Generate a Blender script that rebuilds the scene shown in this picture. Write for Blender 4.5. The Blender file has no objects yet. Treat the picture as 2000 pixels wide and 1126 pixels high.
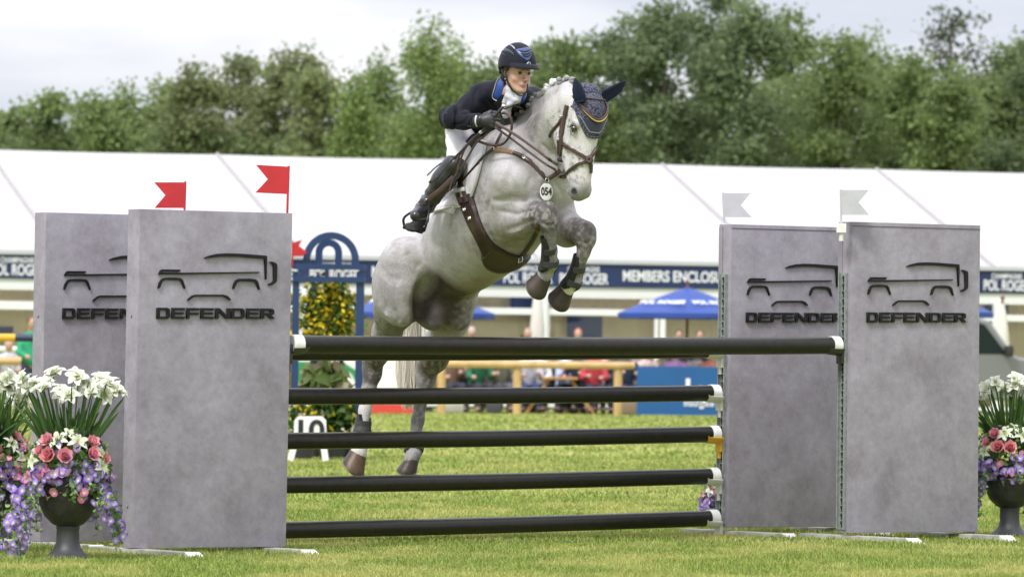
import bpy, math, random, mathutils
import numpy as np
from mathutils import Vector, Matrix
from mathutils.bvhtree import BVHTree
R = math.radians
PI = math.pi
rnd = random.Random(7)
sc = bpy.context.scene
COL = sc.collection

# ------------------------------------------------------------------ camera
CAM_H = 1.05
FPX = 11111.0                      # focal length in photo pixels (2000 px wide), 200 mm
PITCH = math.atan(142 / FPX)
ROLL = 0.011
cR = Vector((math.cos(ROLL), 0, math.sin(ROLL)))
cF0 = Vector((0, math.cos(PITCH), math.sin(PITCH)))
cF = (cF0 - cR * cF0.dot(cR)).normalized()
cU = cR.cross(cF)
cam_d = bpy.data.cameras.new('camera')
cam = bpy.data.objects.new('camera', cam_d)
COL.objects.link(cam)
M = Matrix((cR, cU, -cF)).transposed().to_4x4()
M.translation = Vector((0, 0, CAM_H))
cam.matrix_world = M
cam_d.lens = 200
cam_d.sensor_width = 36
cam_d.clip_end = 2000
cam_d.clip_start = 0.5
cam_d.dof.use_dof = True
cam_d.dof.focus_distance = 33.0
cam_d.dof.aperture_fstop = 6.5
sc.camera = cam

# ------------------------------------------------------------------ world: bright overcast over a Nishita sky
SUN_EL, SUN_AZ = R(50), R(-30)      # azimuth measured from behind the camera towards the left
w = bpy.data.worlds.new('World')
sc.world = w
w.use_nodes = True
nt = w.node_tree
nt.nodes.clear()
N = nt.nodes.new
out = N('ShaderNodeOutputWorld')
bg = N('ShaderNodeBackground')
bg2 = N('ShaderNodeBackground')
mixs = N('ShaderNodeMixShader')
sky = N('ShaderNodeTexSky')
sky.sky_type = 'NISHITA'
sky.sun_disc = False
sky.sun_elevation = SUN_EL
sky.sun_rotation = R(180) + SUN_AZ
sky.air_density = 1.0
sky.dust_density = 1.5
bg.inputs['Strength'].default_value = 0.11
nt.links.new(sky.outputs[0], bg.inputs['Color'])
tc = N('ShaderNodeTexCoord')
mp = N('ShaderNodeMapping')
mp.inputs['Scale'].default_value = (2.2, 2.2, 9.0)
nz = N('ShaderNodeTexNoise')
nz.inputs['Scale'].default_value = 3.1
nz.inputs['Detail'].default_value = 7
nz.inputs['Roughness'].default_value = 0.5
nt.links.new(tc.outputs['Generated'], mp.inputs['Vector'])
nt.links.new(mp.outputs[0], nz.inputs['Vector'])
cr = N('ShaderNodeValToRGB')
cr.color_ramp.elements[0].position = 0.40
cr.color_ramp.elements[0].color = (0.63, 0.66, 0.755, 1)
cr.color_ramp.elements[1].position = 0.60
cr.color_ramp.elements[1].color = (0.97, 0.965, 0.985, 1)
nt.links.new(nz.outputs['Fac'], cr.inputs['Fac'])
nt.links.new(cr.outputs['Color'], bg2.inputs['Color'])
# an overcast sky is up to three times as bright overhead as at the horizon
sx = N('ShaderNodeSeparateXYZ'); nt.links.new(tc.outputs['Generated'], sx.inputs[0])
ml = N('ShaderNodeMath'); ml.operation = 'MULTIPLY_ADD'; ml.use_clamp = False
ml.inputs[1].default_value = 1.35; ml.inputs[2].default_value = .90
mxz = N('ShaderNodeMath'); mxz.operation = 'MAXIMUM'; mxz.inputs[1].default_value = 0
nt.links.new(sx.outputs['Z'], mxz.inputs[0]); nt.links.new(mxz.outputs[0], ml.inputs[0])
nt.links.new(ml.outputs[0], bg2.inputs['Strength'])
mixs.inputs['Fac'].default_value = 0.9
nt.links.new(bg.outputs[0], mixs.inputs[1])
nt.links.new(bg2.outputs[0], mixs.inputs[2])
nt.links.new(mixs.outputs[0], out.inputs['Surface'])

sun_d = bpy.data.lights.new('sun', 'SUN')
sun_d.energy = 2.5
sun_d.angle = R(12)
sun_d.color = (1.0, 0.955, 0.91)
sun = bpy.data.objects.new('sun', sun_d)
COL.objects.link(sun)
# direction the light comes FROM: behind the camera, to the left, high
sd = Vector((math.sin(SUN_AZ) * math.cos(SUN_EL), -math.cos(SUN_AZ) * math.cos(SUN_EL), math.sin(SUN_EL)))
sun.rotation_euler = sd.to_track_quat('Z', 'Y').to_euler()
sun.location = (0, 0, 60)

sc.view_settings.view_transform = 'Standard'
sc.view_settings.look = 'None'
sc.view_settings.exposure = 0.3
sc.view_settings.gamma = 1.0
sc.cycles.max_bounces = 6
sc.cycles.transparent_max_bounces = 12
sc.cycles.use_adaptive_sampling = True
sc.cycles.adaptive_threshold = 0.02

# ------------------------------------------------------------------ from the photo's pixels to points of the place
def at(px, py, Y):
    """the point at depth Y (metres from the camera along +Y) that the photo shows at pixel px, py"""
    d = cF + cR * ((px - 1000) / FPX) - cU * ((py - 563) / FPX)
    return Vector((0, 0, CAM_H)) + d * (Y / d.y)

def on_plane(px, py, p0, nrm):
    d = cF + cR * ((px - 1000) / FPX) - cU * ((py - 563) / FPX)
    o = Vector((0, 0, CAM_H))
    return o + d * ((p0 - o).dot(nrm) / d.dot(nrm))

def proj(p):
    v = Vector(p) - Vector((0, 0, CAM_H))
    z = v.dot(cF)
    return (1000 + FPX * v.dot(cR) / z, 563 - FPX * v.dot(cU) / z)

def smooth(a, b, x):
    t = min(1, max(0, (x - a) / (b - a)))
    return t * t * (3 - 2 * t)

def gh(x, y):
    """height of the turf: almost flat, a little higher on the right"""
    a = 0.028 * smooth(-2.0, 2.6, x) * (1 - smooth(45, 80, y))
    a -= 0.036 * (1 - smooth(45, 80, y))
    return a + 0.006 * math.sin(x * 1.3 + y * .31) * math.sin(y * .9 + 1.0) * (1 - smooth(60, 90, y))

# ------------------------------------------------------------------ mesh helpers
class MB:
    def __init__(s):
        s.v = []; s.f = []; s.c = []; s.cur = None; s.mi = []; s.m = 0
    def add(s, vs, fs, col=None):
        o = len(s.v)
        s.v += [tuple(p) for p in vs]
        s.f += [tuple(i + o for i in f) for f in fs]
        s.mi += [s.m] * len(fs)
        c = col if col is not None else (s.cur or (1, 1, 1))
        s.c += [c] * len(vs)
        return s
    def box(s, c, ax, ay, az, hx, hy, hz, col=None, bev=0.0):
        """box centred at c with unit axes ax, ay, az and half sizes"""
        c = Vector(c); ax = Vector(ax); ay = Vector(ay); az = Vector(az)
        if bev <= 0:
            vs = [c + ax * (i * hx) + ay * (j * hy) + az * (k * hz) for i in (-1, 1) for j in (-1, 1) for k in (-1, 1)]
            fs = [(0, 1, 3, 2), (4, 6, 7, 5), (0, 4, 5, 1), (2, 3, 7, 6), (0, 2, 6, 4), (1, 5, 7, 3)]
            return s.add(vs, fs, col)
        bm = __import__('bmesh').new()
        import bmesh
        bmesh.ops.create_cube(bm, size=2)
        for v in bm.verts:
            v.co = Vector((v.co.x * hx, v.co.y * hy, v.co.z * hz))
        bmesh.ops.bevel(bm, geom=bm.edges[:], offset=bev, segments=2, affect='EDGES', profile=.6)
        bm.verts.index_update()
        vs = [c + ax * v.co.x + ay * v.co.y + az * v.co.z for v in bm.verts]
        fs = [tuple(v.index for v in f.verts) for f in bm.faces]
        bm.free()
        return s.add(vs, fs, col)
    def bx(s, x0, x1, y0, y1, z0, z1, col=None):
        return s.box(((x0 + x1) / 2, (y0 + y1) / 2, (z0 + z1) / 2), (1, 0, 0), (0, 1, 0), (0, 0, 1), abs(x1 - x0) / 2, abs(y1 - y0) / 2, abs(z1 - z0) / 2, col)
    def tube(s, path, rad, n=8, col=None, caps=True, sq=None):
        """tube along path; rad number or list; sq=(vector, factor) flattens the section along the vector"""
        P = [Vector(p) for p in path]
        m = len(P)
        if not hasattr(rad, '__len__'): rad = [rad] * m
        t0 = (P[1] - P[0]).normalized()
        a = t0.orthogonal().normalized()
        if sq: 
            a = (Vector(sq[0]) - t0 * Vector(sq[0]).dot(t0)).normalized()
        vs = []
        for i in range(m):
            t = (P[min(i + 1, m - 1)] - P[max(i - 1, 0)])
            if t.length < 1e-9: t = t0
            t.normalize()
            a = (a - t * a.dot(t))
            a = a.normalized() if a.length > 1e-6 else t.orthogonal().normalized()
            b = t.cross(a)
            for k in range(n):
                th = 2 * PI * k / n
                ca, sa = math.cos(th), math.sin(th)
                fa = sq[1] if sq else 1
                vs.append(P[i] + a * (ca * rad[i] * fa) + b * (sa * rad[i]))
        fs = []
        for i in range(m - 1):
            for k in range(n):
                k2 = (k + 1) % n
                fs.append((i * n + k, i * n + k2, (i + 1) * n + k2, (i + 1) * n + k))
        if caps:
            fs.append(tuple(range(n))[::-1]); fs.append(tuple((m - 1) * n + k for k in range(n)))
        return s.add(vs, fs, col)
    def lathe(s, prof, c=(0, 0, 0), n=32, col=None, rfun=None):
        vs = []
        for i, (r, z) in enumerate(prof):
            for k in range(n):
                th = 2 * PI * k / n
                rr = r * (rfun(th, z) if rfun else 1)
                vs.append((c[0] + rr * math.cos(th), c[1] + rr * math.sin(th), c[2] + z))
        fs = []
        for i in range(len(prof) - 1):
            for k in range(n):
                k2 = (k + 1) % n
                fs.append((i * n + k, i * n + k2, (i + 1) * n + k2, (i + 1) * n + k))
        return s.add(vs, fs, col)
    def prism(s, pts, p0, ax, ay, th, col=None):
        """polygon pts (2D) in the frame p0, ax, ay, extruded by th along ax x ay"""
        p0 = Vector(p0); ax = Vector(ax); ay = Vector(ay)
        nn = ax.cross(ay).normalized()
        n = len(pts)
        vs = [p0 + ax * x + ay * y for x, y in pts] + [p0 + ax * x + ay * y + nn * th for x, y in pts]
        fs = [tuple(range(n))[::-1], tuple(range(n, 2 * n))] + [(i, (i + 1) % n, n + (i + 1) % n, n + i) for i in range(n)]
        return s.add(vs, fs, col)
    def strap(s, path, nrms, wid, th=.004, col=None):
        """flat strap: path points, surface normals, width"""
        P = [Vector(p) for p in path]; m = len(P)
        if not hasattr(wid, '__len__'): wid = [wid] * m
        vs = []
        for i in range(m):
            t = (P[min(i + 1, m - 1)] - P[max(i - 1, 0)]).normalized()
            nn = Vector(nrms[i]).normalized()
            b = t.cross(nn)
            b = b.normalized() if b.length > 1e-6 else t.orthogonal()
            h = wid[i] / 2
            nn2 = b.cross(t)
            if nn2.dot(nn) < 0: nn2 = -nn2
            for (u_, v_) in ((-1, 0), (-1, .7), (-.8, 1), (.8, 1), (1, .7), (1, 0)):
                vs.append(P[i] + b * (u_ * h) + nn2 * (v_ * th))
        fs = []
        for i in range(m - 1):
            for k in range(6):
                k2 = (k + 1) % 6
                fs.append((i * 6 + k, i * 6 + k2, (i + 1) * 6 + k2, (i + 1) * 6 + k))
        fs.append(tuple(range(6))[::-1]); fs.append(tuple((m - 1) * 6 + k for k in range(6)))
        return s.add(vs, fs, col)
    def ball(s, c, r, n=10, m=7, col=None, ax=None):
        c = Vector(c)
        if not hasattr(r, '__len__'): r = (r, r, r)
        ax = ax or (Vector((1, 0, 0)), Vector((0, 1, 0)), Vector((0, 0, 1)))
        vs = [c + ax[2] * r[2]]
        for i in range(1, m):
            ph = PI * i / m
            for k in range(n):
                th = 2 * PI * k / n
                vs.append(c + ax[0] * (r[0] * math.sin(ph) * math.cos(th)) + ax[1] * (r[1] * math.sin(ph) * math.sin(th)) + ax[2] * (r[2] * math.cos(ph)))
        vs.append(c - ax[2] * r[2])
        fs = [(0, 1 + k, 1 + (k + 1) % n) for k in range(n)]
        for i in range(m - 2):
            for k in range(n):
                k2 = (k + 1) % n
                fs.append((1 + i * n + k, 1 + (i + 1) * n + k, 1 + (i + 1) * n + k2, 1 + i * n + k2))
        e = len(vs) - 1; o = 1 + (m - 2) * n
        fs += [(e, o + (k + 1) % n, o + k) for k in range(n)]
        return s.add(vs, fs, col)
    def ring(s, c, r, tr, ax, ay, n=20, k=6, col=None, a0=0, a1=2 * PI):
        c = Vector(c); ax = Vector(ax); ay = Vector(ay)
        full = abs(a1 - a0 - 2 * PI) < 1e-6
        P = [c + ax * (r * math.cos(a0 + (a1 - a0) * i / n)) + ay * (r * math.sin(a0 + (a1 - a0) * i / n)) for i in range(n + 1)]
        return s.tube(P, tr, k, col, caps=not full)
    def build(s, name, mat, parent=None, smooth_=False, loc=None, recalc=True, local=False):
        me = bpy.data.meshes.new(name)
        loc0 = Vector(loc) if loc is not None else None
        if loc0 is not None:
            vs = [(p[0] - loc0.x, p[1] - loc0.y, p[2] - loc0.z) for p in s.v]
        else: vs = s.v
        me.from_pydata(vs, [], s.f)
        if recalc:
            import bmesh
            bm = bmesh.new(); bm.from_mesh(me)
            bmesh.ops.recalc_face_normals(bm, faces=bm.faces[:])
            bm.to_mesh(me); bm.free()
        ca = me.color_attributes.new('Col', 'FLOAT_COLOR', 'POINT')
        ca.data.foreach_set('color', np.array([(c[0], c[1], c[2], 1) for c in s.c], dtype=np.float32).ravel())
        mats = mat if isinstance(mat, (list, tuple)) else [mat]
        for m_ in mats: me.materials.append(m_)
        if len(mats) > 1:
            me.polygons.foreach_set('material_index', s.mi)
        if smooth_:
            me.polygons.foreach_set('use_smooth', [True] * len(me.polygons))
            if smooth_ != 'all':
                me.set_sharp_from_angle(angle=R(38))
        o = bpy.data.objects.new(name, me)
        COL.objects.link(o)
        if loc0 is not None: o.location = loc0
        if parent is not None:
            o.parent = parent
            if loc0 is None and not local:
                o.matrix_parent_inverse = parent.matrix_basis.inverted()
        return o

def npmesh(name, V, F, mat, parent=None, col=None, sm=True):
    """mesh straight from numpy arrays (F: n x 3 or n x 4)"""
    me = bpy.data.meshes.new(name)
    V = np.asarray(V, np.float32); F = np.asarray(F, np.int32)
    me.vertices.add(len(V)); me.vertices.foreach_set('co', V.ravel())
    me.loops.add(F.size); me.loops.foreach_set('vertex_index', F.ravel())
    me.polygons.add(len(F))
    me.polygons.foreach_set('loop_start', np.arange(0, F.size, F.shape[1], dtype=np.int32))
    me.polygons.foreach_set('loop_total', np.full(len(F), F.shape[1], dtype=np.int32))
    if sm: me.polygons.foreach_set('use_smooth', np.ones(len(F), dtype=bool))
    me.update(calc_edges=True)
    if col is not None:
        ca = me.color_attributes.new('Col', 'FLOAT_COLOR', 'POINT')
        c4 = np.ones((len(V), 4), np.float32); c4[:, :3] = col
        ca.data.foreach_set('color', c4.ravel())
    me.materials.append(mat)
    o = bpy.data.objects.new(name, me)
    COL.objects.link(o)
    if parent is not None:
        o.parent = parent
        o.matrix_parent_inverse = parent.matrix_basis.inverted()
    return o

def tag(o, label=None, cat=None, group=None, kind=None):
    if label: o['label'] = label
    if cat: o['category'] = cat
    if group: o['group'] = group
    if kind: o['kind'] = kind
    return o

def thing(name, label, cat, loc=(0, 0, 0), rz=0, group=None):
    o = bpy.data.objects.new(name, None)
    COL.objects.link(o)
    o.location = loc; o.rotation_euler = (0, 0, rz)
    o.empty_display_size = .1
    tag(o, label, cat, group)
    return o

def dup(root, loc, rz=None, label=None, scale=None):
    def cp(o, par):
        c = o.copy(); COL.objects.link(c)
        if par is not None: c.parent = par
        for ch in list(o.children): cp(ch, c)
        return c
    c = cp(root, None)
    c.location = loc
    if rz is not None: c.rotation_euler = (0, 0, rz)
    if scale: c.scale = (scale, scale, scale)
    if label: c['label'] = label
    return c

# ------------------------------------------------------------------ materials
MATS = {}
def mat(name, col=(.5, .5, .5), rough=.6, metal=0.0, spec=.5, vcol=False, noise=None, bump=None, coat=0, sheen=0, trans=0, alpha=None, subsurf=0, voronoi=None):
    """noise=(scale, amount, detail) mottles the colour; bump=(scale, strength, distance)"""
    if name in MATS: return MATS[name]
    m = bpy.data.materials.new(name)
    m.use_nodes = True
    nt = m.node_tree
    b = nt.nodes['Principled BSDF']
    b.inputs['Base Color'].default_value = (*col, 1)
    b.inputs['Roughness'].default_value = rough
    b.inputs['Metallic'].default_value = metal
    b.inputs['Specular IOR Level'].default_value = spec
    b.inputs['Coat Weight'].default_value = coat
    b.inputs['Sheen Weight'].default_value = sheen
    b.inputs['Transmission Weight'].default_value = trans
    if subsurf:
        b.inputs['Subsurface Weight'].default_value = subsurf
        b.inputs['Subsurface Radius'].default_value = (.01, .004, .002)
        b.inputs['Subsurface Scale'].default_value = 1.0
    src = None
    tcn = nt.nodes.new('ShaderNodeTexCoord')
    if vcol:
        a = nt.nodes.new('ShaderNodeAttribute'); a.attribute_name = 'Col'
        mu = nt.nodes.new('ShaderNodeMix'); mu.data_type = 'RGBA'; mu.blend_type = 'MULTIPLY'
        mu.inputs['Factor'].default_value = 1
        mu.inputs['A'].default_value = (*col, 1)
        nt.links.new(a.outputs['Color'], mu.inputs['B'])
        src = mu.outputs['Result']
    if noise:
        n_ = nt.nodes.new('ShaderNodeTexNoise')
        n_.inputs['Scale'].default_value = noise[0]
        n_.inputs['Detail'].default_value = noise[2] if len(noise) > 2 else 4
        n_.inputs['Roughness'].default_value = .6
        nt.links.new(tcn.outputs['Object'], n_.inputs['Vector'])
        mr = nt.nodes.new('ShaderNodeMapRange')
        mr.inputs['From Min'].default_value = .3; mr.inputs['From Max'].default_value = .7
        mr.inputs['To Min'].default_value = 1 - noise[1]; mr.inputs['To Max'].default_value = 1 + noise[1]
        nt.links.new(n_.outputs['Fac'], mr.inputs['Value'])
        vm = nt.nodes.new('ShaderNodeVectorMath'); vm.operation = 'SCALE'
        if src: nt.links.new(src, vm.inputs[0])
        else: vm.inputs[0].default_value = col
        nt.links.new(mr.outputs[0], vm.inputs['Scale'])
        src = vm.outputs[0]
    if src: nt.links.new(src, b.inputs['Base Color'])
    if bump:
        n2 = nt.nodes.new('ShaderNodeTexNoise')
        n2.inputs['Scale'].default_value = bump[0]
        n2.inputs['Detail'].default_value = 4
        nt.links.new(tcn.outputs['Object'], n2.inputs['Vector'])
        bp = nt.nodes.new('ShaderNodeBump')
        bp.inputs['Strength'].default_value = bump[1]
        bp.inputs['Distance'].default_value = bump[2]
        nt.links.new(n2.outputs['Fac'], bp.inputs['Height'])
        nt.links.new(bp.outputs[0], b.inputs['Normal'])
    MATS[name] = m
    return m

def leaf_mat(name, col=(1, 1, 1), trans=.35, rough=.5):
    """foliage and petals: colour per vertex, some light passes through"""
    if name in MATS: return MATS[name]
    m = bpy.data.materials.new(name); m.use_nodes = True
    nt = m.node_tree; nt.nodes.clear()
    o = nt.nodes.new('ShaderNodeOutputMaterial')
    a = nt.nodes.new('ShaderNodeAttribute'); a.attribute_name = 'Col'
    b = nt.nodes.new('ShaderNodeBsdfPrincipled'); b.inputs['Roughness'].default_value = rough
    b.inputs['Specular IOR Level'].default_value = .3
    t = nt.nodes.new('ShaderNodeBsdfTranslucent')
    mx = nt.nodes.new('ShaderNodeMixShader'); mx.inputs[0].default_value = trans
    nt.links.new(a.outputs['Color'], b.inputs['Base Color'])
    nt.links.new(a.outputs['Color'], t.inputs['Color'])
    nt.links.new(b.outputs[0], mx.inputs[1]); nt.links.new(t.outputs[0], mx.inputs[2])
    nt.links.new(mx.outputs[0], o.inputs['Surface'])
    MATS[name] = m
    return m

def glass_mat(name='window_glass', tint=(.9, .95, 1), gloss=.0):
    if name in MATS: return MATS[name]
    m = bpy.data.materials.new(name); m.use_nodes = True
    nt = m.node_tree; nt.nodes.clear()
    o = nt.nodes.new('ShaderNodeOutputMaterial')
    t = nt.nodes.new('ShaderNodeBsdfTransparent'); t.inputs[0].default_value = (*tint, 1)
    g = nt.nodes.new('ShaderNodeBsdfGlossy'); g.inputs['Roughness'].default_value = .03
    mx = nt.nodes.new('ShaderNodeMixShader')
    fr = nt.nodes.new('ShaderNodeFresnel'); fr.inputs[0].default_value = 1.5
    ad = nt.nodes.new('ShaderNodeMath'); ad.operation = 'ADD'; ad.inputs[1].default_value = gloss
    nt.links.new(fr.outputs[0], ad.inputs[0]); nt.links.new(ad.outputs[0], mx.inputs[0])
    nt.links.new(t.outputs[0], mx.inputs[1]); nt.links.new(g.outputs[0], mx.inputs[2])
    nt.links.new(mx.outputs[0], o.inputs['Surface'])
    MATS[name] = m
    return m

# ------------------------------------------------------------------ outline curves and text turned into meshes
def outline_mesh(name, loops, p0, ax, ay, th, mat_, parent=None, bevel=0.0):
    """closed 2D loops (holes allowed) filled and extruded by th, standing on the frame"""
    cu = bpy.data.curves.new(name, 'CURVE'); cu.dimensions = '2D'; cu.fill_mode = 'BOTH'
    for L in loops:
        sp = cu.splines.new('POLY'); sp.points.add(len(L) - 1)
        for i, (x, y) in enumerate(L): sp.points[i].co = (x, y, 0, 1)
        sp.use_cyclic_u = True
    cu.extrude = th / 2 - bevel
    if bevel: cu.bevel_depth = bevel; cu.bevel_resolution = 1; cu.offset = -bevel
    return curve_to_mesh(name, cu, p0, ax, ay, th, mat_, parent)

def curve_to_mesh(name, cu, p0, ax, ay, th, mat_, parent):
    t = bpy.data.objects.new('tmp', cu); COL.objects.link(t)
    dg = bpy.context.evaluated_depsgraph_get()
    me = bpy.data.meshes.new_from_object(t.evaluated_get(dg))
    bpy.data.objects.remove(t)
    me.name = name
    ax = Vector(ax).normalized(); ay = Vector(ay).normalized(); nn = ax.cross(ay).normalized()
    mm = Matrix((ax, ay, nn)).transposed().to_4x4()
    mm.translation = Vector(p0) + nn * (th / 2)
    me.transform(mm)
    me.materials.clear(); me.materials.append(mat_)
    o = bpy.data.objects.new(name, me); COL.objects.link(o)
    if parent is not None:
        o.parent = parent; o.matrix_parent_inverse = parent.matrix_basis.inverted()
    return o

def text_mesh(name, body, size, p0, ax, ay, th, mat_, parent=None, weight=0.0, xs=1.0, align='CENTER', space=1.0, shear=0):
    cu = bpy.data.curves.new(name, 'FONT'); cu.body = body; cu.size = size
    cu.align_x = align; cu.align_y = 'CENTER'; cu.extrude = th / 2; cu.offset = weight; cu.space_character = space; cu.shear = shear
    o = curve_to_mesh(name, cu, (0, 0, 0), (1, 0, 0), (0, 1, 0), 0, mat_, None)
    me = o.data
    ax = Vector(ax).normalized(); ay = Vector(ay).normalized(); nn = ax.cross(ay).normalized()
    mm = Matrix((ax * xs, ay, nn)).transposed().to_4x4(); mm.translation = Vector(p0) + nn * (th / 2)
    me.transform(mm)
    if parent is not None:
        o.parent = parent; o.matrix_parent_inverse = parent.matrix_basis.inverted()
    return o

# ------------------------------------------------------------------ continuous bodies from blended volumes
class Vol:
    """signed distance field built from tapered limbs and ellipsoids, turned into one smooth mesh"""
    def __init__(s, res, k=.03):
        s.res = res; s.k = k; s.ops = []
    def cone(s, a, ra, b, rb, k=None, sd=None, w=1.0, sub=False):
        s.ops.append(('c', np.array(a, float), ra, np.array(b, float), rb, s.k if k is None else k, None if sd is None else np.array(Vector(sd).normalized(), float), w, sub)); return s
    def chain(s, pts, k=None, sd=None, w=1.0):
        for (a, ra), (b, rb) in zip(pts[:-1], pts[1:]): s.cone(a, ra, b, rb, k, sd, w)
        return s
    def ell(s, c, r, ax=None, k=None, sub=False):
        A = np.eye(3) if ax is None else np.array([list(Vector(a).normalized()) for a in ax], float)
        s.ops.append(('e', np.array(c, float), np.array(r, float), A, s.k if k is None else k, sub)); return s
    def bounds(s):
        lo = np.full(3, 1e9); hi = -lo
        for o in s.ops:
            if o[-1]: continue
            if o[0] == 'c':
                r = max(o[2], o[4]) * max(1, o[7])
                lo = np.minimum(lo, np.minimum(o[1], o[3]) - r); hi = np.maximum(hi, np.maximum(o[1], o[3]) + r)
            else:
                r = o[2].max(); lo = np.minimum(lo, o[1] - r); hi = np.maximum(hi, o[1] + r)
        return lo, hi
    def mesh(s, smooth_it=2):
        h = s.res
        lo, hi = s.bounds(); lo = lo - 3 * h; hi = hi + 3 * h
        n = np.ceil((hi - lo) / h).astype(int) + 1
        F = np.full(n, .5, np.float32)
        for o in s.ops:
            if o[0] == 'c':
                _, a, ra, b, rb, k, sd_, w_, sub = o
                r = max(ra, rb) * max(1, w_)
                blo = np.minimum(a, b) - r; bhi = np.maximum(a, b) + r
            else:
                _, c, rr, A, k, sub = o
                blo = c - rr.max(); bhi = c + rr.max()
            pad = k + 3 * h
            i0 = np.maximum(0, np.floor((blo - pad - lo) / h).astype(int)); i1 = np.minimum(n, np.ceil((bhi + pad - lo) / h).astype(int) + 1)
            if (i1 <= i0).any(): continue
            g = [(lo[d] + h * np.arange(i0[d], i1[d])).astype(np.float32) for d in range(3)]
            X, Y, Z = np.meshgrid(*g, indexing='ij')
            if o[0] == 'c':
                if sd_ is not None and w_ != 1:
                    f_ = 1 - 1 / w_
                    q = (X - a[0]) * sd_[0] + (Y - a[1]) * sd_[1] + (Z - a[2]) * sd_[2]
                    X = X - sd_[0] * q * f_; Y = Y - sd_[1] * q * f_; Z = Z - sd_[2] * q * f_
                    ba = b - a; ba = ba - sd_ * (ba @ sd_) * f_
                else: ba = b - a
                x = X - a[0]; y = Y - a[1]; z = Z - a[2]
                L = max(1e-9, ba @ ba)
                t = np.clip((x * ba[0] + y * ba[1] + z * ba[2]) / L, 0, 1)
                d = np.sqrt((x - t * ba[0]) ** 2 + (y - t * ba[1]) ** 2 + (z - t * ba[2]) ** 2) - (ra + (rb - ra) * t)
                if w_ < 1 and sd_ is not None: d = d * max(w_, .5)
            else:
                x = X - c[0]; y = Y - c[1]; z = Z - c[2]
                p = [(x * A[i][0] + y * A[i][1] + z * A[i][2]) for i in range(3)]
                k0 = np.sqrt(sum((p[i] / rr[i]) ** 2 for i in range(3)))
                k1 = np.sqrt(sum((p[i] / rr[i] ** 2) ** 2 for i in range(3))) + 1e-9
                d = k0 * (k0 - 1) / k1
            sl = tuple(slice(i0[d_], i1[d_]) for d_ in range(3))
            G = F[sl]
            if sub:
                d = -d
                hh = np.maximum(k - np.abs(G - d), 0) / k
                F[sl] = np.maximum(G, d) + hh * hh * k * .25
            else:
                hh = np.maximum(k - np.abs(G - d), 0) / k
                F[sl] = np.minimum(G, d) - hh * hh * k * .25
        S = F < 0
        nx, ny, nz_ = n
        cs = [(i, j, k_) for i in (0, 1) for j in (0, 1) for k_ in (0, 1)]
        cnt = np.zeros((nx - 1, ny - 1, nz_ - 1), np.int8)
        for (i, j, k_) in cs: cnt += S[i:nx - 1 + i, j:ny - 1 + j, k_:nz_ - 1 + k_]
        act = (cnt > 0) & (cnt < 8)
        I = np.argwhere(act)
        idx = np.full(act.shape, -1, np.int32); idx[act] = np.arange(len(I))
        acc = np.zeros((len(I), 3)); num = np.zeros(len(I))
        cv = {c_: F[I[:, 0] + c_[0], I[:, 1] + c_[1], I[:, 2] + c_[2]] for c_ in cs}
        for c_ in cs:
            for ax_ in range(3):
                if c_[ax_] == 0:
                    e = list(c_); e[ax_] = 1; e = tuple(e)
                    fa, fb = cv[c_], cv[e]
                    m = (fa < 0) != (fb < 0)
                    t = np.where(m, fa / np.where(m, fa - fb, 1), 0)
                    p = np.repeat(np.array([c_], float), len(I), 0); p[:, ax_] += t
                    acc[m] += p[m]; num[m] += 1
        V = (I + acc / num[:, None]) * h + lo
        quads = []
        for ax_ in range(3):
            u_, v_ = [(1, 2), (2, 0), (0, 1)][ax_]
            sl0 = [slice(1, n[d_] - 1) for d_ in range(3)]; sl1 = list(sl0)
            sl0[ax_] = slice(0, n[ax_] - 1); sl1[ax_] = slice(1, n[ax_])
            A0 = S[tuple(sl0)]; B0 = S[tuple(sl1)]
            E = np.argwhere(A0 != B0)
            fl = A0[tuple(E.T)]
            base = E.copy()
            for d_ in range(3):
                if d_ != ax_: base[:, d_] += 1
            def gi(du, dv):
                q = base.copy(); q[:, u_] += du; q[:, v_] += dv
                return idx[q[:, 0], q[:, 1], q[:, 2]]
            q = np.stack([gi(-1, -1), gi(0, -1), gi(0, 0), gi(-1, 0)], 1)
            q[~fl] = q[~fl][:, ::-1]
            quads.append(q)
        Q = np.concatenate(quads)
        Q = Q[(Q >= 0).all(1)]
        for _ in range(smooth_it):
            acc = np.zeros_like(V); num = np.zeros(len(V))
            for i in range(4):
                np.add.at(acc, Q[:, i], V[Q[:, (i + 1) % 4]] + V[Q[:, (i - 1) % 4]]); np.add.at(num, Q[:, i], 2)
            V = V * .45 + .55 * acc / np.maximum(1, num)[:, None]
        return V, Q

def fbm(V, scale, seed=0, oct=3):
    """cheap lattice noise on points, 0..1"""
    tot = np.zeros(len(V)); amp = 1; s_ = 0
    for o in range(oct):
        p = np.asarray(V) * scale * 2 ** o + seed * 17.3
        i = np.floor(p).astype(np.int64); f = p - i; f = f * f * (3 - 2 * f)
        def hsh(a, b, c):
            x = (a * 374761393 + b * 668265263 + c * 2147483647 + seed * 144665 + o * 9973) & 0xffffffff
            x = ((x ^ (x >> 13)) * 1274126177) & 0xffffffff
            return ((x ^ (x >> 16)) & 0xffff) / 65535.0
        r = 0
        for dx in (0, 1):
            for dy in (0, 1):
                for dz in (0, 1):
                    wgt = (f[:, 0] if dx else 1 - f[:, 0]) * (f[:, 1] if dy else 1 - f[:, 1]) * (f[:, 2] if dz else 1 - f[:, 2])
                    r = r + wgt * hsh(i[:, 0] + dx, i[:, 1] + dy, i[:, 2] + dz)
        tot += r * amp; s_ += amp; amp *= .5
    return tot / s_
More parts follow.
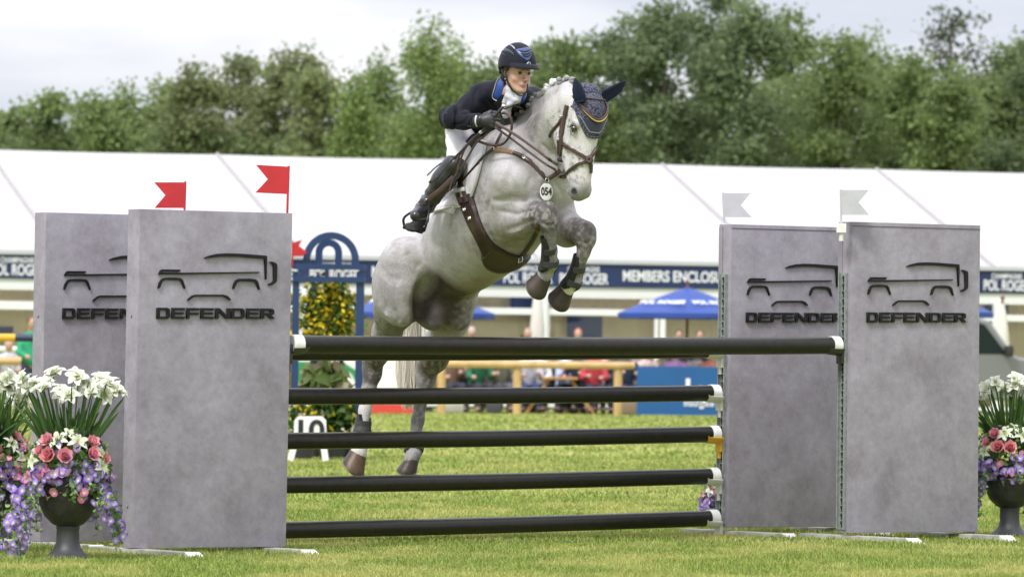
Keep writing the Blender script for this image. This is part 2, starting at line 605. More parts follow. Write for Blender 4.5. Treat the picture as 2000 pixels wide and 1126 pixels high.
# ================================================================== TURF
def grass_ground_mat():
    m = bpy.data.materials.new('turf'); m.use_nodes = True; nt = m.node_tree; b = nt.nodes['Principled BSDF']
    b.inputs['Roughness'].default_value = .9; b.inputs['Specular IOR Level'].default_value = .1
    tc = nt.nodes.new('ShaderNodeTexCoord'); mp = nt.nodes.new('ShaderNodeMapping'); mp.inputs['Scale'].default_value = (1, .35, 1)
    nt.links.new(tc.outputs['Object'], mp.inputs['Vector'])
    a = nt.nodes.new('ShaderNodeTexNoise'); a.inputs['Scale'].default_value = .55; a.inputs['Detail'].default_value = 8; a.inputs['Roughness'].default_value = .62
    c = nt.nodes.new('ShaderNodeTexNoise'); c.inputs['Scale'].default_value = 7; c.inputs['Detail'].default_value = 8; c.inputs['Roughness'].default_value = .7
    nt.links.new(mp.outputs[0], a.inputs['Vector']); nt.links.new(mp.outputs[0], c.inputs['Vector'])
    r1 = nt.nodes.new('ShaderNodeValToRGB'); e = r1.color_ramp.elements
    e[0].position = .36; e[0].color = (.20, .25, .052, 1); e[1].position = .66; e[1].color = (.42, .40, .14, 1)
    x = e.new(.52); x.color = (.28, .32, .08, 1)
    mx = nt.nodes.new('ShaderNodeMath'); mx.operation = 'MULTIPLY_ADD'; mx.inputs[1].default_value = .45; 
    nt.links.new(c.outputs['Fac'], mx.inputs[0])
    s2 = nt.nodes.new('ShaderNodeMath'); s2.operation = 'MULTIPLY'; s2.inputs[1].default_value = .55
    nt.links.new(a.outputs['Fac'], s2.inputs[0]); nt.links.new(s2.outputs[0], mx.inputs[2])
    nt.links.new(mx.outputs[0], r1.inputs['Fac']); nt.links.new(r1.outputs[0], b.inputs['Base Color'])
    bp = nt.nodes.new('ShaderNodeBump'); bp.inputs['Strength'].default_value = .8; bp.inputs['Distance'].default_value = .05
    nt.links.new(c.outputs['Fac'], bp.inputs['Height']); nt.links.new(bp.outputs[0], b.inputs['Normal'])
    return m
xs = np.concatenate([np.linspace(-400, -14, 8), np.linspace(-12, 12, 49), np.linspace(14, 400, 8)]); ys = np.concatenate([np.linspace(-40, 18, 6), np.linspace(20, 60, 81), np.linspace(64, 100, 10), np.linspace(120, 900, 8)])
V = [(x, y, gh(x, y)) for y in ys for x in xs]; nx_ = len(xs)
F = [(j * nx_ + i, j * nx_ + i + 1, (j + 1) * nx_ + i + 1, (j + 1) * nx_ + i) for j in range(len(ys) - 1) for i in range(nx_ - 1)]
g_ = npmesh('ground', V, F, grass_ground_mat()); tag(g_, kind='structure')

# blades of grass: denser and finer where the camera stands near
rs_ = np.random.RandomState(3)
def blades(n, y0, y1, h0, wd, pw=1.0):
    y = y0 + (y1 - y0) * rs_.rand(n) ** pw
    x = (rs_.rand(n) * 2 - 1) * (y * .12 + .8)
    z = np.array([gh(a, b) for a, b in zip(x, y)]) - .002
    P = np.stack([x, y, z], 1)
    patchy = fbm(P * np.array([1, .5, 1]), 1.6, 11, 4)
    h = h0 * (.45 + .9 * rs_.rand(n)) * (.55 + .9 * patchy)
    ln = rs_.randn(n, 2) * .45
    an = rs_.rand(n) * PI
    wv = np.stack([np.cos(an), np.sin(an) * .6, np.zeros(n)], 1) * (wd * (.6 + .8 * rs_.rand(n)))[:, None]
    mid = P + np.stack([ln[:, 0] * h * .35, ln[:, 1] * h * .35, h * .6], 1)
    tip = P + np.stack([ln[:, 0] * h, ln[:, 1] * h, h * (.95 - .3 * np.abs(ln[:, 0]).clip(0, 1))], 1)
    V = np.stack([P - wv, P + wv, mid + wv * .7, mid - wv * .7, tip], 1).reshape(-1, 3)
    base = np.arange(n)[:, None] * 5
    T = np.concatenate([base + np.array([[0, 1, 2]]), base + np.array([[0, 2, 3]]), base + np.array([[3, 2, 4]])])
    dry = np.clip((fbm(P * np.array([1, .45, 1]), 2.2, 21, 4) - .47) * 5, 0, 1) * .55 + (rs_.rand(n) < .10) * .6
    dry = np.clip(dry, 0, 1)[:, None]
    g0 = np.array([[.205, .275, .058]]) * (.45 + 1.1 * rs_.rand(n, 1)); g1 = np.array([[.50, .46, .17]]) * (.75 + .5 * rs_.rand(n, 1))
    c = g0 * (1 - dry) + g1 * dry
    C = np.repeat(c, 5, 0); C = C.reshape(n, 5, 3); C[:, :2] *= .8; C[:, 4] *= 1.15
    return V, T, C.reshape(-1, 3)
Vs, Ts, Cs, o_ = [], [], [], 0
for a in ((260000, 26.5, 33, .032, .0024), (210000, 33, 44, .032, .0034), (90000, 44, 64, .036, .006), (50000, 64, 112, .045, .013)):
    V, T, C = blades(*a); Vs.append(V); Ts.append(T + o_); Cs.append(C); o_ += len(V)
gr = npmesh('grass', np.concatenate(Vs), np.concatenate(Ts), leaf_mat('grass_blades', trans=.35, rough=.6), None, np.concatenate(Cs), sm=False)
tag(gr, 'short mown green turf with dry straw patches', 'grass', kind='stuff')

# ================================================================== MARQUEE
AL = R(17.9)
tu = Vector((math.cos(AL), math.sin(AL), 0)); tn = Vector((math.sin(AL), -math.cos(AL), 0)); TZ = Vector((0, 0, 1))   # along the front, out of the front, up
T0 = Vector((0, 125, 0))
def TP(u, n, z): return T0 + tu * u + tn * n + TZ * z
pvc = mat('marquee_pvc', (.80, .80, .83), .55, noise=(.5, .04), bump=(.8, .25, .25))
alu = mat('marquee_aluminium', (.52, .53, .56), .45, metal=.3)
upvc = mat('white_frame', (.74, .75, .77), .45)
navyv = mat('valance_navy', (.010, .024, .095), .6, noise=(.8, .2))
lining = mat('beige_lining', (.90, .64, .29), .8, noise=(.6, .1))
whitetext = mat('white_print', (.75, .76, .80), .5)
EAVE, VAL, RID, HALF = 3.22, 2.70, 5.72, 7.5
marq = thing('marquee', 'long white marquee with navy fascia and glazed beige-lined front wall', 'marquee', tuple(T0))
BAY = 5.42
OFFS = min(np.linspace(-12, 2, 700), key=lambda u: abs(proj(TP(u, -HALF, RID))[0] - 425))
seams = [OFFS + BAY * k for k in range(-5, 8)]
mb = MB()
for a, b in zip(seams[:-1], seams[1:]):                                # each bay sags a little between its seams
    nu, nv = 10, 8
    for side in (1, -1):
        o = len(mb.v)
        vs = [TP(a + (b - a) * i / nu, -HALF + side * HALF * j / nv, RID + (EAVE - RID) * j / nv - .07 * min(1, .25 + j / 4) * math.sin(PI * i / nu) * (1 - .3 * j / nv)) for j in range(nv + 1) for i in range(nu + 1)]
        mb.add(vs, [(j * (nu + 1) + i, j * (nu + 1) + i + 1, (j + 1) * (nu + 1) + i + 1, (j + 1) * (nu + 1) + i) for j in range(nv) for i in range(nu)], (.82, .82, .85))
mb.build('roof', leaf_mat('roof_membrane', trans=.5, rough=.5), marq, 'all')
for u in seams:
    mb = MB()
    mb.tube([TP(u, .02, EAVE + .01), TP(u, -HALF, RID + .01), TP(u, -2 * HALF, EAVE + .01)], .042, 6)
    mb.build('roof_seam', mat('seam_grey', (.36, .34, .34), .7, spec=.1), marq, True)
mb = MB(); mb.box(TP((seams[0] + seams[-1]) / 2, .06, (EAVE + VAL) / 2), tu, tn, TZ, (seams[-1] - seams[0]) / 2, .03, (EAVE - VAL) / 2); mb.build('fascia', navyv, marq)
mb = MB(); mb.box(TP((seams[0] + seams[-1]) / 2, .07, EAVE + .04), tu, tn, TZ, (seams[-1] - seams[0]) / 2, .07, .045); mb.build('gutter', alu, marq)
mb = MB(); mb.box(TP((seams[0] + seams[-1]) / 2, 0, VAL - .09), tu, tn, TZ, (seams[-1] - seams[0]) / 2, .04, .09); mb.build('header_beam', upvc, marq)
mb = MB(); mb.box(TP((seams[0] + seams[-1]) / 2, -15.0, 1.35), tu, tn, TZ, (seams[-1] - seams[0]) / 2, .04, 1.9); 
for u in (seams[0], seams[-1]): mb.box(TP(u, -HALF, 1.4), tn, tu, TZ, HALF, .04, 1.8)
mb.build('rear_wall', pvc, marq)
mb = MB(); m_ = 520; ua, ub = seams[0], seams[-1]                       # pleated lining hangs behind the glass
vs = [TP(ua + (ub - ua) * i / m_, -.40 + .035 * math.sin(i * 2.2), z) for i in range(m_ + 1) for z in (0, VAL)]
mb.add(vs, [(2 * i, 2 * i + 2, 2 * i + 3, 2 * i + 1) for i in range(m_)]); mb.build('lining', lining, marq, True)
mb = MB(); mb.box(TP((ua + ub) / 2, -7.5, .03), tu, tn, TZ, (ub - ua) / 2, 7.4, .03); mb.build('floor', mat('marquee_floor', (.12, .11, .10), .7), marq)
def tx(px): 
    """distance along the marquee's front that the photo shows at column px"""
    p = on_plane(px, 640, T0, tn); return (p - T0).dot(tu)
for k, u in enumerate(seams):
    mb = MB(); mb.box(TP(u, .02, (VAL - .18) / 2), tu, tn, TZ, .10, .09, (VAL - .18) / 2); mb.build('column', upvc, marq)
def frame(u0, u1, z0, z1, n=.0, w_=.06, door=False, name='window'):
    mb = MB(); uc = (u0 + u1) / 2; zc = (z0 + z1) / 2
    mb.box(TP(uc, n, z1 - w_), tu, tn, TZ, (u1 - u0) / 2, .035, w_); mb.box(TP(uc, n, z0 + w_), tu, tn, TZ, (u1 - u0) / 2, .035, w_)
    for u in (u0 + w_, u1 - w_): mb.box(TP(u, n + .003, zc), tu, tn, TZ, w_, .036, (z1 - z0) / 2)
    o = mb.build(name, upvc, marq)
    g = MB(); g.box(TP(uc, n, zc), tu, tn, TZ, (u1 - u0) / 2 - .02, .006, (z1 - z0) / 2 - .02); g.build('pane', glass_mat(), o)
    return o
for k, (a, b) in enumerate(zip(seams[:-1], seams[1:])):
    w3 = (b - a) / 2
    for q in range(2):
        u0 = a + .1 + q * (w3 - .05); u1 = u0 + w3 - .1
        if (k + q) % 3 == 1:
            frame(u0, u1, 2.16, VAL - .18, 0, .03); frame(u0, u1, 0.05, 2.16, 0, .06, name='door')
        else:
            frame(u0, u1, 2.16, VAL - .18, 0, .03); frame(u0, u1, .05, 2.16, 0, .04)
# fascia lettering
def fascia(px, kind):
    u = tx(px)
    if kind == 'p':
        text_mesh('fascia_lettering', 'POL ROGER', .33, TP(u, .095, VAL + .17), tu, TZ, .01, whitetext, marq, weight=.006, xs=.64)
        text_mesh('fascia_lettering', 'CHAMPAGNE', .17, TP(u, .095, VAL + .385), tu, TZ, .01, whitetext, marq, weight=.002, xs=.72)
    else: text_mesh('fascia_lettering', 'MEMBERS ENCLOSURE', .33, TP(u, .095, VAL + .25), tu, TZ, .01, whitetext, marq, weight=.007, xs=.80)
for px in (30, 530, 650, 1027, 1136, 1550, 1962): fascia(px, 'p')
for px in (270, 835, 1322, 1770): fascia(px, 'm')
# posters seen through the glass
for k, (x0, x1, y0, y1) in enumerate(((1003, 1058, 574, 612), (1114, 1182, 618, 660), (0, 30, 640, 668), (1930, 1976, 588, 640))):
    u0, u1 = tx(x0), tx(x1); mb = MB(); z1 = 1.05 + (706 + .011 * (x0 - 1000) - y0) / 88; z0 = 1.05 + (706 + .011 * (x0 - 1000) - y1) / 88
    mb.box(TP((u0 + u1) / 2, -.22, (z0 + z1) / 2), tu, tn, TZ, (u1 - u0) / 2, .02, (z1 - z0) / 2)
    tag(mb.build('banner', mat('banner_blue', (.02, .035, .09), .5, noise=(2, .6)), None), ['wide dark blue banner inside the marquee behind the tucked hooves', 'dark blue banner behind the marquee door glass', 'low dark blue banner inside the marquee at the left edge', 'tall dark blue banner inside the marquee above the parked car'][k], 'banner')

# ================================================================== PARASOLS
def parasol(px, apex_y, D_, half, lab, mat_, closed=False):
    p = at(px, apex_y, D_); g = gh(p.x, D_); t = thing('parasol', lab, 'parasol', (p.x, D_, g), rnd.random())
    H_ = p.z - g
    mb = MB(); mb.tube([(0, 0, 0), (0, 0, H_ + .08)], .03, 8); mb.ball((0, 0, H_ + .1), .05, 8, 6); mb.build('pole', mat('parasol_wood', (.18, .09, .05), .5), t, local=True)
    mb = MB()
    if closed: mb.lathe([(.02, H_), (.10, H_ - .3), (.16, H_ - .9), (.14, H_ - 1.3), (.06, H_ - 1.35)], n=12)
    else:
        vs = [(0, 0, H_)]; n = 8
        for r, dz in ((.33, .22), (.66, .46), (1.0, .72), (1.0, .86)):
            for k in range(n * 4):
                a = 2 * PI * k / (n * 4); sag = 1 - .045 * (1 - abs(math.cos(n * a / 2)))
                vs.append((half * r * sag * math.cos(a), half * r * sag * math.sin(a), H_ - dz * half * .52))
        m = n * 4; fs = [(0, 1 + k, 1 + (k + 1) % m) for k in range(m)]
        for i in range(3): fs += [(1 + i * m + k, 1 + (i + 1) * m + k, 1 + (i + 1) * m + (k + 1) % m, 1 + i * m + (k + 1) % m) for k in range(m)]
        mb.add(vs, fs)
    mb.build('canopy', mat_, t, True, local=True)
    mb = MB(); mb.bx(-.25, .25, -.25, .25, 0, .06); mb.build('base', mat('parasol_base', (.05, .05, .05), .7), t, local=True)
    if not closed:
        for k in (-1, 1):
            a = -t.rotation_euler.z - PI / 2 + k * .55
            d = Vector((math.cos(a), math.sin(a), 0)); sd_ = Vector((-d.y, d.x, 0)); up = (Vector((0, 0, 1)) * .885 - d * -.0).normalized()
            sl = (Vector((0, 0, 1)) * .34 - d * .66).normalized()
            c = d * half * .66 + Vector((0, 0, H_ - .47 * half * .52 + .03))
            bpy.context.view_layer.update()
            text_mesh('canopy_print', 'POL ROGER', .20, t.matrix_world @ (c + d * .05), (t.matrix_world.to_3x3() @ sd_), (t.matrix_world.to_3x3() @ sl), .004, whitetext, t, weight=.006)
    return t
bluep = mat('parasol_blue', (.016, .055, .27), .6, noise=(1.5, .12))
for a in ((1343, 560, 118, 1.48, 'bright blue parasol between the fence and the marquee, left of the grey panels'), (822, 556, 117, 1.55, 'blue parasol partly hidden behind the horse\'s haunches'), (1800, 556, 114, 1.45, 'blue parasol mostly hidden behind the right-hand grey panels')):
    parasol(*a, bluep)
parasol(1050, 560, 121, .2, 'closed pale parasol beside the marquee column under the front hooves', mat('parasol_cream', (.62, .60, .55), .7), True)
parasol(1958, 590, 121, .2, 'closed pale parasol standing behind the parked car', mat('parasol_cream'), True)

# ================================================================== RAIL FENCE, BOARDS
wood = mat('pale_timber', (.50, .34, .15), .7, noise=(4, .2))
ft = thing('rail_fence', 'pale timber post and rail fence in front of the seated crowd', 'fence', (0, 113, 0))
pxs = [862, 1010, 1207]
xa, xb = at(660, 720, 113).x, at(1240, 720, 113).x
mb = MB(); mb.tube([(xa, 113, .98), (xb, 113, .99)], .075, 8); mb.build('rail', wood, ft, True)
for px in (700, 862, 1010, 1207):
    x = at(px, 760, 113).x; mb = MB(); mb.tube([(x, 113.06, 0), (x, 113.06, 1.02)], .085, 8); mb.build('post', wood, ft, True)
ft2 = thing('rail_fence', 'pale timber rail fence behind the striped poles at the left edge', 'fence', (-9, 104, 0))
mb = MB(); mb.tube([(-13, 104, .95), (at(300, 705, 104).x, 104, .95)], .07, 8); mb.build('rail', wood, ft2, True)
for x in (-11.5, -9.6, -7.2): mb = MB(); mb.tube([(x, 104.06, 0), (x, 104.06, 1.0)], .08, 8); mb.build('post', wood, ft2, True)
ft3 = thing('barrier', 'low white rail barrier in front of the marquee at the left', 'barrier', (-9.5, 110, 0))
mb = MB(); mb.tube([(-14, 110, 1.18), (at(300, 690, 110).x, 110, 1.18)], .05, 6); mb.tube([(-14, 110, .5), (at(300, 690, 110).x, 110, .5)], .04, 6); mb.build('rail', upvc, ft3)
def boardpanel(x0, x1, y0, y1, D_, m_, lab, cat='advertising board'):
    a = at(x0, y1, D_); b = at(x1, y0, D_); t = thing('advertising_board', lab, cat, ((a.x + b.x) / 2, D_, 0))
    mb = MB(); mb.bx(a.x, b.x, D_ - .02, D_ + .02, max(.02, a.z), b.z); mb.build('panel', m_, t)
    mb = MB()
    for x in (a.x + .06, b.x - .06):
        mb = MB(); mb.bx(x - .03, x + .03, D_ + .022, D_ + .08, 0, b.z - .03); mb.build('support', alu, t)
    return t, a, b
lb = mat('board_blue', (.008, .085, .26), .45, noise=(1, .08))
t, a, b = boardpanel(1243, 1680, 719, 809, 112, lb, 'blue advertising board with white lettering right of the timber fence')
hz_ = lambda x, y: at(x, y, 111.97)
text_mesh('lettering', 'Lycetts', .62, hz_(1425, 764), (1, 0, 0), (0, 0, 1), .004, whitetext, t, weight=.012)
text_mesh('small_lettering', 'Insurance Brokers & Financial Services', .155, hz_(1455, 789), (1, 0, 0), (0, 0, 1), .004, whitetext, t, weight=.003)
t, a, b = boardpanel(576, 812, 705, 809, 111, mat('board_white', (.72, .72, .74), .5), 'white advertising board with green end and red foot behind the blue arch')
def col_panel(x0, x1, y0, y1, m_, name):
    a = at(x0, y1, 110.97); b = at(x1, y0, 110.97); mb = MB(); mb.bx(a.x, b.x, 110.965, 110.975, a.z, b.z); mb.build(name, m_, t)
col_panel(580, 626, 706, 760, mat('board_green', (.02, .22, .08), .5), 'green_print'); col_panel(680, 812, 788, 808, mat('board_red', (.55, .05, .035), .5), 'red_print')
pt = [at(626, 760, 110.96), at(640, 745, 110.96), at(655, 722, 110.96), at(670, 712, 110.96), at(690, 725, 110.96), at(700, 745, 110.96)]
mb = MB(); mb.tube(dens_ if False else pt, .06, 6, sq=((0, 1, 0), .1)); mb.build('curved_print', mat('board_green'), t)
text_mesh('red_lettering', 'festival', .22, at(745, 798, 110.955), (1, 0, 0), (0, 0, 1), .004, whitetext, t) if False else None

# ================================================================== PICNIC TABLES, SEATED CROWD
def picnic(px, D_, lab):
    x = at(px, 760, D_).x; t = thing('picnic_table', lab, 'picnic table', (x, D_, 0), 0, 'picnic tables behind the fence')
    tm = mat('table_timber', (.42, .22, .08), .65, noise=(5, .2))
    def bxx(name, *a):
        mb = MB(); mb.bx(*a); o = mb.build(name, tm, None); o.parent = t
    bxx('tabletop', -.9, .9, -.36, .36, .70, .745)
    for s in (-1, 1): bxx('bench', -.9, .9, s * .72 - .13, s * .72 + .13, .43, .47)
    for sx in (-.6, .6):
        for s in (-1, 1):
            mb = MB(); mb.tube([(sx, s * .68, 0), (sx, s * .22, .7)], .045, 4); o = mb.build('leg', tm, None); o.parent = t
        mb = MB(); mb.tube([(sx + .05, -.72, .40), (sx + .05, .72, .40)], .045, 4); o = mb.build('crossbar', tm, None); o.parent = t
    return t
def picnic_end(px, D_, lab):
    t = picnic(px, D_, lab); t.rotation_euler = (0, 0, PI / 2); return t
picnic_end(1093, 115, 'orange-brown picnic table end-on behind the middle of the fence')
picnic(935, 116, 'picnic table behind the fence beside the horse\'s tail'); picnic(1330, 116, 'picnic table behind the blue advertising board')
SK = [(.50, .31, .24), (.46, .27, .2), (.55, .36, .28)]
HRC = [(.03, .02, .015), (.12, .07, .035), (.30, .20, .10), (.35, .33, .31)]
pcount = 0
def spectator(px, D_, pose, top, bot, hair, lab, face=0.0, hat=None, feet_z=0.0, skirt=False):
    """one spectator: continuous body, clothes and hair as parts. pose 'sit' or 'stand'"""
    global pcount
    pcount += 1
    x = at(px, 740, D_).x
    t = thing('person', lab, 'person', (x, D_, 0), face)
    r_ = random.Random(pcount * 31)
    lean = r_.uniform(-.02, .10)
    if pose == 'sit':
        pel = Vector((0, .05, .52)); ch = Vector((r_.uniform(-.03, .03), -.03 - lean, .95)); hd = ch + Vector((r_.uniform(-.02, .02), -.05 - lean * .4, .30))
        kn = [Vector((s * .13, -.38, .52)) for s in (-1, 1)]; an = [Vector((s * .15, -.40 + r_.uniform(-.1, .1), .08)) for s in (-1, 1)]
    else:
        pel = Vector((0, 0, .92)); ch = Vector((0, -.02, 1.32)); hd = ch + Vector((0, -.03, .32))
        kn = [Vector((s * .10, -.03, .50)) for s in (-1, 1)]; an = [Vector((s * .12, 0, .08)) for s in (-1, 1)]
    sh = [ch + Vector((s * .19, .01, .06)) for s in (-1, 1)]
    el = [sh[i] + Vector((s * r_.uniform(.04, .10), -.06, -.27)) for i, s in enumerate((-1, 1))]
    hn = [el[i] + Vector((-s * r_.uniform(.02, .14), -.20, r_.uniform(-.05, .14) if pose == 'sit' else r_.uniform(-.2, -.05))) for i, s in enumerate((-1, 1))]
    v = Vol(.024, .05)
    v.ell(hd, (.078, .095, .115)); v.cone(hd - Vector((0, -.02, .08)), .05, ch + Vector((0, 0, .1)), .055)
    v.chain([(ch, .12), (pel, .13)])
    for i in range(2):
        v.chain([(sh[i], .045), (el[i], .04), (hn[i], .032)]); v.ell(hn[i], (.04, .045, .04))
        v.chain([(pel + Vector(((i * 2 - 1) * .09, 0, 0)), .08), (kn[i], .06), (an[i], .045), (an[i] + Vector((0, -.14, -.04)), .04)])
    def put(name, vol, m_):
        V, Q = vol.mesh(1); o = npmesh(name, V, Q, m_); o.parent = t; return o
    sk = SK[r_.randrange(3)]
    put('body', v, mat('skin_%d' % SK.index(sk), sk, .55))
    c = Vol(.024, .05)
    c.chain([(ch + Vector((0, 0, .04)), .145), (pel + Vector((0, 0, .05)), .155)], sd=(1, 0, 0), w=1.15)
    for i in range(2): c.chain([(sh[i], .07), (el[i], .058), (el[i].lerp(hn[i], .7), .048)])
    nm = 'cloth_%02d%02d%02d' % tuple(int(q * 99) for q in top)
    put('shirt', c, mat(nm, top, .8, noise=(9, .3)))
    c = Vol(.024, .05)
    for i in range(2): c.chain([(pel + Vector(((i * 2 - 1) * .08, 0, 0)), .11), (kn[i], .082), (an[i] + Vector((0, 0, .05)), .06)])
    nm = 'cloth_%02d%02d%02d' % tuple(int(q * 99) for q in bot)
    put('trousers', c, mat(nm, bot, .8))
    c = Vol(.022, .04)
    for i in range(2): c.chain([(an[i], .05), (an[i] + Vector((0, -.14, -.04)), .045)])
    put('shoes', c, mat('shoe_dark', (.03, .025, .02), .5))
    c = Vol(.022, .03); c.ell(hd + Vector((0, .025, .035)), (.088, .095, .10)); c.ell(hd + Vector((0, -.09, -.04)), (.07, .06, .09), sub=True, k=.02)
    put('hair', c, mat('hair_%02d%02d' % (int(hair[0] * 99), int(hair[1] * 99)), hair, .6))
    if hat:
        mb = MB(); mb.lathe([(.16, -.01), (.16, 0), (.10, .015), (.095, .09), (.0, .12)], tuple(hd + Vector((0, 0, .07))), 16)
        o = mb.build('hat', mat('hat_%02d' % int(hat[0] * 99), hat, .7), None, True); o.parent = t
    return t
DKC = (.012, .016, .035)
ppl = [
 (882, 115.2, 'sit', (.16, .10, .07), (.03, .03, .05), 0, 'spectator in a brown top at the fence end beside the horse\'s far hind leg', .3),
 (905, 116.6, 'sit', (.05, .03, .10), (.05, .05, .06), 1, 'spectator in a dark violet top left of the green-clad spectator', -.2),
 (932, 115.0, 'sit', (.02, .13, .07), (.03, .03, .04), 0, 'spectator in a bottle green top bending forward at the table', .4),
 (955, 117.0, 'sit', (.30, .30, .32), (.04, .04, .05), 3, 'grey-haired spectator in a light grey top behind the green-clad one', 0),
 (978, 115.4, 'sit', (.14, .15, .11), (.10, .10, .12), 2, 'spectator in an olive top left of the middle fence post', .2),
 (996, 116.8, 'sit', (.08, .11, .22), (.02, .02, .03), 0, 'spectator in a denim blue shirt just left of the middle fence post', -.1),
 (1032, 115.6, 'sit', (.55, .56, .66), (.03, .05, .14), 2, 'spectator in a white shirt and blue trousers right of the middle fence post', .15),
 (1052, 117.2, 'sit', (.60, .60, .62), (.04, .04, .05), 1, 'spectator in a white top behind the table between the fence posts', -.2),
 (1103, 116.2, 'sit', (.40, .48, .66), (.02, .02, .05), 3, 'spectator in a pale blue shirt seated at the orange-brown table', .5),
 (1133, 115.4, 'sit', DKC, DKC, 1, 'spectator in a navy waistcoat at the right end of the orange-brown table', -.5),
 (1160, 115.0, 'sit', (.45, .05, .07), (.02, .02, .05), 2, 'spectator in a red top left of the right fence post', .1),
 (1182, 116.8, 'sit', (.55, .35, .36), (.04, .03, .04), 1, 'spectator in a pink top behind the one in red', -.1),
 (1222, 115.0, 'sit', (.015, .025, .06), (.015, .02, .05), 0, 'spectator in dark navy right of the right fence post', .3),
 (1262, 117.5, 'sit', (.55, .42, .40), (.05, .05, .05), 3, 'spectator in a pale pink top at the left end of the blue board', 0),
 (1292, 118.2, 'sit', (.60, .50, .35), (.05, .05, .05), 2, 'spectator in a cream top showing over the blue board', .2),
 (1322, 117.6, 'sit', (.35, .20, .42), (.05, .05, .05), 1, 'spectator in a lilac top showing over the blue board', -.3),
 (1356, 118.0, 'sit', (.60, .58, .58), (.05, .05, .05), 3, 'grey-haired spectator in white showing over the blue board', .1),
 (1386, 117.6, 'sit', (.45, .18, .14), (.05, .05, .05), 0, 'spectator in a rust top over the blue board beside the grey panel', 0),
 (1128, 121.5, 'stand', (.20, .20, .25), DKC, 4, 'ginger-haired person standing in front of the marquee door', 0),
 (1325, 121.5, 'stand', (.03, .03, .04), DKC, 0, 'dark-haired person standing under the left side of the blue parasol', 0),
 (1366, 121.0, 'stand', (.02, .02, .03), DKC, 0, 'dark-haired person standing under the right side of the blue parasol', 0),
 (60, 102.5, 'stand', (.02, .28, .14), (.03, .035, .06), 1, 'spectator in a green shirt standing at the left behind the striped poles', .4),
 (18, 106, 'sit', (.42, .42, .45), (.1, .1, .1), 3, 'spectator in grey seated behind the striped poles at the far left', .1),
 (1030, 121, 'stand', (.50, .50, .52), DKC, 2, 'fair-haired person standing beside the closed parasol by the marquee', 0),
 (1212, 119, 'sit', (.10, .30, .20), DKC, 0, 'spectator in a teal top seated far back beside the marquee column', 0),
 (892, 118.5, 'sit', (.02, .02, .03), DKC, 1, 'dark-clad spectator in the second row near the left fence post', .2),
 (920, 119, 'stand', (.30, .10, .12), DKC, 3, 'standing grey-haired spectator in a maroon top beside the horse\'s tail', .1),
 (968, 119.2, 'sit', (.03, .05, .10), DKC, 0, 'spectator in midnight blue in the second row left of the middle post', -.2),
 (1015, 118.6, 'sit', (.10, .07, .12), DKC, 2, 'spectator in plum right beside the middle fence post', .3),
 (1088, 117.6, 'sit', (.02, .03, .05), DKC, 0, 'black-clad spectator with back to the orange-brown table', -.3),
 (1118, 118.4, 'sit', (.50, .46, .40), DKC, 3, 'spectator in a stone-coloured top behind the navy waistcoat', .1),
 (1148, 117.9, 'sit', (.05, .09, .16), DKC, 1, 'spectator in a slate blue top between the navy waistcoat and the red top', 0),
 (1198, 116.4, 'sit', (.02, .02, .04), DKC, 2, 'black-clad spectator just left of the right fence post', .2),
 (1238, 117.8, 'sit', (.35, .33, .36), DKC, 0, 'spectator in mid grey at the end of the rail fence', -.1),
 (1075, 118.8, 'sit', (.10, .09, .12), DKC, 3, 'grey-haired spectator in dark clothes in front of the marquee column', 0),
]
HRC.append((.42, .13, .03))
for (px, D_, pose, top, bot, hi, lab, fc) in ppl: spectator(px, D_, pose, top, bot, HRC[hi], lab, fc)
def bag(px, D_, s, col, lab):
    p = at(px, 800, D_); t = thing('bag', lab, 'bag', (p.x, D_, 0))
    mb = MB(); mb.box((0, 0, .16 * s), (1, 0, 0), (0, 1, 0), (0, 0, 1), .2 * s, .1 * s, .15 * s, bev=.05 * s); o = mb.build('pouch', mat('bag_%02d' % int(col[0] * 99), col, .7), None, True); o.parent = t
    mb = MB(); mb.ring((0, 0, .3 * s), .09 * s, .012, (1, 0, 0), (0, 0, 1), 12, 5, a0=0, a1=PI); o = mb.build('handle', mat('bag_%02d' % int(col[0] * 99)), None, True); o.parent = t
bag(886, 113.8, 1.0, (.55, .53, .5), 'pale bag on the grass behind the left fence post'); bag(965, 114.2, .8, (.05, .05, .06), 'black bag on the grass left of the middle fence post'); bag(1228, 114.4, .9, (.2, .15, .1), 'brown bag on the grass beside the right fence post')
# pale bistro chair at the left
ct = thing('chair', 'slim pale spindle-back chair behind the left rail fence', 'chair', (at(35, 760, 105).x, 105, 0), .3); cmt = mat('chair_pale', (.55, .5, .42), .5)
def cpart(name, f):
    mb = MB(); f(mb); o = mb.build(name, cmt, None); o.parent = ct
cpart('seat', lambda m: m.bx(-.2, .2, -.2, .2, .44, .48))
for sx in (-.18, .18):
    for sy in (-.18, .18): cpart('leg', lambda m: m.tube([(sx, sy, 0), (sx, sy, .44)], .016, 6))
cpart('backrest', lambda m: [m.tube([(x, .19, .48), (x, .21, .95)], .012, 5) for x in (-.18, -.06, .06, .18)] + [m.tube([(-.18, .2, z), (.18, .2, z)], .012, 5) for z in (.6, .93)])

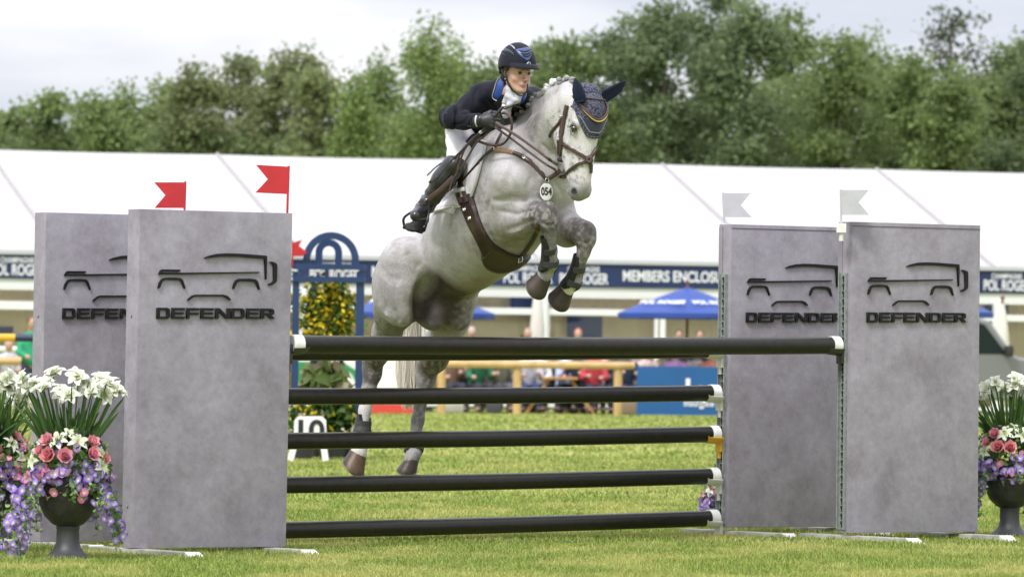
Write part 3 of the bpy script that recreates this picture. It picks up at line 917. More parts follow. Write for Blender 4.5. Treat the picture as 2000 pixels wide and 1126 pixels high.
# ================================================================== PARKED CAR (right edge)
car = thing('parked_car', 'grey off-road car parked behind the white and purple flowers at the right edge', 'car', (0, 0, 0))
cp = mat('car_paint', (.21, .215, .225), .28, metal=.5, coat=.6); cg = mat('car_glass', (.012, .022, .02), .2, spec=.15); ctr = mat('car_trim', (.02, .02, .022), .5); tyre = mat('tyre_rubber', (.02, .02, .02), .8)
prof = [(-2.35, .62), (-2.38, 1.05), (-2.30, 1.20), (-2.22, 1.88), (-2.10, 1.94), (-.2, 1.96), (.05, 1.90), (.52, 1.26), (.62, 1.22), (1.80, 1.14), (1.98, 1.06), (2.02, .78), (2.00, .50), (1.72, .46), (1.66, .70), (1.45, .88), (1.15, .88), (.94, .70), (.88, .42), (-1.0, .42), (-1.06, .70), (-1.27, .88), (-1.57, .88), (-1.78, .70), (-1.84, .46), (-2.3, .46)]
def cpt(name, mb, m_, par=None, sm=False):
    o = mb.build(name, m_, None, sm); o.parent = par or car; return o
mb = MB(); mb.prism(prof, (0, .9, 0), (1, 0, 0), (0, 0, 1), 1.8); body = cpt('body', mb, cp)
bm_m = body.modifiers.new('bevel', 'BEVEL'); bm_m.width = .05; bm_m.segments = 2; bm_m.limit_method = 'ANGLE'; bm_m.angle_limit = R(30)
for s in (-1, 1):
    y = s * .905
    for poly in ([(-.98, 1.28), (-.95, 1.84), (-.18, 1.86), (-.04, 1.82), (.38, 1.28)], [(-2.1, 1.28), (-2.05, 1.82), (-1.12, 1.84), (-1.10, 1.28)]):
        mb = MB(); mb.prism(poly, (0, y + .004 if s < 0 else y - .012, 0), (1, 0, 0), (0, 0, 1), .012); cpt('side_window', mb, cg)
    mb = MB(); mb.box((.40, s * 1.04, 1.34), (1, 0, 0), (0, 1, 0), (0, 0, 1), .07, .12, .10, bev=.03); cpt('wing_mirror', mb, ctr, None, True)
    for xw in (-1.42, 1.30):
        w_ = MB(); w_.ring((xw, s * .82, .40), .30, .10, (1, 0, 0), (0, 0, 1), 24, 10); wo = cpt('wheel', w_, tyre, None, True)
        r_ = MB(); r_.tube([(xw, s * .80, .40), (xw, s * .90, .40)], .22, 16); o = r_.build('rim', mat('alloy_rim', (.4, .4, .42), .3, metal=.8), None); o.parent = wo
    mb = MB(); mb.box((1.99, s * .68, .92), (1, 0, 0), (0, 1, 0), (0, 0, 1), .05, .13, .09, bev=.02); cpt('headlight', mb, mat('lamp_lens', (.6, .62, .65), .1), None, True)
mb = MB(); mb.prism([(-.78, 0), (.78, 0), (.72, .72), (-.72, .72)], (.49, 0, 1.30), (0, 1, 0), (-.58, 0, .81), .012); cpt('windscreen', mb, cg)
mb = MB(); mb.box((2.02, 0, .85), (1, 0, 0), (0, 1, 0), (0, 0, 1), .03, .5, .12); cpt('grille', mb, ctr)
cpos = at(1911, 805, 106); car.location = (cpos.x, 106, 0); car.rotation_euler = (0, 0, R(4))

# ================================================================== BACKGROUND OBSTACLE: blue arch, number 10, flowers
bl = mat('arch_blue', (.008, .030, .105), .45, noise=(3, .15))
AD = 61.0
arch = thing('arch_gate', 'tall navy blue wooden arch gate with round double arch on top', 'arch', (at(640, 800, AD).x, AD, 0))
def az(px, py, d=0): p = at(px, py, AD + d); return p
def post(x0, x1, y0, d=0, w_=.035):
    a = az(x0, y0, d); b = az(x1, y0, d); mb = MB(); mb.bx(a.x, b.x, AD + d - w_, AD + d + w_, 0, a.z); mb.build('post', bl, arch)
post(572, 585, 530); post(696, 712, 530); post(608, 621, 548, .5); post(664, 673, 548, .5)
for (x0, x1, y0, y1) in ((570, 713, 516, 524), (572, 712, 541, 550)): 
    a = az(x0, y1); b = az(x1, y0); mb = MB(); mb.bx(a.x, b.x, AD - .07, AD + .03, a.z, b.z); mb.build('cross_beam', bl, arch); mb = MB(); mb.bx(a.x, b.x, AD + .47, AD + .57, a.z, b.z); mb.build('cross_beam', bl, arch)
def archring(x0, x1, ytop, ybot, d, name='arch_hoop'):
    a = az(x0, ybot, d); b = az(x1, ybot, d); c = az((x0 + x1) / 2, ytop, d); r_ = (b.x - a.x) / 2; zc = c.z - r_; cx = (a.x + b.x) / 2
    mb = MB(); n = 20; th = .076; vs = []
    for i in range(n + 1):
        t_ = PI * i / n
        for (rr, yy) in ((r_, -.03), (r_ - th, -.03), (r_ - th, .03), (r_, .03)): vs.append((cx + rr * math.cos(t_), AD + d + yy, zc + rr * math.sin(t_)))
    mb.add(vs, [(i * 4 + k, i * 4 + (k + 1) % 4, (i + 1) * 4 + (k + 1) % 4, (i + 1) * 4 + k) for i in range(n) for k in range(4)])
    for x in (a.x + th / 2, b.x - th / 2): mb.bx(x - th / 2, x + th / 2, AD + d - .028, AD + d + .028, a.z, zc)
    mb.build(name, bl, arch)
archring(592, 701, 453, 517, 0); archring(616, 668, 467, 517, .4)
fl = thing('flag', 'small red swallowtail flag on the blue arch gate', 'flag', tuple(az(572, 485)))
mb = MB(); pts = [az(*p, -.1) for p in ((571, 474), (590, 468), (584, 480), (600, 492), (590, 500), (571, 500))]
mb.add([p for p in pts] + [p + Vector((0, .01, 0)) for p in pts], [tuple(range(6)), tuple(range(11, 5, -1))] + [(i, (i + 1) % 6, 6 + (i + 1) % 6, 6 + i) for i in range(6)])
mb.build('cloth', mat('flag_red', (.42, .013, .020), .5, noise=(9, .12)), fl)
mb = MB(); mb.tube([az(571, 470, -.1), az(571, 520, -.1)], .010, 6); mb.build('stick', mat('flag_red'), fl)
# number board
nb_ = thing('number_board', 'white number board reading 10 in front of the blue arch', 'sign', (az(606, 850).x, 59, 0))
def nz_(px, py): return at(px, py, 59)
mb = MB(); pl = [(573, 870), (575, 820), (583, 812), (629, 812), (637, 820), (638, 870)]
P3 = [nz_(*p) for p in pl]; c0 = nz_(606, 850)
mb.prism([((p - c0).x, (p - c0).z) for p in P3], c0, (1, 0, 0), (0, 0, 1), .03); wb = mat('board_plastic', (.75, .75, .76), .4); mb.build('plate', wb, nb_)
for (xa_, xb_) in (((575, 868), (567, 900)), ((632, 868), (636, 900))):
    mb = MB(); p, q = nz_(*xa_), nz_(*xb_); q.z = 0; mb.tube([p, q], .045, 4); mb.build('leg', wb, nb_)
text_mesh('numerals', '10', .30, nz_(603, 842) + Vector((0, -.035, 0)), (1, 0, 0), (0, 0, 1), .004, mat('board_ink', (.01, .012, .02), .5), nb_, weight=.008, xs=1.1)

# shrubs and baskets in blossom (small, seen out of focus)
def blossom_mass(name, lab, cat, c, r, n, leafc, flc, ratio, seed, leaf=.05, D_=None, pot=None):
    rr = np.random.RandomState(seed); t = thing(name, lab, cat, tuple(c))
    def quads(k, size, cols, jit, push):
        d = rr.randn(k, 3); d /= np.linalg.norm(d, axis=1)[:, None]
        p = d * (np.array(r) * (push + (1 - push) * rr.rand(k, 1) ** .5)) * (.75 + .5 * fbm(d, 2.5, seed, 2))[:, None] + np.array(c)
        a = rr.randn(k, 3); a /= np.linalg.norm(a, axis=1)[:, None]; b = np.cross(a, rr.randn(k, 3)); b /= np.linalg.norm(b, axis=1)[:, None]
        s_ = size * (.6 + .8 * rr.rand(k, 1)); V = np.stack([p - a * s_, p + b * s_ * .6, p + a * s_, p - b * s_ * .6], 1).reshape(-1, 3)
        cc = np.array(cols)[rr.randint(len(cols), size=k)] * (.7 + .6 * rr.rand(k, 1))
        return V, np.arange(k * 4).reshape(-1, 4), np.repeat(cc, 4, 0)
    V, F, C = quads(n, leaf, leafc, 1, .4); npmesh('foliage', V, F, leaf_mat('leaf'), t, C, sm=False)
    V, F, C = quads(int(n * ratio), leaf * .9, flc, 1, .85); npmesh('blossom', V, F, leaf_mat('petal', trans=.25), t, C, sm=False)
    if pot:
        mb = MB(); mb.lathe([(.0, 0), (pot * .8, 0), (pot, .25), (pot * 1.08, .26), (pot * .9, .24)], (c[0], c[1], 0), 16); mb.build('pot', mat('pot_black', (.02, .02, .025), .5), t, True)
    return t
LG = [(.05, .11, .02), (.09, .16, .03), (.03, .07, .015)]; YF = [(.72, .52, .02), (.78, .62, .04)]
def garland(name, lab, pts, D_, rad, n, seed):
    rr = np.random.RandomState(seed); P = [az(x, y, D_) for x, y in pts]; t = thing(name, lab, 'flowers', tuple(P[0]))
    for nm, cols, k, sz, mt in (('foliage', LG + [(.14, .22, .05)], n, .034, leaf_mat('leaf')), ('blossom', YF, int(n * .75), .030, leaf_mat('petal', trans=.25))):
        u = rr.rand(k) * (len(P) - 1.001); i = u.astype(int); A = np.array([tuple(p) for p in P]); p = A[i] + (A[i + 1] - A[i]) * (u - i)[:, None]
        p = p + rr.randn(k, 3) * rad * (.35 + .9 * fbm(p, 5, seed, 2))[:, None]
        a = rr.randn(k, 3); a /= np.linalg.norm(a, axis=1)[:, None]; b = np.cross(a, rr.randn(k, 3)); b /= np.linalg.norm(b, axis=1)[:, None]; s_ = sz * (.6 + .8 * rr.rand(k, 1))
        V = np.stack([p - a * s_, p + b * s_ * .6, p + a * s_, p - b * s_ * .6], 1).reshape(-1, 3); cc = np.array(cols)[rr.randint(len(cols), size=k)] * (.75 + .5 * rr.rand(k, 1))
        npmesh(nm, V, np.arange(k * 4).reshape(-1, 4), mt, t, np.repeat(cc, 4, 0), sm=False)
garland('flower_garland', 'loose hanging garland of yellow blossom inside the blue arch', [(600, 650), (606, 612), (622, 575), (645, 562), (668, 580), (678, 612), (672, 635), (655, 655), (636, 648), (628, 620), (640, 598)], .25, .085, 1300, 5)
c = az(590, 835, -.6); blossom_mass('potted_plant', 'low potted plant with yellow flowers left of the number board', 'plant', (c.x, AD - .6, .38), (.16, .14, .2), 380, LG, YF + [(.7, .7, .68)], .35, 6, .035, pot=.13)
c = az(655, 830, .1); blossom_mass('potted_plant', 'bushy potted plant with white and yellow flowers behind the number board', 'plant', (c.x, AD + .1, .42), (.34, .25, .30), 1100, LG, YF + [(.7, .7, .68)] * 2, .12, 7, .05, pot=.2)
c = az(636, 745, .3); blossom_mass('potted_plant', 'tall broad-leaved plant standing inside the blue arch', 'plant', (c.x, AD + .45, .78), (.28, .2, .24), 120, [(.20, .27, .09), (.14, .22, .06), (.28, .25, .14)], [(.2, .25, .1)], .05, 8, .12, pot=.18)
c = at(1032, 655, 118); blossom_mass('potted_plant', 'bush with pink flowers beside the marquee column', 'plant', (c.x, 118, 1.0), (.4, .35, .55), 500, LG, [(.65, .15, .25)], .06, 9, .09, pot=.25)

# striped poles of another fence at the left edge
def striped(py, lab, grp):
    t = thing('jump_pole', lab, 'jump pole', tuple(at(20, py, 74)), 0, None)
    a = at(-120, py, 74); b = at(330, py + 3, 74); n = 9
    for i in range(n):
        p, q = a.lerp(b, i / n), a.lerp(b, (i + 1) / n); mb = MB(); mb.tube([p, q], .052, 12); mb.build('band', mat('pole_navy', (.014, .028, .08), .4) if i % 2 else mat('pole_yellow', (.66, .36, .02), .4), t, True)
striped(658, 'upper navy and yellow striped pole at the left edge', 0); striped(735, 'lower navy and yellow striped pole at the left edge', 0)
t = thing('jump_stand', 'white upright stand holding the striped poles behind the left panels', 'jump stand', (at(330, 700, 74).x, 74, 0)); mb = MB(); x = at(333, 700, 74).x; mb.bx(x, x + .08, 74.06, 74.14, 0, 1.7); mb.build('upright', upvc, t); mb = MB(); mb.bx(x - .3, x + .38, 74.05, 74.15, 0, .05); mb.build('foot', upvc, t)

# ================================================================== TREES
def tree(px, top_y, D_, wpx, kind, lab, seed, dens_n=1.0, nm='tree'):
    rr = np.random.RandomState(seed); p = at(px, top_y, D_); Ht = p.z; x0 = p.x; Wd = wpx / FPX * D_ / 2
    t = thing(nm, lab, 'tree', (x0, D_, 0), 0, 'trees behind the marquee')
    cols = {'ash': [(0.187, 0.250, 0.090), (0.220, 0.282, 0.109), (0.160, 0.221, 0.085)], 'larch': [(0.208, 0.286, 0.085), (0.169, 0.243, 0.079), (0.241, 0.311, 0.113)], 'dark': [(0.167, 0.223, 0.109), (0.193, 0.250, 0.117), (0.141, 0.194, 0.098)],
            'olive': [(0.220, 0.263, 0.115), (0.193, 0.243, 0.107), (0.254, 0.282, 0.128)], 'sparse': [(0.093, 0.115, 0.066), (0.120, 0.142, 0.074)]}[kind]
    # trunk and limbs
    mb = MB(); lean = rr.uniform(-.3, .3); base_r = .05 + Ht * .014
    tk = [Vector((x0 + lean * z / Ht + .08 * math.sin(z * 1.3 + seed), D_ + .1 * math.cos(z), z)) for z in np.linspace(0, Ht * .93, 9)]
    mb.tube(tk, [base_r * (1 - .88 * i / 8) for i in range(9)], 7)
    tips = []
    nb = 26 if kind != 'sparse' else 34
    for k in range(nb):
        z = Ht * (.16 + .78 * (k + rr.rand()) / nb); a = rr.rand() * 2 * PI
        zz = z / Ht
        if kind == 'larch': reach = Wd * (1.12 - zz) * 1.25
        else: reach = Wd * max(.16, math.sin(min(1, (1.06 - zz) * 1.55) * PI / 2)) * (.75 + .5 * rr.rand())
        i = min(7, int(z / (Ht * .93) * 8)); b0 = tk[i].lerp(tk[i + 1], z / (Ht * .93) * 8 - i)
        up = .45 if kind != 'larch' else -.1
        tip = b0 + Vector((math.cos(a) * reach, math.sin(a) * reach * .8, reach * up * rr.rand()))
        if tip.z > Ht * 1.0: tip.z = Ht * (.93 + .07 * rr.rand())
        midp = b0.lerp(tip, .5) + Vector((0, 0, reach * .10 * (1 if kind != 'larch' else -1)))
        br = base_r * .33 * (1.15 - zz)
        mb.tube([b0, midp, tip], [br, br * .6, br * .2], 4)
        for j in range(4 if kind != 'sparse' else 6):
            s = rr.rand(); q = b0.lerp(tip, .35 + .65 * s)
            e = q + Vector(rr.randn(3)) * Wd * .16; e.z = min(e.z, Ht * 1.0)
            tips.append((e, s)); mb.tube([q, e], [br * .35, br * .1], 3)
            if kind == 'sparse': 
                for _ in range(2): mb.tube([e, e + Vector(rr.randn(3)) * .3], [br * .12, .006], 3)
        tips.append((tip, 1)); tips.append((midp, .4))
    tips.append((Vector((x0 + lean, D_, Ht * .97)), 1))
    mb.build('trunk', mat('bark', (.085, .065, .045), .9, noise=(3, .3)) if kind != 'sparse' else mat('bark_dark', (.05, .04, .032), .9), t)
    n_leaf = int({'ash': 110, 'larch': 120, 'dark': 140, 'olive': 112, 'sparse': 20}[kind] * dens_n)
    P = []; C = []
    for (e, s) in tips:
        cs = .34 + Wd * .17 * rr.rand()
        n = int(n_leaf * (.6 + .8 * rr.rand()) * (cs / .6))
        d = rr.randn(n, 3) * cs * .50 * np.array([1.15, 1, .72 if kind != 'larch' else 1.1])
        P.append(np.array(e) + d); tint = .78 + .5 * rr.rand()
        C.append(np.array(cols)[rr.randint(len(cols), size=n)] * tint * (.75 + .5 * rr.rand(n, 1)))
    P = np.concatenate(P); C = np.concatenate(C)
    keep = (P[:, 2] > .8) & (P[:, 2] < Ht * 1.03); P = P[keep]; C = C[keep]; k = len(P)
    a = rr.randn(k, 3); a /= np.linalg.norm(a, axis=1)[:, None]; b = np.cross(a, rr.randn(k, 3)); b /= np.linalg.norm(b, axis=1)[:, None]
    s_ = .086 * (.6 + .8 * rr.rand(k, 1)) * (1.0 if kind != 'larch' else .85)
    V = np.stack([P - a * s_, P + b * s_ * .55, P + a * s_, P - b * s_ * .55], 1).reshape(-1, 3)
    npmesh('crown', V, np.arange(k * 4).reshape(-1, 4), leaf_mat('tree_leaf', trans=.5, rough=.6), t, np.repeat(C, 4, 0), sm=False)
    return t
TR = [  # column, top row, distance, width, kind, label
 (-30, 210, 160, 130, 'ash', 'bushy green tree at the extreme left edge of the row'),
 (45, 200, 168, 120, 'ash', 'pointed dark green tree near the left edge'),
 (100, 175, 160, 120, 'ash', 'green tree with thin pointed tops at the left'),
 (165, 205, 172, 110, 'ash', 'low tree right of the thin-pointed green tree'),
 (205, 185, 158, 120, 'ash', 'rounded green tree left of the yellow-green one'),
 (262, 158, 165, 120, 'larch', 'small yellow-green tree left of the big round olive tree'),
 (335, 150, 170, 140, 'ash', 'open airy tree beside the left flank of the round olive tree'),
 (395, 120, 163, 150, 'olive', 'olive tree forming the left shoulder of the tallest left clump'),
 (475, 98, 172, 170, 'olive', 'broad olive green tree rising above the red flags'),
 (560, 86, 165, 180, 'olive', 'tall round olive tree above the blue arch'),
 (640, 122, 160, 150, 'olive', 'olive tree just left of the bright conifer'),
 (690, 150, 152, 120, 'larch', 'bright lime green tree low in front of the conifer'),
 (745, 95, 168, 150, 'larch', 'feathery green conifer left of the tallest conifer'),
 (832, 38, 160, 220, 'larch', 'tallest feathery conifer with a pointed top left of the rider'),
 (905, 80, 170, 150, 'larch', 'feathery conifer directly behind the rider\'s back'),
 (975, 105, 163, 150, 'ash', 'green tree directly behind the rider\'s helmet'),
 (1060, 78, 170, 160, 'ash', 'green tree above the horse\'s plaited neck'),
 (1130, 62, 160, 160, 'ash', 'green tree behind the horse\'s near ear'),
 (1205, 22, 168, 190, 'dark', 'tall dark tree rising right of the horse\'s ears'),
 (1290, -10, 160, 220, 'dark', 'very tall broad tree reaching the top edge right of the horse'),
 (1385, -30, 170, 230, 'dark', 'tallest dark broadleaf tree cut by the top edge'),
 (1475, 0, 160, 220, 'dark', 'great dark tree above the left white flag'),
 (1560, 15, 172, 180, 'ash', 'open-topped tree above the right white flag'),
 (1640, 62, 160, 170, 'ash', 'light green tree above the front right panel'),
 (1720, 52, 170, 180, 'larch', 'yellow-green pointed tree right of the light green one'),
 (1790, 95, 160, 150, 'ash', 'thin tree left of the bare-topped tree'),
 (1868, -10, 166, 170, 'sparse', 'nearly bare tree with thin dark twigs against the sky'),
 (1868, 125, 158, 130, 'ash', 'leafy tree below the bare-topped tree'),
 (1945, 78, 165, 170, 'ash', 'dark-topped tree right of the bare tree'),
 (2030, 60, 160, 160, 'dark', 'dark tree at the extreme right edge of the row'),
]
for i, (px, ty, D_, wp, kd, lab) in enumerate(TR): tree(px, ty, D_ + 6, wp * 1.12, kd, lab, 100 + i)
# undergrowth that closes the row
rr = np.random.RandomState(77); n = 170000
X = -19 + 40 * rr.rand(n); Y = 168 + 9 * rr.rand(n); top = 6.6 + 2.6 * fbm(np.stack([X, Y * 0, Y * 0], 1), .35, 4, 3) + 2.2 * np.clip((X + 2) / 12, 0, 1)
Z = top * rr.rand(n) ** .8; P = np.stack([X, Y, Z], 1)
a = rr.randn(n, 3); a /= np.linalg.norm(a, axis=1)[:, None]; b = np.cross(a, rr.randn(n, 3)); b /= np.linalg.norm(b, axis=1)[:, None]; s_ = .105 * (.6 + .8 * rr.rand(n, 1))
cl = fbm(P, .8, 6, 3)[:, None]; C = (np.array([[.12, .17, .072]]) * (1 - cl) + np.array([[.24, .30, .115]]) * cl) * (.7 + .6 * rr.rand(n, 1))
V = np.stack([P - a * s_, P + b * s_ * .55, P + a * s_, P - b * s_ * .55], 1).reshape(-1, 3)
o = npmesh('undergrowth', V, np.arange(n * 4).reshape(-1, 4), leaf_mat('tree_leaf'), None, np.repeat(C, 4, 0), sm=False)
tag(o, 'tangled green undergrowth filling the foot of the tree row', 'undergrowth', kind='stuff')
# ================================================================== THE JUMP
def concrete_mat():
    m = bpy.data.materials.new('painted_concrete'); m.use_nodes = True; nt = m.node_tree; b = nt.nodes['Principled BSDF']
    b.inputs['Roughness'].default_value = .62; b.inputs['Specular IOR Level'].default_value = .3
    tc = nt.nodes.new('ShaderNodeTexCoord')
    def noise(sc_, det, ro=.6):
        n = nt.nodes.new('ShaderNodeTexNoise'); n.inputs['Scale'].default_value = sc_; n.inputs['Detail'].default_value = det; n.inputs['Roughness'].default_value = ro
        nt.links.new(tc.outputs['Object'], n.inputs['Vector']); return n
    a = noise(3.4, 9, .62); c = noise(19, 8, .72); sp = noise(55, 5, .7)
    r1 = nt.nodes.new('ShaderNodeValToRGB'); e = r1.color_ramp.elements
    e[0].position = .30; e[0].color = (.205, .187, .222, 1); e[1].position = .72; e[1].color = (.312, .296, .346, 1)
    x = e.new(.5); x.color = (.262, .245, .288, 1)
    nt.links.new(a.outputs['Fac'], r1.inputs['Fac'])
    r2 = nt.nodes.new('ShaderNodeMapRange'); r2.inputs['From Min'].default_value = .3; r2.inputs['From Max'].default_value = .7; r2.inputs['To Min'].default_value = .84; r2.inputs['To Max'].default_value = 1.15
    nt.links.new(c.outputs['Fac'], r2.inputs['Value'])
    v1 = nt.nodes.new('ShaderNodeVectorMath'); v1.operation = 'SCALE'; nt.links.new(r1.outputs[0], v1.inputs[0]); nt.links.new(r2.outputs[0], v1.inputs['Scale'])
    r3 = nt.nodes.new('ShaderNodeValToRGB'); r3.color_ramp.elements[0].position = .66; r3.color_ramp.elements[0].color = (0, 0, 0, 1); r3.color_ramp.elements[1].position = .74; r3.color_ramp.elements[1].color = (1, 1, 1, 1)
    nt.links.new(sp.outputs['Fac'], r3.inputs['Fac'])
    mx = nt.nodes.new('ShaderNodeMix'); mx.data_type = 'RGBA'; mx.inputs['B'].default_value = (.44, .42, .46, 1)
    m3 = nt.nodes.new('ShaderNodeMath'); m3.operation = 'MULTIPLY'; m3.inputs[1].default_value = .55; nt.links.new(r3.outputs[0], m3.inputs[0]); nt.links.new(m3.outputs[0], mx.inputs['Factor'])
    nt.links.new(v1.outputs[0], mx.inputs['A'])
    r4 = nt.nodes.new('ShaderNodeValToRGB'); r4.color_ramp.elements[0].position = .25; r4.color_ramp.elements[0].color = (1, 1, 1, 1); r4.color_ramp.elements[1].position = .33; r4.color_ramp.elements[1].color = (0, 0, 0, 1)
    nt.links.new(sp.outputs['Fac'], r4.inputs['Fac'])
    mx2 = nt.nodes.new('ShaderNodeMix'); mx2.data_type = 'RGBA'; mx2.inputs['B'].default_value = (.09, .075, .08, 1)
    m4 = nt.nodes.new('ShaderNodeMath'); m4.operation = 'MULTIPLY'; m4.inputs[1].default_value = .5; nt.links.new(r4.outputs[0], m4.inputs[0]); nt.links.new(m4.outputs[0], mx2.inputs['Factor'])
    nt.links.new(mx.outputs['Result'], mx2.inputs['A'])
    nt.links.new(mx2.outputs['Result'], b.inputs['Base Color'])
    bp = nt.nodes.new('ShaderNodeBump'); bp.inputs['Strength'].default_value = .35; bp.inputs['Distance'].default_value = .006; nt.links.new(c.outputs['Fac'], bp.inputs['Height']); nt.links.new(bp.outputs[0], b.inputs['Normal'])
    return m
conc = concrete_mat()
galv = mat('galvanised', (.33, .36, .36), .45, metal=.55, noise=(40, .25)); slotm = mat('slot_shadow', (.012, .012, .012), .8); footw = mat('weathered_foot', (.36, .35, .33), .7, noise=(9, .3)); whitep = mat('white_paint', (.68, .68, .66), .55, noise=(14, .15)); blk = mat('logo_black', (.008, .0085, .008), .6, spec=.25, noise=(20, .2))
WU = Vector((.823, .568, 0)).normalized(); WB = Vector((-WU.y, WU.x, 0)); WFn = -WB      # along the fence, away from the camera, front normal
A0_ = at(260, 1072, 31.35); A0_.z = 0
WW, WT, WH = .995, .128, 1.868
LOGO = [
 [(1063,577),(1090,566),(1130,557),(1180,554),(1250,556),(1388,566),(1392,572),(1389,690),(1383,692),(1378,583),(1240,572),(1190,571),(1140,572),(1100,577),(1066,580)],
 [(1406,598),(1420,598),(1440,606),(1445,615),(1444,690),(1440,705),(1420,720),(1400,722),(1398,716),(1420,705),(1425,695),(1424,620),(1418,608),(1407,602)],
 [(823,664),(832,645),(842,638),(935,639),(941,645),(930,650),(848,649),(838,655),(940,655),(1352,651),(1352,656),(1100,661),(940,664)],
 [(821,737),(825,710),(838,690),(855,682),(900,680),(940,684),(952,695),(965,737),(958,740),(942,700),(930,694),(860,693),(845,700),(829,737)],
 [(1212,740),(1218,712),(1228,695),(1245,687),(1300,686),(1332,690),(1345,702),(1355,742),(1348,745),(1334,710),(1322,702),(1250,700),(1236,706),(1220,740)],
 [(975,802),(978,793),(1000,775),(1018,770),(1165,770),(1185,777),(1203,795),(1200,800),(1165,779),(1018,779),(1005,783),(982,801)]]
LOGON = ['logo_roofline', 'logo_rear_wheel', 'logo_bonnet_line', 'logo_wheel_arch', 'logo_wheel_arch', 'logo_sill']
def w2(X, Y):
    """from the traced logo to metres on the panel's front"""
    p = on_plane(X / 2.6817, 280 + Y / 2.6817, A0_, WFn) - A0_
    return (p.dot(WU) - .008 * (p.z / 1.0), p.z)
LG2 = [[w2(x, y) for x, y in L] for L in LOGO]
def GL(ch):
    s = .22                                                            # stroke, unit letter 1 wide 1 high
    if ch == 'E': return [[(0, 0), (1, 0), (1, .20), (.23, .20), (.23, .42), (.93, .42), (.93, .60), (.23, .60), (.23, .80), (1, .80), (1, 1), (0, 1)]]
    if ch == 'F': return [[(0, 0), (.23, 0), (.23, .37), (.93, .37), (.93, .56), (.23, .56), (.23, .80), (1, .80), (1, 1), (0, 1)]]
    if ch == 'N': return [[(0, 0), (.21, 0), (.21, .70), (.74, 0), (1, 0), (1, 1), (.79, 1), (.79, .32), (.28, 1), (0, 1)]]
    if ch == 'D': return [[(0, 0), (.80, 0), (.94, .08), (1, .22), (1, .78), (.94, .92), (.80, 1), (0, 1)], [(.23, .21), (.23, .79), (.70, .79), (.78, .70), (.78, .30), (.70, .21)]]
    if ch == 'R': return [[(0, 0), (.27, 0), (.27, .34), (.52, .34), (.72, 0), (1.05, 0), (.80, .36), (.95, .44), (1, .56), (1, .80), (.94, .93), (.80, 1), (0, 1)], [(.27, .56), (.27, .79), (.68, .79), (.74, .74), (.74, .61), (.68, .56)]]
XT = [(815, 882), (893, 960), (970, 1037), (1045, 1112), (1122, 1197), (1205, 1273), (1284, 1350), (1358, 1428)]
def wing(base, lab, track, lean=0.0, hgt=WH, dsh=0.0):
    """a panel: base = foot of its front left corner"""
    t = thing('jump_wing', lab, 'jump panel', tuple(base), 0, 'grey jump panels')
    uz = (Vector((0, 0, 1)) + WU * lean).normalized(); ux = WU
    z0 = .02
    mb = MB(); c = base + WU * (WW / 2) + WB * (WT / 2) + uz * (z0 + hgt / 2)
    mb.box(c, ux, WB, uz, WW / 2, WT / 2, hgt / 2, bev=.004); mb.build('panel', conc, t, 'x', loc=None)
    # edge battens: joints of the box
    if track: mb = MB(); mb.box(base + uz * (z0 + hgt - .024) + WU * (WW / 2) - WB * .0015, ux, WB, uz, WW / 2, .0015, .0012); mb.build('joint', mat('joint_dark', (.07, .065, .07), .8), t)
    fo = base - WB * .001 + uz * z0
    for L, nm in zip(LG2, LOGON): outline_mesh(nm, [[(x, z - z0) for x, z in L]], fo, ux, uz, .012, blk, t, bevel=.0015)
    for ch, (xa, xb_) in zip('DEFENDER', XT):
        (ua, zt), (ub, zb) = w2(xa, 838 + (xa - 815) * .008), w2(xb_, 897)
        outline_mesh('letter', [[(ua + (ub - ua) * x, zb - z0 + (zt - zb) * y) for x, y in L] for L in GL(ch)], fo, ux, uz, .014, blk, t, bevel=.0015)
    if track:
        cs = base - WU * .004 + WB * (WT * .5)
        mb = MB(); mb.box(cs + uz * (z0 + .79), -ux, WB, uz, .004, .030, .77)
        for s in (-1, 1): mb.box(cs + uz * (z0 + .79) + WB * (s * .030) - WU * .008, -ux, WB, uz, .012, .003, .77)
        tr = mb.build('perforated_track', galv, t)
        mb = MB()
        for k in range(33):
            z = .06 + k * .046
            q = cs - WU * .0046 + uz * (z0 + z)
            n = 10; P = [(.013 * math.cos(2 * PI * i / n), .012 * math.sin(2 * PI * i / n)) for i in range(n)]
            mb.prism(P, q, -WB, uz, .0012); mb.prism([(-.006, -.028), (.006, -.028), (.006, -.0105), (-.006, -.0105)], q, -WB, uz, .0012)
        mb.build('keyhole_slots', slotm, tr)
        mb = MB(); mb.box(base - WU * .003 + WB * .104 + uz * (z0 + hgt * .5), -ux, WB, uz, .003, .018, hgt * .49); mb.build('edge_batten', conc, t)
    for k, (u_, f_) in enumerate(((.045, .44), (.90, .27))):
        c = base + WU * u_ + WB * (WT / 2)
        gz = gh(c.x, c.y)
        mb = MB(); mb.box(Vector((c.x, c.y, gz + .012)) - WB * (f_ / 2 - .16) , WU, WB, Vector((0, 0, 1)), .045, f_ / 2 + .26 + WT / 2 - .06, .022, bev=.004)
        o = mb.build('foot', footw, t)
        e = Vector((c.x, c.y, gz + .008)) - WB * (f_ + .17)
        vs = [e + WU * x * .046 + WB * y + Vector((0, 0, z)) for x in (-1, 1) for (y, z) in ((0, .028), (-.09, -.012), (0, -.012))]
        mb = MB(); mb.add(vs, [(0, 1, 2), (3, 5, 4), (0, 3, 4, 1), (1, 4, 5, 2), (0, 2, 5, 3)]); mb.build('painted_end', whitep, o)
    for z in (.10, .25, 1.3): mb = MB(); mb.ball(base - WU * .002 + WB * .07 + uz * z, (.005, .011, .011), 8, 5); mb.build('bolt', galv, t)
    return t
baseFL = A0_.copy(); baseFL.z = -.022
baseRL = A0_ + WB * 1.12 + WU * .053; baseRL.z = -.022
baseFR = A0_ + WU * 4.996; baseFR.z = gh(baseFR.x, baseFR.y) + .030
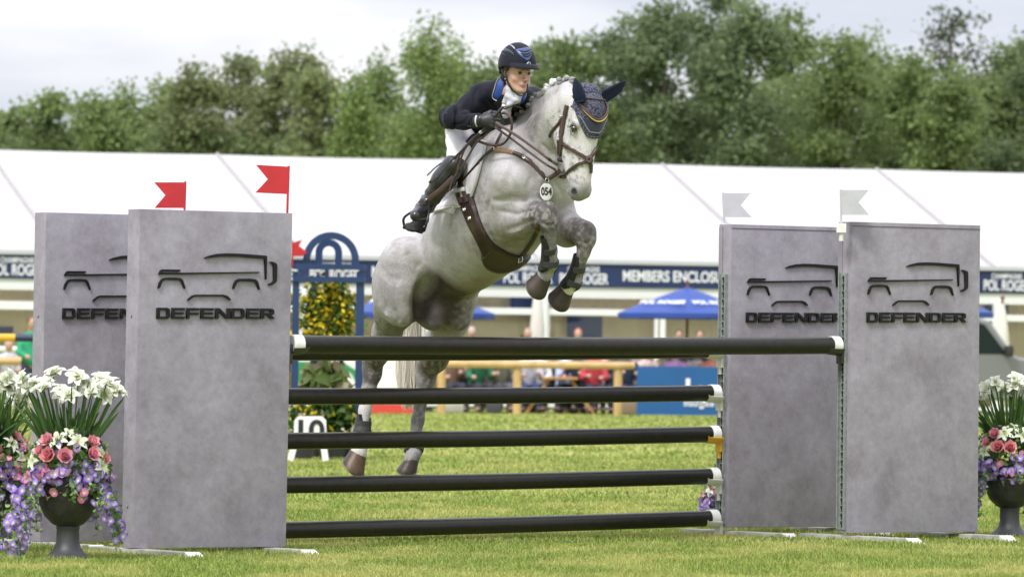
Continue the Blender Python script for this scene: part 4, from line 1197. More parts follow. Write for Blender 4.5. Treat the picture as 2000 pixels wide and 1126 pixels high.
baseRR = A0_ + WU * (4.996 - .071) + WB * 1.12; baseRR.z = gh(baseRR.x, baseRR.y) + .034
wing(baseFL, 'grey concrete-look jump panel with raised car logo, nearest on the left', False, .010)
wing(baseRL, 'grey jump panel half hidden behind the nearest left panel, beside the flower urns', False, .008)
wing(baseFR, 'grey jump panel with car logo at the right, front one carrying the white flag', True, -.002)
wing(baseRR, 'grey jump panel between the black rails and the front right panel', True, .002)
# ---------------------------------------------------------------- rails
polem = mat('rail_black', (.012, .011, .009), .36, spec=.28, coat=.05, noise=(25, .3), bump=(20, .12, .01)); 
def add_scuffs(m):
    nt = m.node_tree; b = nt.nodes['Principled BSDF']; src = b.inputs['Base Color'].links[0].from_socket
    tc = nt.nodes.new('ShaderNodeTexCoord'); mp = nt.nodes.new('ShaderNodeMapping'); mp.inputs['Rotation'].default_value = (0, 0, -.604); mp.inputs['Scale'].default_value = (2.2, 30, 60)
    n = nt.nodes.new('ShaderNodeTexNoise'); n.inputs['Scale'].default_value = 1.0; n.inputs['Detail'].default_value = 6; n.inputs['Roughness'].default_value = .75
    r = nt.nodes.new('ShaderNodeValToRGB'); r.color_ramp.elements[0].position = .71; r.color_ramp.elements[0].color = (0, 0, 0, 1); r.color_ramp.elements[1].position = .74; r.color_ramp.elements[1].color = (.5, .5, .5, 1)
    mx = nt.nodes.new('ShaderNodeMix'); mx.data_type = 'RGBA'; mx.inputs['B'].default_value = (.33, .32, .33, 1)
    nt.links.new(tc.outputs['Object'], mp.inputs['Vector']); nt.links.new(mp.outputs[0], n.inputs['Vector']); nt.links.new(n.outputs['Fac'], r.inputs['Fac'])
    nt.links.new(r.outputs[0], mx.inputs['Factor']); nt.links.new(src, mx.inputs['A']); nt.links.new(mx.outputs['Result'], b.inputs['Base Color'])
add_scuffs(polem)
def rail(a, b, lab, cup, r=.050, lcap=True, rcap=True, seed=0):
    t = thing('jump_pole', lab, 'jump pole', tuple((a + b) / 2), 0, 'black jump rails')
    d = (b - a).normalized(); rr = random.Random(seed)
    n = 40; sag = .008
    P = [a.lerp(b, i / n) - Vector((0, 0, sag * math.sin(PI * i / n))) for i in range(n + 1)]
    mb = MB(); mb.tube(P, r, 24); mb.build('rail', polem, t, True)
    for (e, on, sg) in ((a, lcap, 1), (b, rcap, -1)):
        if on:
            mb = MB(); mb.tube([e - d * .006 * sg, e, e + d * .06 * sg], [r * .96, r + .004, r + .004], 24); mb.build('end_band', whitep, t, True)
    return t, P
def cup(e, d, colour, lab, sg=-1):
    """plastic cup: back plate on the track, curved shelf under the rail end"""
    m_ = {'w': mat('cup_white', (.58, .57, .54), .5), 'k': mat('cup_black', (.03, .03, .03), .45), 'y': mat('cup_yellow', (.66, .36, .02), .45)}[colour]
    t = thing('jump_cup', lab, 'jump cup', tuple(e), 0, 'cups holding the rails')
    dd = d * -sg; sd_ = Vector((0, 0, 1)).cross(dd).normalized(); n = 10
    mb = MB(); vs = []
    for j, (x, ro, up) in enumerate(((-.012, .062, 0), (.03, .060, 0), (.085, .056, .002), (.10, .055, .012))):
        for k in range(n + 1):
            a = PI + PI * (k / n) * .999; a = PI * 1.12 + PI * .76 * k / n
            for rr in (ro, ro - .008): vs.append(e + dd * (-x) * -1 + sd_ * (rr * math.cos(a)) + Vector((0, 0, rr * math.sin(a) + up)))
    w_ = 2 * (n + 1); fs = []
    for j in range(3):
        for k in range(n):
            a = j * w_ + 2 * k; fs += [(a, a + 2, a + 2 + w_, a + w_), (a + 1, a + 1 + w_, a + 3 + w_, a + 3)]
        for k in (0, n):
            a = j * w_ + 2 * k; fs.append((a, a + w_, a + w_ + 1, a + 1))
    for j in (0, 3):
        for k in range(n):
            a = j * w_ + 2 * k; fs.append((a, a + 1, a + 3, a + 2))
    mb.add(vs, fs); mb.build('shelf', m_, t, True)
    mb = MB(); mb.box(e - dd * .022 + Vector((0, 0, -.055)), dd, sd_, Vector((0, 0, 1)), .014, .030, .055, bev=.006); mb.tube([e - dd * .02 + Vector((0, 0, -.08)), e - dd * .02 + Vector((0, 0, -.15))], .012, 8); mb.build('back_plate', m_, t, True)
    return t
dR = 35.47
Lr = baseRL + WU * (WW + .04) + WB * .06; Rr = baseRR - WU * .045 + WB * .064
def ypt(base, px, py):
    """height above the ground of the row py for a point standing at base"""
    p = at(px, py, base.y); return Vector((base.x, base.y, p.z))
pxl = proj(Vector((Lr.x, Lr.y, 1)))[0]; pxr = proj(Vector((Rr.x, Rr.y, .8)))[0]
rows = [('rear upper rail, just visible under the front top rail', 585, 686, 1392, 683, 'w'),
        ('black rail second from the top, held by a white cup', 565, 772, 1395, 767, 'w'),
        ('black middle rail, held by a yellow cup', 565, 859, 1400, 847, 'y'),
        ('black rail second from the bottom, above the grass', 560, 945, 1395, 929, 'w'),
        ('lowest black rail just above the grass', 560, 1033, 1395, 1011, 'w')]
for k, (lab, xa, ya, xb_, yb_, cc) in enumerate(rows):
    sl = (yb_ - ya) / (xb_ - xa)
    a = ypt(Lr, pxl, ya + sl * (pxl - xa)); b = ypt(Rr, pxr, ya + sl * (pxr - xa))
    t, P = rail(a, b, lab, cc, .0495, True, True, k + 3)
    d = (b - a).normalized()
    cup(b, d, cc, ['white cup at the right end of the rear upper rail', 'white cup at the right end of the second rail', 'yellow cup at the right end of the middle rail', 'white cup at the right end of the second lowest rail', 'white cup at the right end of the lowest rail'][k], 1)
Lf = baseFL + WU * (WW + .06) + WB * .06; Rf = baseFR - WU * .05 + WB * .064
a = ypt(Lf, 584, 672); b = ypt(Rf, 1632, 674)
t, P = rail(a, b, 'front top rail, thick and black, spanning both nearest panels', 'k', .0515, True, True, 1)
d = (b - a).normalized()
cup(b, d, 'k', 'black cup holding the right end of the front top rail', 1); cup(a, d, 'k', 'black cup holding the left end of the front top rail', -1)
# track on the nearest left panel's right edge is behind; its bracket shows
# ---------------------------------------------------------------- flags
def flag(pts, stick, D_, m_, lab, clip=None):
    t = thing('flag', lab, 'flag', tuple(at(*stick[1], D_)), 0, 'swallowtail flags on the grey panels')
    P = [at(x, y, D_) for x, y in pts]; n = len(P); mb = MB(); o = Vector((0, .004, 0))
    mb.add(P + [p + o for p in P], [tuple(range(n)), tuple(range(2 * n - 1, n - 1, -1))] + [(i, (i + 1) % n, n + (i + 1) % n, n + i) for i in range(n)]); mb.build('cloth', m_, t)
    mb = MB(); mb.tube([at(*stick[0], D_ + .006), at(*stick[1], D_ + .006)], .0065, 8); mb.build('stick', m_, t, True)
    if clip:
        mb = MB(); c = at(*clip, D_); mb.bx(c.x - .028, c.x + .028, D_ - .03, D_ + .02, c.z - .025, c.z + .03); mb.tube([c - Vector((0, .006, .02)), c - Vector((0, .006, .075))], .014, 10); mb.build('socket', whitep, t)
    return t
fr = mat('flag_red'); fwm = mat('flag_white', (.44, .44, .48), .5, noise=(12, .08))
flag([(564, 325.5), (500, 322), (523, 350), (499, 376), (561, 379)], [(564, 324), (561, 416)], 31.97, fr, 'red swallowtail flag on the nearest left panel')
flag([(362, 356), (301, 356), (323, 381), (302, 406), (360, 406)], [(362, 354), (360, 425)], 33.2, fr, 'red swallowtail flag on the rear left panel')
flag([(1412, 377), (1466, 377), (1447, 400.5), (1468, 424), (1414, 424)], [(1412, 376), (1416, 462)], 35.28, fwm, 'white swallowtail flag on the rear right panel', (1416, 447))
flag([(1642, 371), (1697, 371), (1677, 395), (1698, 419.5), (1645, 419.5)], [(1642, 370), (1643.5, 455)], 34.1, fwm, 'white swallowtail flag on the front right panel', (1643, 446))
# ================================================================== URNS AND FLOWERS
urnm = mat('urn_resin', (.020, .022, .024), .42, spec=.5, noise=(18, .35), bump=(26, .5, .02))
def urn(px, D_, lab, s=1.0, base_y=None):
    x = at(px, 1000, D_).x; g = gh(x, D_); t = thing('urn', lab, 'urn', (x, D_, g), rnd.random() * 3, 'dark garden urns')
    prof = [(.0, 0), (.118, 0), (.120, .018), (.108, .03), (.088, .045), (.070, .07), (.062, .10), (.060, .165), (.064, .175), (.060, .185)]
    mb = MB(); mb.lathe([(r * s, z * s) for r, z in prof], n=36, rfun=lambda th, z: 1 + .02 * math.cos(8 * th) * (z < .05)); o = mb.build('pedestal', mat('urn_stem', (.045, .047, .052), .5, noise=(14, .25)), None, True); o.parent = t
    prof = [(.045, .175), (.085, .195), (.125, .235), (.150, .29), (.163, .35), (.168, .41), (.166, .445)]
    mb = MB(); mb.lathe([(r * s, z * s) for r, z in prof], n=144, rfun=lambda th, z: 1 + .020 * (abs(math.sin(th * 22 + .5 * math.sin(z * 60))) - .5)); o = mb.build('bowl', urnm, None, True); o.parent = t
    prof = [(.166, .443), (.178, .450), (.180, .468), (.168, .472), (.155, .46), (.15, .42)]
    mb = MB(); mb.lathe([(r * s, z * s) for r, z in prof], n=60); o = mb.build('rim', urnm, None, True); o.parent = t
    mb = MB(); mb.lathe([(.0, .435), (.156, .43)], n=30); o = mb.build('soil', mat('soil', (.03, .02, .015), .9), None); o.parent = t
    return t
pm = leaf_mat('petal')
def frame_of(p, d, roll):
    d = Vector(d).normalized(); a = d.orthogonal().normalized(); b = d.cross(a)
    a2 = a * math.cos(roll) + b * math.sin(roll); return Vector(p), a2, d.cross(a2), d
def petal(mb, F, ang, L, w_, cup_, curl, c0, c1, n=5, r0=0.0, wav=0):
    """one petal: leaves the axis, rises with cup_, curls outwards at the tip"""
    p, a, b, d = F; ra = a * math.cos(ang) + b * math.sin(ang); ta = ra.cross(d)
    vs = []; cs = []
    for i in range(n + 1):
        t = i / n; rr = r0 + L * math.sin(t * (PI / 2 - cup_) + 0) if False else r0 + L * t * math.cos(cup_ * (1 - t * curl)); zz = L * t * math.sin(cup_ * (1 - t * curl)) - L * .10 * curl * t * t
        ww = w_ * math.sin(min(1, (t * .86 + .12)) * PI) ** (.62 if wav > .2 else .75) if i < n else w_ * .05
        for k in (-1, 0, 1):
            vs.append(p + ra * rr + d * (zz - (.12 * w_ if k == 0 else 0) + wav * math.sin(k * 3 + t * 7) * w_) + ta * (ww * k))
            f = t; cs.append(tuple(c0[q] * (1 - f) + c1[q] * f for q in range(3)))
    o = len(mb.v); mb.v += [tuple(v) for v in vs]; mb.c += cs
    for i in range(n):
        for k in range(2):
            q = o + i * 3 + k; mb.f.append((q, q + 1, q + 4, q + 3)); mb.mi.append(0)
def v3(c, j): k = 1 + rnd.uniform(-j, j); return tuple(min(.95, q * k) for q in c)
def lily(mb, p, d, s=.06):
    F = frame_of(p, d, rnd.random() * 6)
    for i in range(6): petal(mb, F, i * PI / 3, s * rnd.uniform(.9, 1.1), s * .24, .95, .85, (.50, .60, .28), v3((.80, .80, .74), .06), 6, wav=.15)
    for i in range(5):
        a = rnd.random() * 6; q = F[0] + F[3] * s * .75 + (F[1] * math.cos(a) + F[2] * math.sin(a)) * s * .14
        mb.tube([F[0], q], .0008, 3, (.6, .6, .3)); mb.ball(q, .002, 5, 4, (.5, .35, .05))
def amaryllis(mb, p, d, s=.065):
    F = frame_of(p, d, rnd.random() * 6)
    for i in range(6): petal(mb, F, i * PI / 3, s * rnd.uniform(.9, 1.15), s * .34, 1.1, .7, (.62, .70, .34), v3((.84, .84, .82), .05), 6, wav=.28)
    for i in range(4): petal(mb, F, i * PI / 2 + .3, s * .8, s * .28, 1.3, .45, (.70, .74, .45), v3((.84, .84, .80), .05), 5, wav=.3)
def peony(mb, p, d, s=.04, col=(.72, .13, .20)):
    F = frame_of(p, d, rnd.random() * 6)
    for ring, (nn, cu, L) in enumerate(((7, .55, 1.0), (7, .95, .95), (6, 1.2, .85), (5, 1.42, .7))):
        for i in range(nn): petal(mb, F, i * 2 * PI / nn + ring * .5, s * L * rnd.uniform(.9, 1.1), s * .42, cu, -.25, v3(tuple(q * .75 for q in col), .1), v3(tuple(min(.9, q * 1.15 + .08) for q in col), .12), 5)
    for i in range(9): mb.ball(F[0] + F[3] * s * .35 + F[1] * rnd.uniform(-.15, .15) * s + F[2] * rnd.uniform(-.15, .15) * s, .0028, 5, 4, (.75, .5, .05))
def petunia(mb, p, d, s=.026, c=(.22, .10, .50)):
    F = frame_of(p, d, rnd.random() * 6); n = 15; vs = [F[0]]; cs = [(.62, .62, .25)]
    cc = v3(c, .25)
    for j, (r, z, col) in enumerate(((.22, .25, (.70, .70, .55)), (.50, .42, tuple(.6 * q + .26 for q in cc)), (1.0, .45, tuple(q * 1.15 + .03 for q in cc)))):
        for k in range(n):
            a = 2 * PI * k / n; lob = 1 - (.16 * (abs(math.cos(2.5 * a)) < .35) if j == 2 else 0)
            vs.append(F[0] + (F[1] * math.cos(a) + F[2] * math.sin(a)) * (r * s * lob) + F[3] * s * (z + .10 * math.sin(5 * a) * (j == 2))); cs.append(col)
    o = len(mb.v); mb.v += [tuple(v) for v in vs]; mb.c += cs
    fs = [(o, o + 1 + k, o + 1 + (k + 1) % n) for k in range(n)] + [(o + 1 + j * n + k, o + 1 + (j + 1) * n + k, o + 1 + (j + 1) * n + (k + 1) % n, o + 1 + j * n + (k + 1) % n) for j in range(2) for k in range(n)]
    mb.f += fs; mb.mi += [0] * len(fs)
def leaf(mb, p, d, L=.035, w_=.4, c=(.08, .15, .03)):
    F = frame_of(p, Vector(d).orthogonal(), rnd.random() * 6); d = Vector(d).normalized(); sd_ = d.orthogonal().normalized()
    sd_ = (Matrix.Rotation(rnd.random() * 6, 3, d) @ sd_); up = d.cross(sd_); c = v3(c, .35)
    pts = [(0, 0), (.25, .36), (.55, .5), (.82, .32), (1, 0)]; vs = []; cs = []
    for t, h in pts:
        for k in (-1, 0, 1): vs.append(Vector(p) + d * (t * L) + sd_ * (h * w_ * L * k) + up * (.12 * L * abs(k) * h * 2 - .25 * L * t * t)); cs.append(tuple(q * (1.25 if k == 0 else 1) for q in c))
    o = len(mb.v); mb.v += [tuple(v) for v in vs]; mb.c += cs
    for i in range(4):
        for k in range(2): q = o + i * 3 + k; mb.f.append((q, q + 1, q + 4, q + 3)); mb.mi.append(0)
def strapleaf(mb, p, tip, w_=.010, bend=.04):
    p = Vector(p); tip = Vector(tip); c = v3((.050, .105, .028), .35); sd_ = (tip - p).cross(Vector((rnd.uniform(-1, 1), -1, 0))).normalized(); P = []
    out_ = Vector((tip.x - p.x, tip.y - p.y, 0)); 
    for i in range(9):
        t = i / 8; q = p.lerp(tip, t) + Vector((0, 0, bend * math.sin(PI * t))); P.append(q)
    o = len(mb.v)
    for i, q in enumerate(P):
        t = i / 8; ww = w_ * (math.sin(PI * (t * .8 + .18)) ** .6) if i < 8 else .0008
        for k in (-1, 0, 1): mb.v.append(tuple(q + sd_ * (ww * k) + Vector((0, .35 * ww * (k == 0), 0)))); mb.c.append(tuple(x * (1.0 + .3 * (k == 0)) for x in c))
    for i in range(8):
        for k in range(2): q = o + i * 3 + k; mb.f.append((q, q + 1, q + 4, q + 3)); mb.mi.append(0)
def dir_(az_, el): return Vector((math.cos(el) * math.sin(az_), -math.cos(el) * math.cos(az_), math.sin(el)))
def arrangement(loc, lab, seed, tall=True, S=1.0):
    """local origin = centre of the urn's rim; az 0 faces the camera"""
    rnd.seed(seed); t = thing('flower_arrangement', lab, 'flowers', loc, 0, 'artificial flower displays in the urns')
    def part(name, mb, m_=None):
        o = mb.build(name, m_ or pm, None, 'all', recalc=False); o.parent = t; o.location = (0, 0, 0); return o
    sr = .195
    def shell(az_, el, r=sr): return Vector((0, 0, .02)) + dir_(az_, el) * r
    if tall:
        heads = []
        for i in range(16):
            x = -.24 + .48 * (i + rnd.uniform(-.5, .5)) / 15; y = rnd.uniform(-.12, .12)
            heads.append(Vector((x * 1.02, y, .468 + rnd.uniform(-.055, .055) - .35 * x * x)))
        mb = MB()
        for h in heads:
            b = Vector((h.x * .35, h.y * .4, .14)); mb.tube([b, b.lerp(h, .5) + Vector((h.x * .03, 0, 0)), h], [.0045, .004, .004], 6, (.10, .20, .04))
        part('flower_stalks', mb, leaf_mat('leaf'))
        for h in heads:
            mb = MB()
            for k in range(2):
                amaryllis(mb, h + Vector((rnd.uniform(-.012, .012), rnd.uniform(-.01, .01), rnd.uniform(-.015, .015))), Vector((h.x * 1.2 + rnd.uniform(-.9, .9), -.55 + rnd.uniform(-.4, .5), .75 + rnd.uniform(-.4, .5))), .064)
            part('white_trumpet_flower', mb)
        mb = MB()
        for i in range(62):
            x = rnd.uniform(-.30, .30); b = Vector((x * .4, rnd.uniform(-.07, .07), .12)); strapleaf(mb, b, Vector((x + rnd.uniform(-.04, .04), rnd.uniform(-.16, .14), rnd.uniform(.30, .53) - .25 * abs(x))), rnd.uniform(.006, .011), rnd.uniform(0, .03))
        part('strap_leaves', mb, leaf_mat('leaf'))
    # foliage filling
    mb = MB()
    for i in range(1150):
        az_ = rnd.uniform(-PI, PI); el = rnd.uniform(-.7, 1.3); p = shell(az_, el, rnd.uniform(.10, .225)); leaf(mb, p, dir_(az_, el + rnd.uniform(-.6, .6)) + Vector((rnd.uniform(-.6, .6), rnd.uniform(-.6, .6), rnd.uniform(-.6, .4))), rnd.uniform(.024, .048), rnd.uniform(.5, .9), (.085, .17, .04) if rnd.random() < .6 else (.20, .29, .10))
    for i in range(130):
        az_ = rnd.uniform(-PI, PI); p = shell(az_, rnd.uniform(.5, 1.2), .19); d = dir_(az_, rnd.uniform(.3, 1.2)); c = (.10, .06, .24) if rnd.random() < .5 else (.10, .16, .05)
        for k in range(7): mb.ball(p + d * (.008 * k), (.0032, .0032, .005), 4, 3, v3(c, .3))
    part('foliage', mb, leaf_mat('leaf'))
    for (az_, el, s) in ((-.75, .80, .045), (-.50, .38, .052), (-.02, .36, .050), (.95, .75, .045), (.78, .42, .046), (-.9, .5, .036), (1.25, .30, .035), (2.4, .5, .045), (-2.4, .5, .045), (3.1, .7, .045)):
        mb = MB(); peony(mb, shell(az_ + rnd.uniform(-.08, .08), el, .215), dir_(az_ * .8, el * .6), s * 1.12, v3((.84, .28, .34), .12)); part('pink_peony', mb)
    for (az_, el, s) in ((-.30, .82, .066), (.35, .78, .066), (-1.0, .22, .062), (1.05, .12, .068), (1.2, .42, .06), (-1.3, .62, .055), (.1, 1.1, .05), (2.2, .3, .06), (-2.2, .3, .06), (3.1, .3, .06)):
        mb = MB(); lily(mb, shell(az_ + rnd.uniform(-.08, .08), el, .212), dir_(az_, el * .6) + Vector((0, 0, .2)), s); part('white_lily', mb)
    for i in range(78):
        az_ = rnd.uniform(-1.9, 1.9) if i < 70 else rnd.uniform(1.9, 4.4); el = rnd.uniform(-.62, .12) if rnd.random() < .93 else rnd.uniform(.3, .9)
        c = (.20, .085, .50) if rnd.random() < .78 else ((.66, .12, .30) if rnd.random() < .6 else (.42, .20, .55))
        mb = MB()
        for k in range(2): petunia(mb, shell(az_ + rnd.uniform(-.16, .16), el + rnd.uniform(-.16, .16), rnd.uniform(.185, .235)), dir_(az_ + rnd.uniform(-1.1, 1.1), rnd.uniform(-.9, .9)), rnd.uniform(.017, .028), c)
        part('petunia_cluster', mb)
    # trailing stems over the rim
    for k, (az_, L, nfl) in enumerate(((-1.75, .42, 17), (-1.45, .48, 22), (-1.2, .44, 20), (-.95, .30, 12), (-.7, .16, 6), (.2, .12, 2), (.75, .16, 3), (1.0, .24, 8), (1.2, .34, 12), (1.42, .42, 14), (1.65, .34, 8), (1.9, .3, 6), (2.6, .3, 5), (-2.4, .3, 5))):
        mb = MB(); P = []; p = shell(az_, -.15, .17); o_ = dir_(az_, 0)
        for i in range(12):
            tt = i / 11; P.append(p + o_ * (.10 * math.sin(tt * 1.9)) + Vector((rnd.uniform(-.008, .008), rnd.uniform(-.008, .008), -L * tt ** 1.2)))
        mb.tube(P, .0018, 4, (.07, .14, .04))
        for i in range(int(26 + L * 60)):
            q = P[min(11, int(rnd.random() ** .8 * 12))]; leaf(mb, q + Vector((rnd.uniform(-.02, .02), rnd.uniform(-.02, .02), rnd.uniform(-.02, .02))), Vector((rnd.uniform(-1, 1), rnd.uniform(-1, .3), rnd.uniform(-1, .5))), rnd.uniform(.018, .034), rnd.uniform(.55, .9), (.10, .19, .05) if rnd.random() < .6 else (.24, .31, .14))
        for i in range(nfl):
            q = P[min(11, int(rnd.random() * 10.5))]; petunia(mb, q + Vector((rnd.uniform(-.045, .045), rnd.uniform(-.04, .01), rnd.uniform(-.02, .02))), Vector((rnd.uniform(-1.2, 1.2), -.9, rnd.uniform(-.9, .7))), rnd.uniform(.019, .027), (.20, .09, .50))
        part('trailing_stem', mb)
    return t
u1 = urn(133, 30.35, 'whole dark urn standing on the grass in front of the left grey panels')
a1 = arrangement(tuple(Vector(u1.location) + Vector((0, 0, .46))), 'white, pink and purple flowers in the whole urn left of the nearest grey panel', 11)
u2 = urn(-28, 31.0, 'dark urn cut off by the left edge of the photo')
a2 = dup(a1, tuple(Vector(u2.location) + Vector((0, 0, .46))), 2.2, 'flowers spilling from the urn at the left edge of the photo')
u3 = urn(1972, 35.2, 'dark urn at the right edge beside the front right grey panel')
a3 = arrangement(tuple(Vector(u3.location) + Vector((0, 0, .46))), 'white, pink and purple flowers in the urn at the right edge', 29)
u4 = urn(-8, 33.6, 'dark urn behind the left edge urn, hidden by flowers'); a4 = dup(a1, tuple(Vector(u4.location) + Vector((0, 0, .40))), 1.2, 'flowers at the far left behind the front two displays'); 
u5 = urn(1440, 36.6, 'small dark urn behind the rear right grey panel', .45); 
a5 = arrangement(tuple(Vector(u5.location) + Vector((0, 0, .19))), 'low white and purple flowers peeping out left of the rear right grey panel', 41, False)
rnd.seed(7)
# ================================================================== HORSE
def D(v): return np.array(v, float)
WX = at(985, 268, 33.5)                                    # withers
fw = Vector((.443, -.714, .543)).normalized()
sdv = Vector((fw.y, -fw.x, 0)).normalized()                # the horse's right, towards the camera
upb = sdv.cross(fw).normalized()
def W(f, s, u): return WX + fw * f + sdv * s + upb * u
def H(px, py, d): return at(px, py, 33.5 + d)

hv = Vol(.0075, .06)
bax = (fw, sdv, upb)
# trunk
hv.ell(W(-.06, 0, -.355), (.33, .25, .30), bax, .09)
hv.ell(W(-.34, 0, -.345), (.40, .30, .315), bax, .1)
hv.ell(W(-.64, 0, -.31), (.36, .275, .285), bax, .1)
hv.ell(W(-.93, 0, -.26), (.28, .20, .24), bax, .1)
hv.ell(W(.15, 0, -.38), (.22, .20, .24), bax, .08)        # breast
hv.cone(W(.0, 0, -.11), .05, W(-.55, 0, -.12), .09, .1)     # spine
for s in (1, -1):
    hv.ell(W(-.02, s * .10, -.20), (.22, .13, .17), bax, .14)                        # fills the hollow between withers, neck and shoulder
    hv.ell(W(.10, s * .11, -.28), (.20, .11, .20), bax, .14)
    hv.ell(W(.03, s * .135, -.37), (.15, .085, .22), (fw * .94 + upb * .34, sdv, upb * .94 - fw * .34), .09)   # shoulder blade
    hv.ell(W(.20, s * .085, -.43), (.11, .09, .14), bax, .05)                         # breast muscle
    hv.ell(W(-.93, s * .10, -.28), (.22, .12, .21), bax, .06)                        # croup
    hv.ell(W(-1.12, s * .09, -.42), (.12, .11, .2), bax, .07)                        # buttock
hv.cone(W(-1.05, 0, -.16), .07, W(-1.22, 0, -.28), .045, .06)
# neck: arched, flat from side to side
nside = sdv
hv.cone(H(1030, 330, -.07), .19, H(1047, 292, -.22), .165, .12, nside, .85)
hv.cone(H(1047, 292, -.22), .17, H(1070, 252, -.38), .118, .06, nside, .8)
hv.cone(H(1070, 252, -.38), .118, H(1091, 222, -.50), .096, .05, nside, .85)
hv.cone(H(1091, 222, -.50), .096, H(1114, 200, -.60), .088, .05, nside, .9)
hv.chain([(H(998, 284, 0), .035), (H(1023, 239, -.18), .026), (H(1050, 207, -.34), .024), (H(1080, 183, -.48), .024), (H(1108, 170, -.58), .030)], .06)
# head
hL = Vector((-.105, .05, -1)).normalized()
phi = R(33)
hN = Vector((math.sin(phi), -math.cos(phi), 0)); hN = (hN - hL * hN.dot(hL)).normalized()
hS = hL.cross(hN).normalized()
if hS.dot(sdv) < 0: hS = -hS
F0 = at(1161, 229, 32.74)
def Q(a, s, n): return F0 + hL * a + hS * s + hN * n
hax = (hL, hS, hN)
hv.ell(Q(-.05, 0, -.09), (.115, .085, .095), hax, .04)
hv.ell(Q(.01, 0, -.055), (.12, .086, .062), hax, .04)
hv.cone(Q(.0, 0, -.10), .088, Q(.40, 0, -.065), .05, .04, hS, .92)
hv.cone(Q(.05, 0, -.045), .052, Q(.37, 0, -.028), .030, .03, hS, 1.15)
hv.ell(Q(.42, 0, -.068), (.066, .056, .06), hax, .04)
for s in (1, -1):
    hv.ell(Q(.075, s * .050, -.215), (.15, .044, .108), hax, .035)      # jowl
    hv.cone(Q(.13, s * .045, -.22), .045, Q(.36, s * .028, -.12), .03, .04)
    hv.ell(Q(.040, s * .083, -.056), (.042, .021, .036), hax, .02)      # brow over the eye
    hv.ell(Q(.078, s * .099, -.060), (.022, .013, .026), hax, .012, sub=True)
    hv.cone(Q(.06, s * .07, -.085), .012, Q(.27, s * .055, -.09), .01, .03)
    hv.ell(Q(.432, s * .044, -.045), (.036, .02, .03), hax, .018)       # nostril wing
    hv.ell(Q(.440, s * .060, -.036), (.021, .013, .012), (hL, hS, hN), .012, sub=True)
hv.ell(Q(.462, 0, -.085), (.028, .045, .04), hax, .02)                  # upper lip
hv.ell(Q(.44, 0, -.135), (.03, .036, .03), hax, .02)                   # chin
hv.cone(Q(.462, .05, -.10), .004, Q(.462, -.05, -.10), .004, .012, sub=True)
# near foreleg (horse's right)
hv.chain([(W(.17, .17, -.42), .135), (H(985, 425, -.22), .125), (H(1012, 430, -.36), .1), (H(1050, 420, -.5), .066), (H(1066, 416, -.55), .058)], .05)
hv.ell(H(958, 448, -.14), (.1, .1, .085), None, .06)
hv.chain([(H(1067, 413, -.56), .064), (H(1069, 433, -.56), .058), (H(1074, 452, -.55), .036), (H(1078, 490, -.5), .029), (H(1077, 512, -.47), .033)], .025)
hv.chain([(H(1078, 515, -.46), .040), (H(1067, 534, -.42), .034), (H(1057, 545, -.4), .046)], .03)
# far foreleg (horse's left)
hv.chain([(W(.13, -.13, -.45), .105), (H(1082, 430, -.12), .125), (H(1108, 448, -.26), .095), (H(1130, 452, -.38), .068), (H(1142, 454, -.43), .058)], .05)
hv.chain([(H(1144, 452, -.44), .060), (H(1144, 468, -.44), .056), (H(1140, 492, -.43), .036), (H(1131, 525, -.38), .029), (H(1124, 545, -.35), .033)], .025)
hv.chain([(H(1120, 550, -.34), .040), (H(1109, 564, -.30), .035), (H(1100, 572, -.28), .046)], .03)
# near hind leg
hv.ell(H(778, 566, 0.426), (.17, .13, .225), (Vector((.75, -.6, .25)), Vector((-.6, -.78, 0)), Vector((-.2, .1, 1))), .07)
hv.chain([(H(793, 510, 0.4), .15), (H(786, 560, 0.42), .13), (H(770, 605, 0.595), .115), (H(756, 650, 0.83), .080), (H(738, 690, 0.98), .058), (H(727, 712, 1.06), .060)], .06)
hv.chain([(H(728, 704, 1.05), .056), (H(727, 730, 1.05), .053), (H(720, 760, 1.05), .040), (H(713, 800, 1.04), .035), (H(708, 830, 1.02), .037)], .03)
hv.chain([(H(707, 842, 1.02), .047), (H(704, 866, 0.98), .042), (H(700, 886, 0.96), .052)], .03)
hv.cone(H(742, 670, 1.07), .03, H(722, 698, 1.14), .032, .04)
# far hind leg
hv.ell(H(880, 550, 0.62), (.15, .12, .24), (Vector((.75, -.6, .25)), Vector((-.6, -.78, 0)), Vector((-.2, .1, 1))), .06)
hv.chain([(H(880, 520, 0.65), .15), (H(882, 578, 0.66), .13), (H(878, 620, 0.832), .115), (H(866, 664, 1.08), .096), (H(848, 700, 1.2), .075), (H(832, 722, 1.27), .060)], .06)
hv.chain([(H(836, 714, 1.26), .060), (H(832, 740, 1.26), .054), (H(823, 775, 1.27), .041), (H(816, 820, 1.27), .036), (H(810, 855, 1.25), .037)], .03)
hv.chain([(H(810, 862, 1.25), .047), (H(808, 885, 1.22), .040), (H(802, 900, 1.2), .048)], .03)
hv.cone(H(848, 680, 1.31), .03, H(826, 706, 1.36), .032, .04)
hv.ell(H(893, 541, .40), (.05, .05, .06), None, .07)       # sheath
hv.ell(H(884, 548, 0.47), (.06, .05, .05), None, .04)
# groin hollow between the thighs
hv.ell(H(836, 590, .30), (.075, .16, .12), (Vector((1, .4, 0)), Vector((-.4, 1, 0)), Vector((0, 0, 1))), .09, sub=True)
HV, HQ = hv.mesh(2)

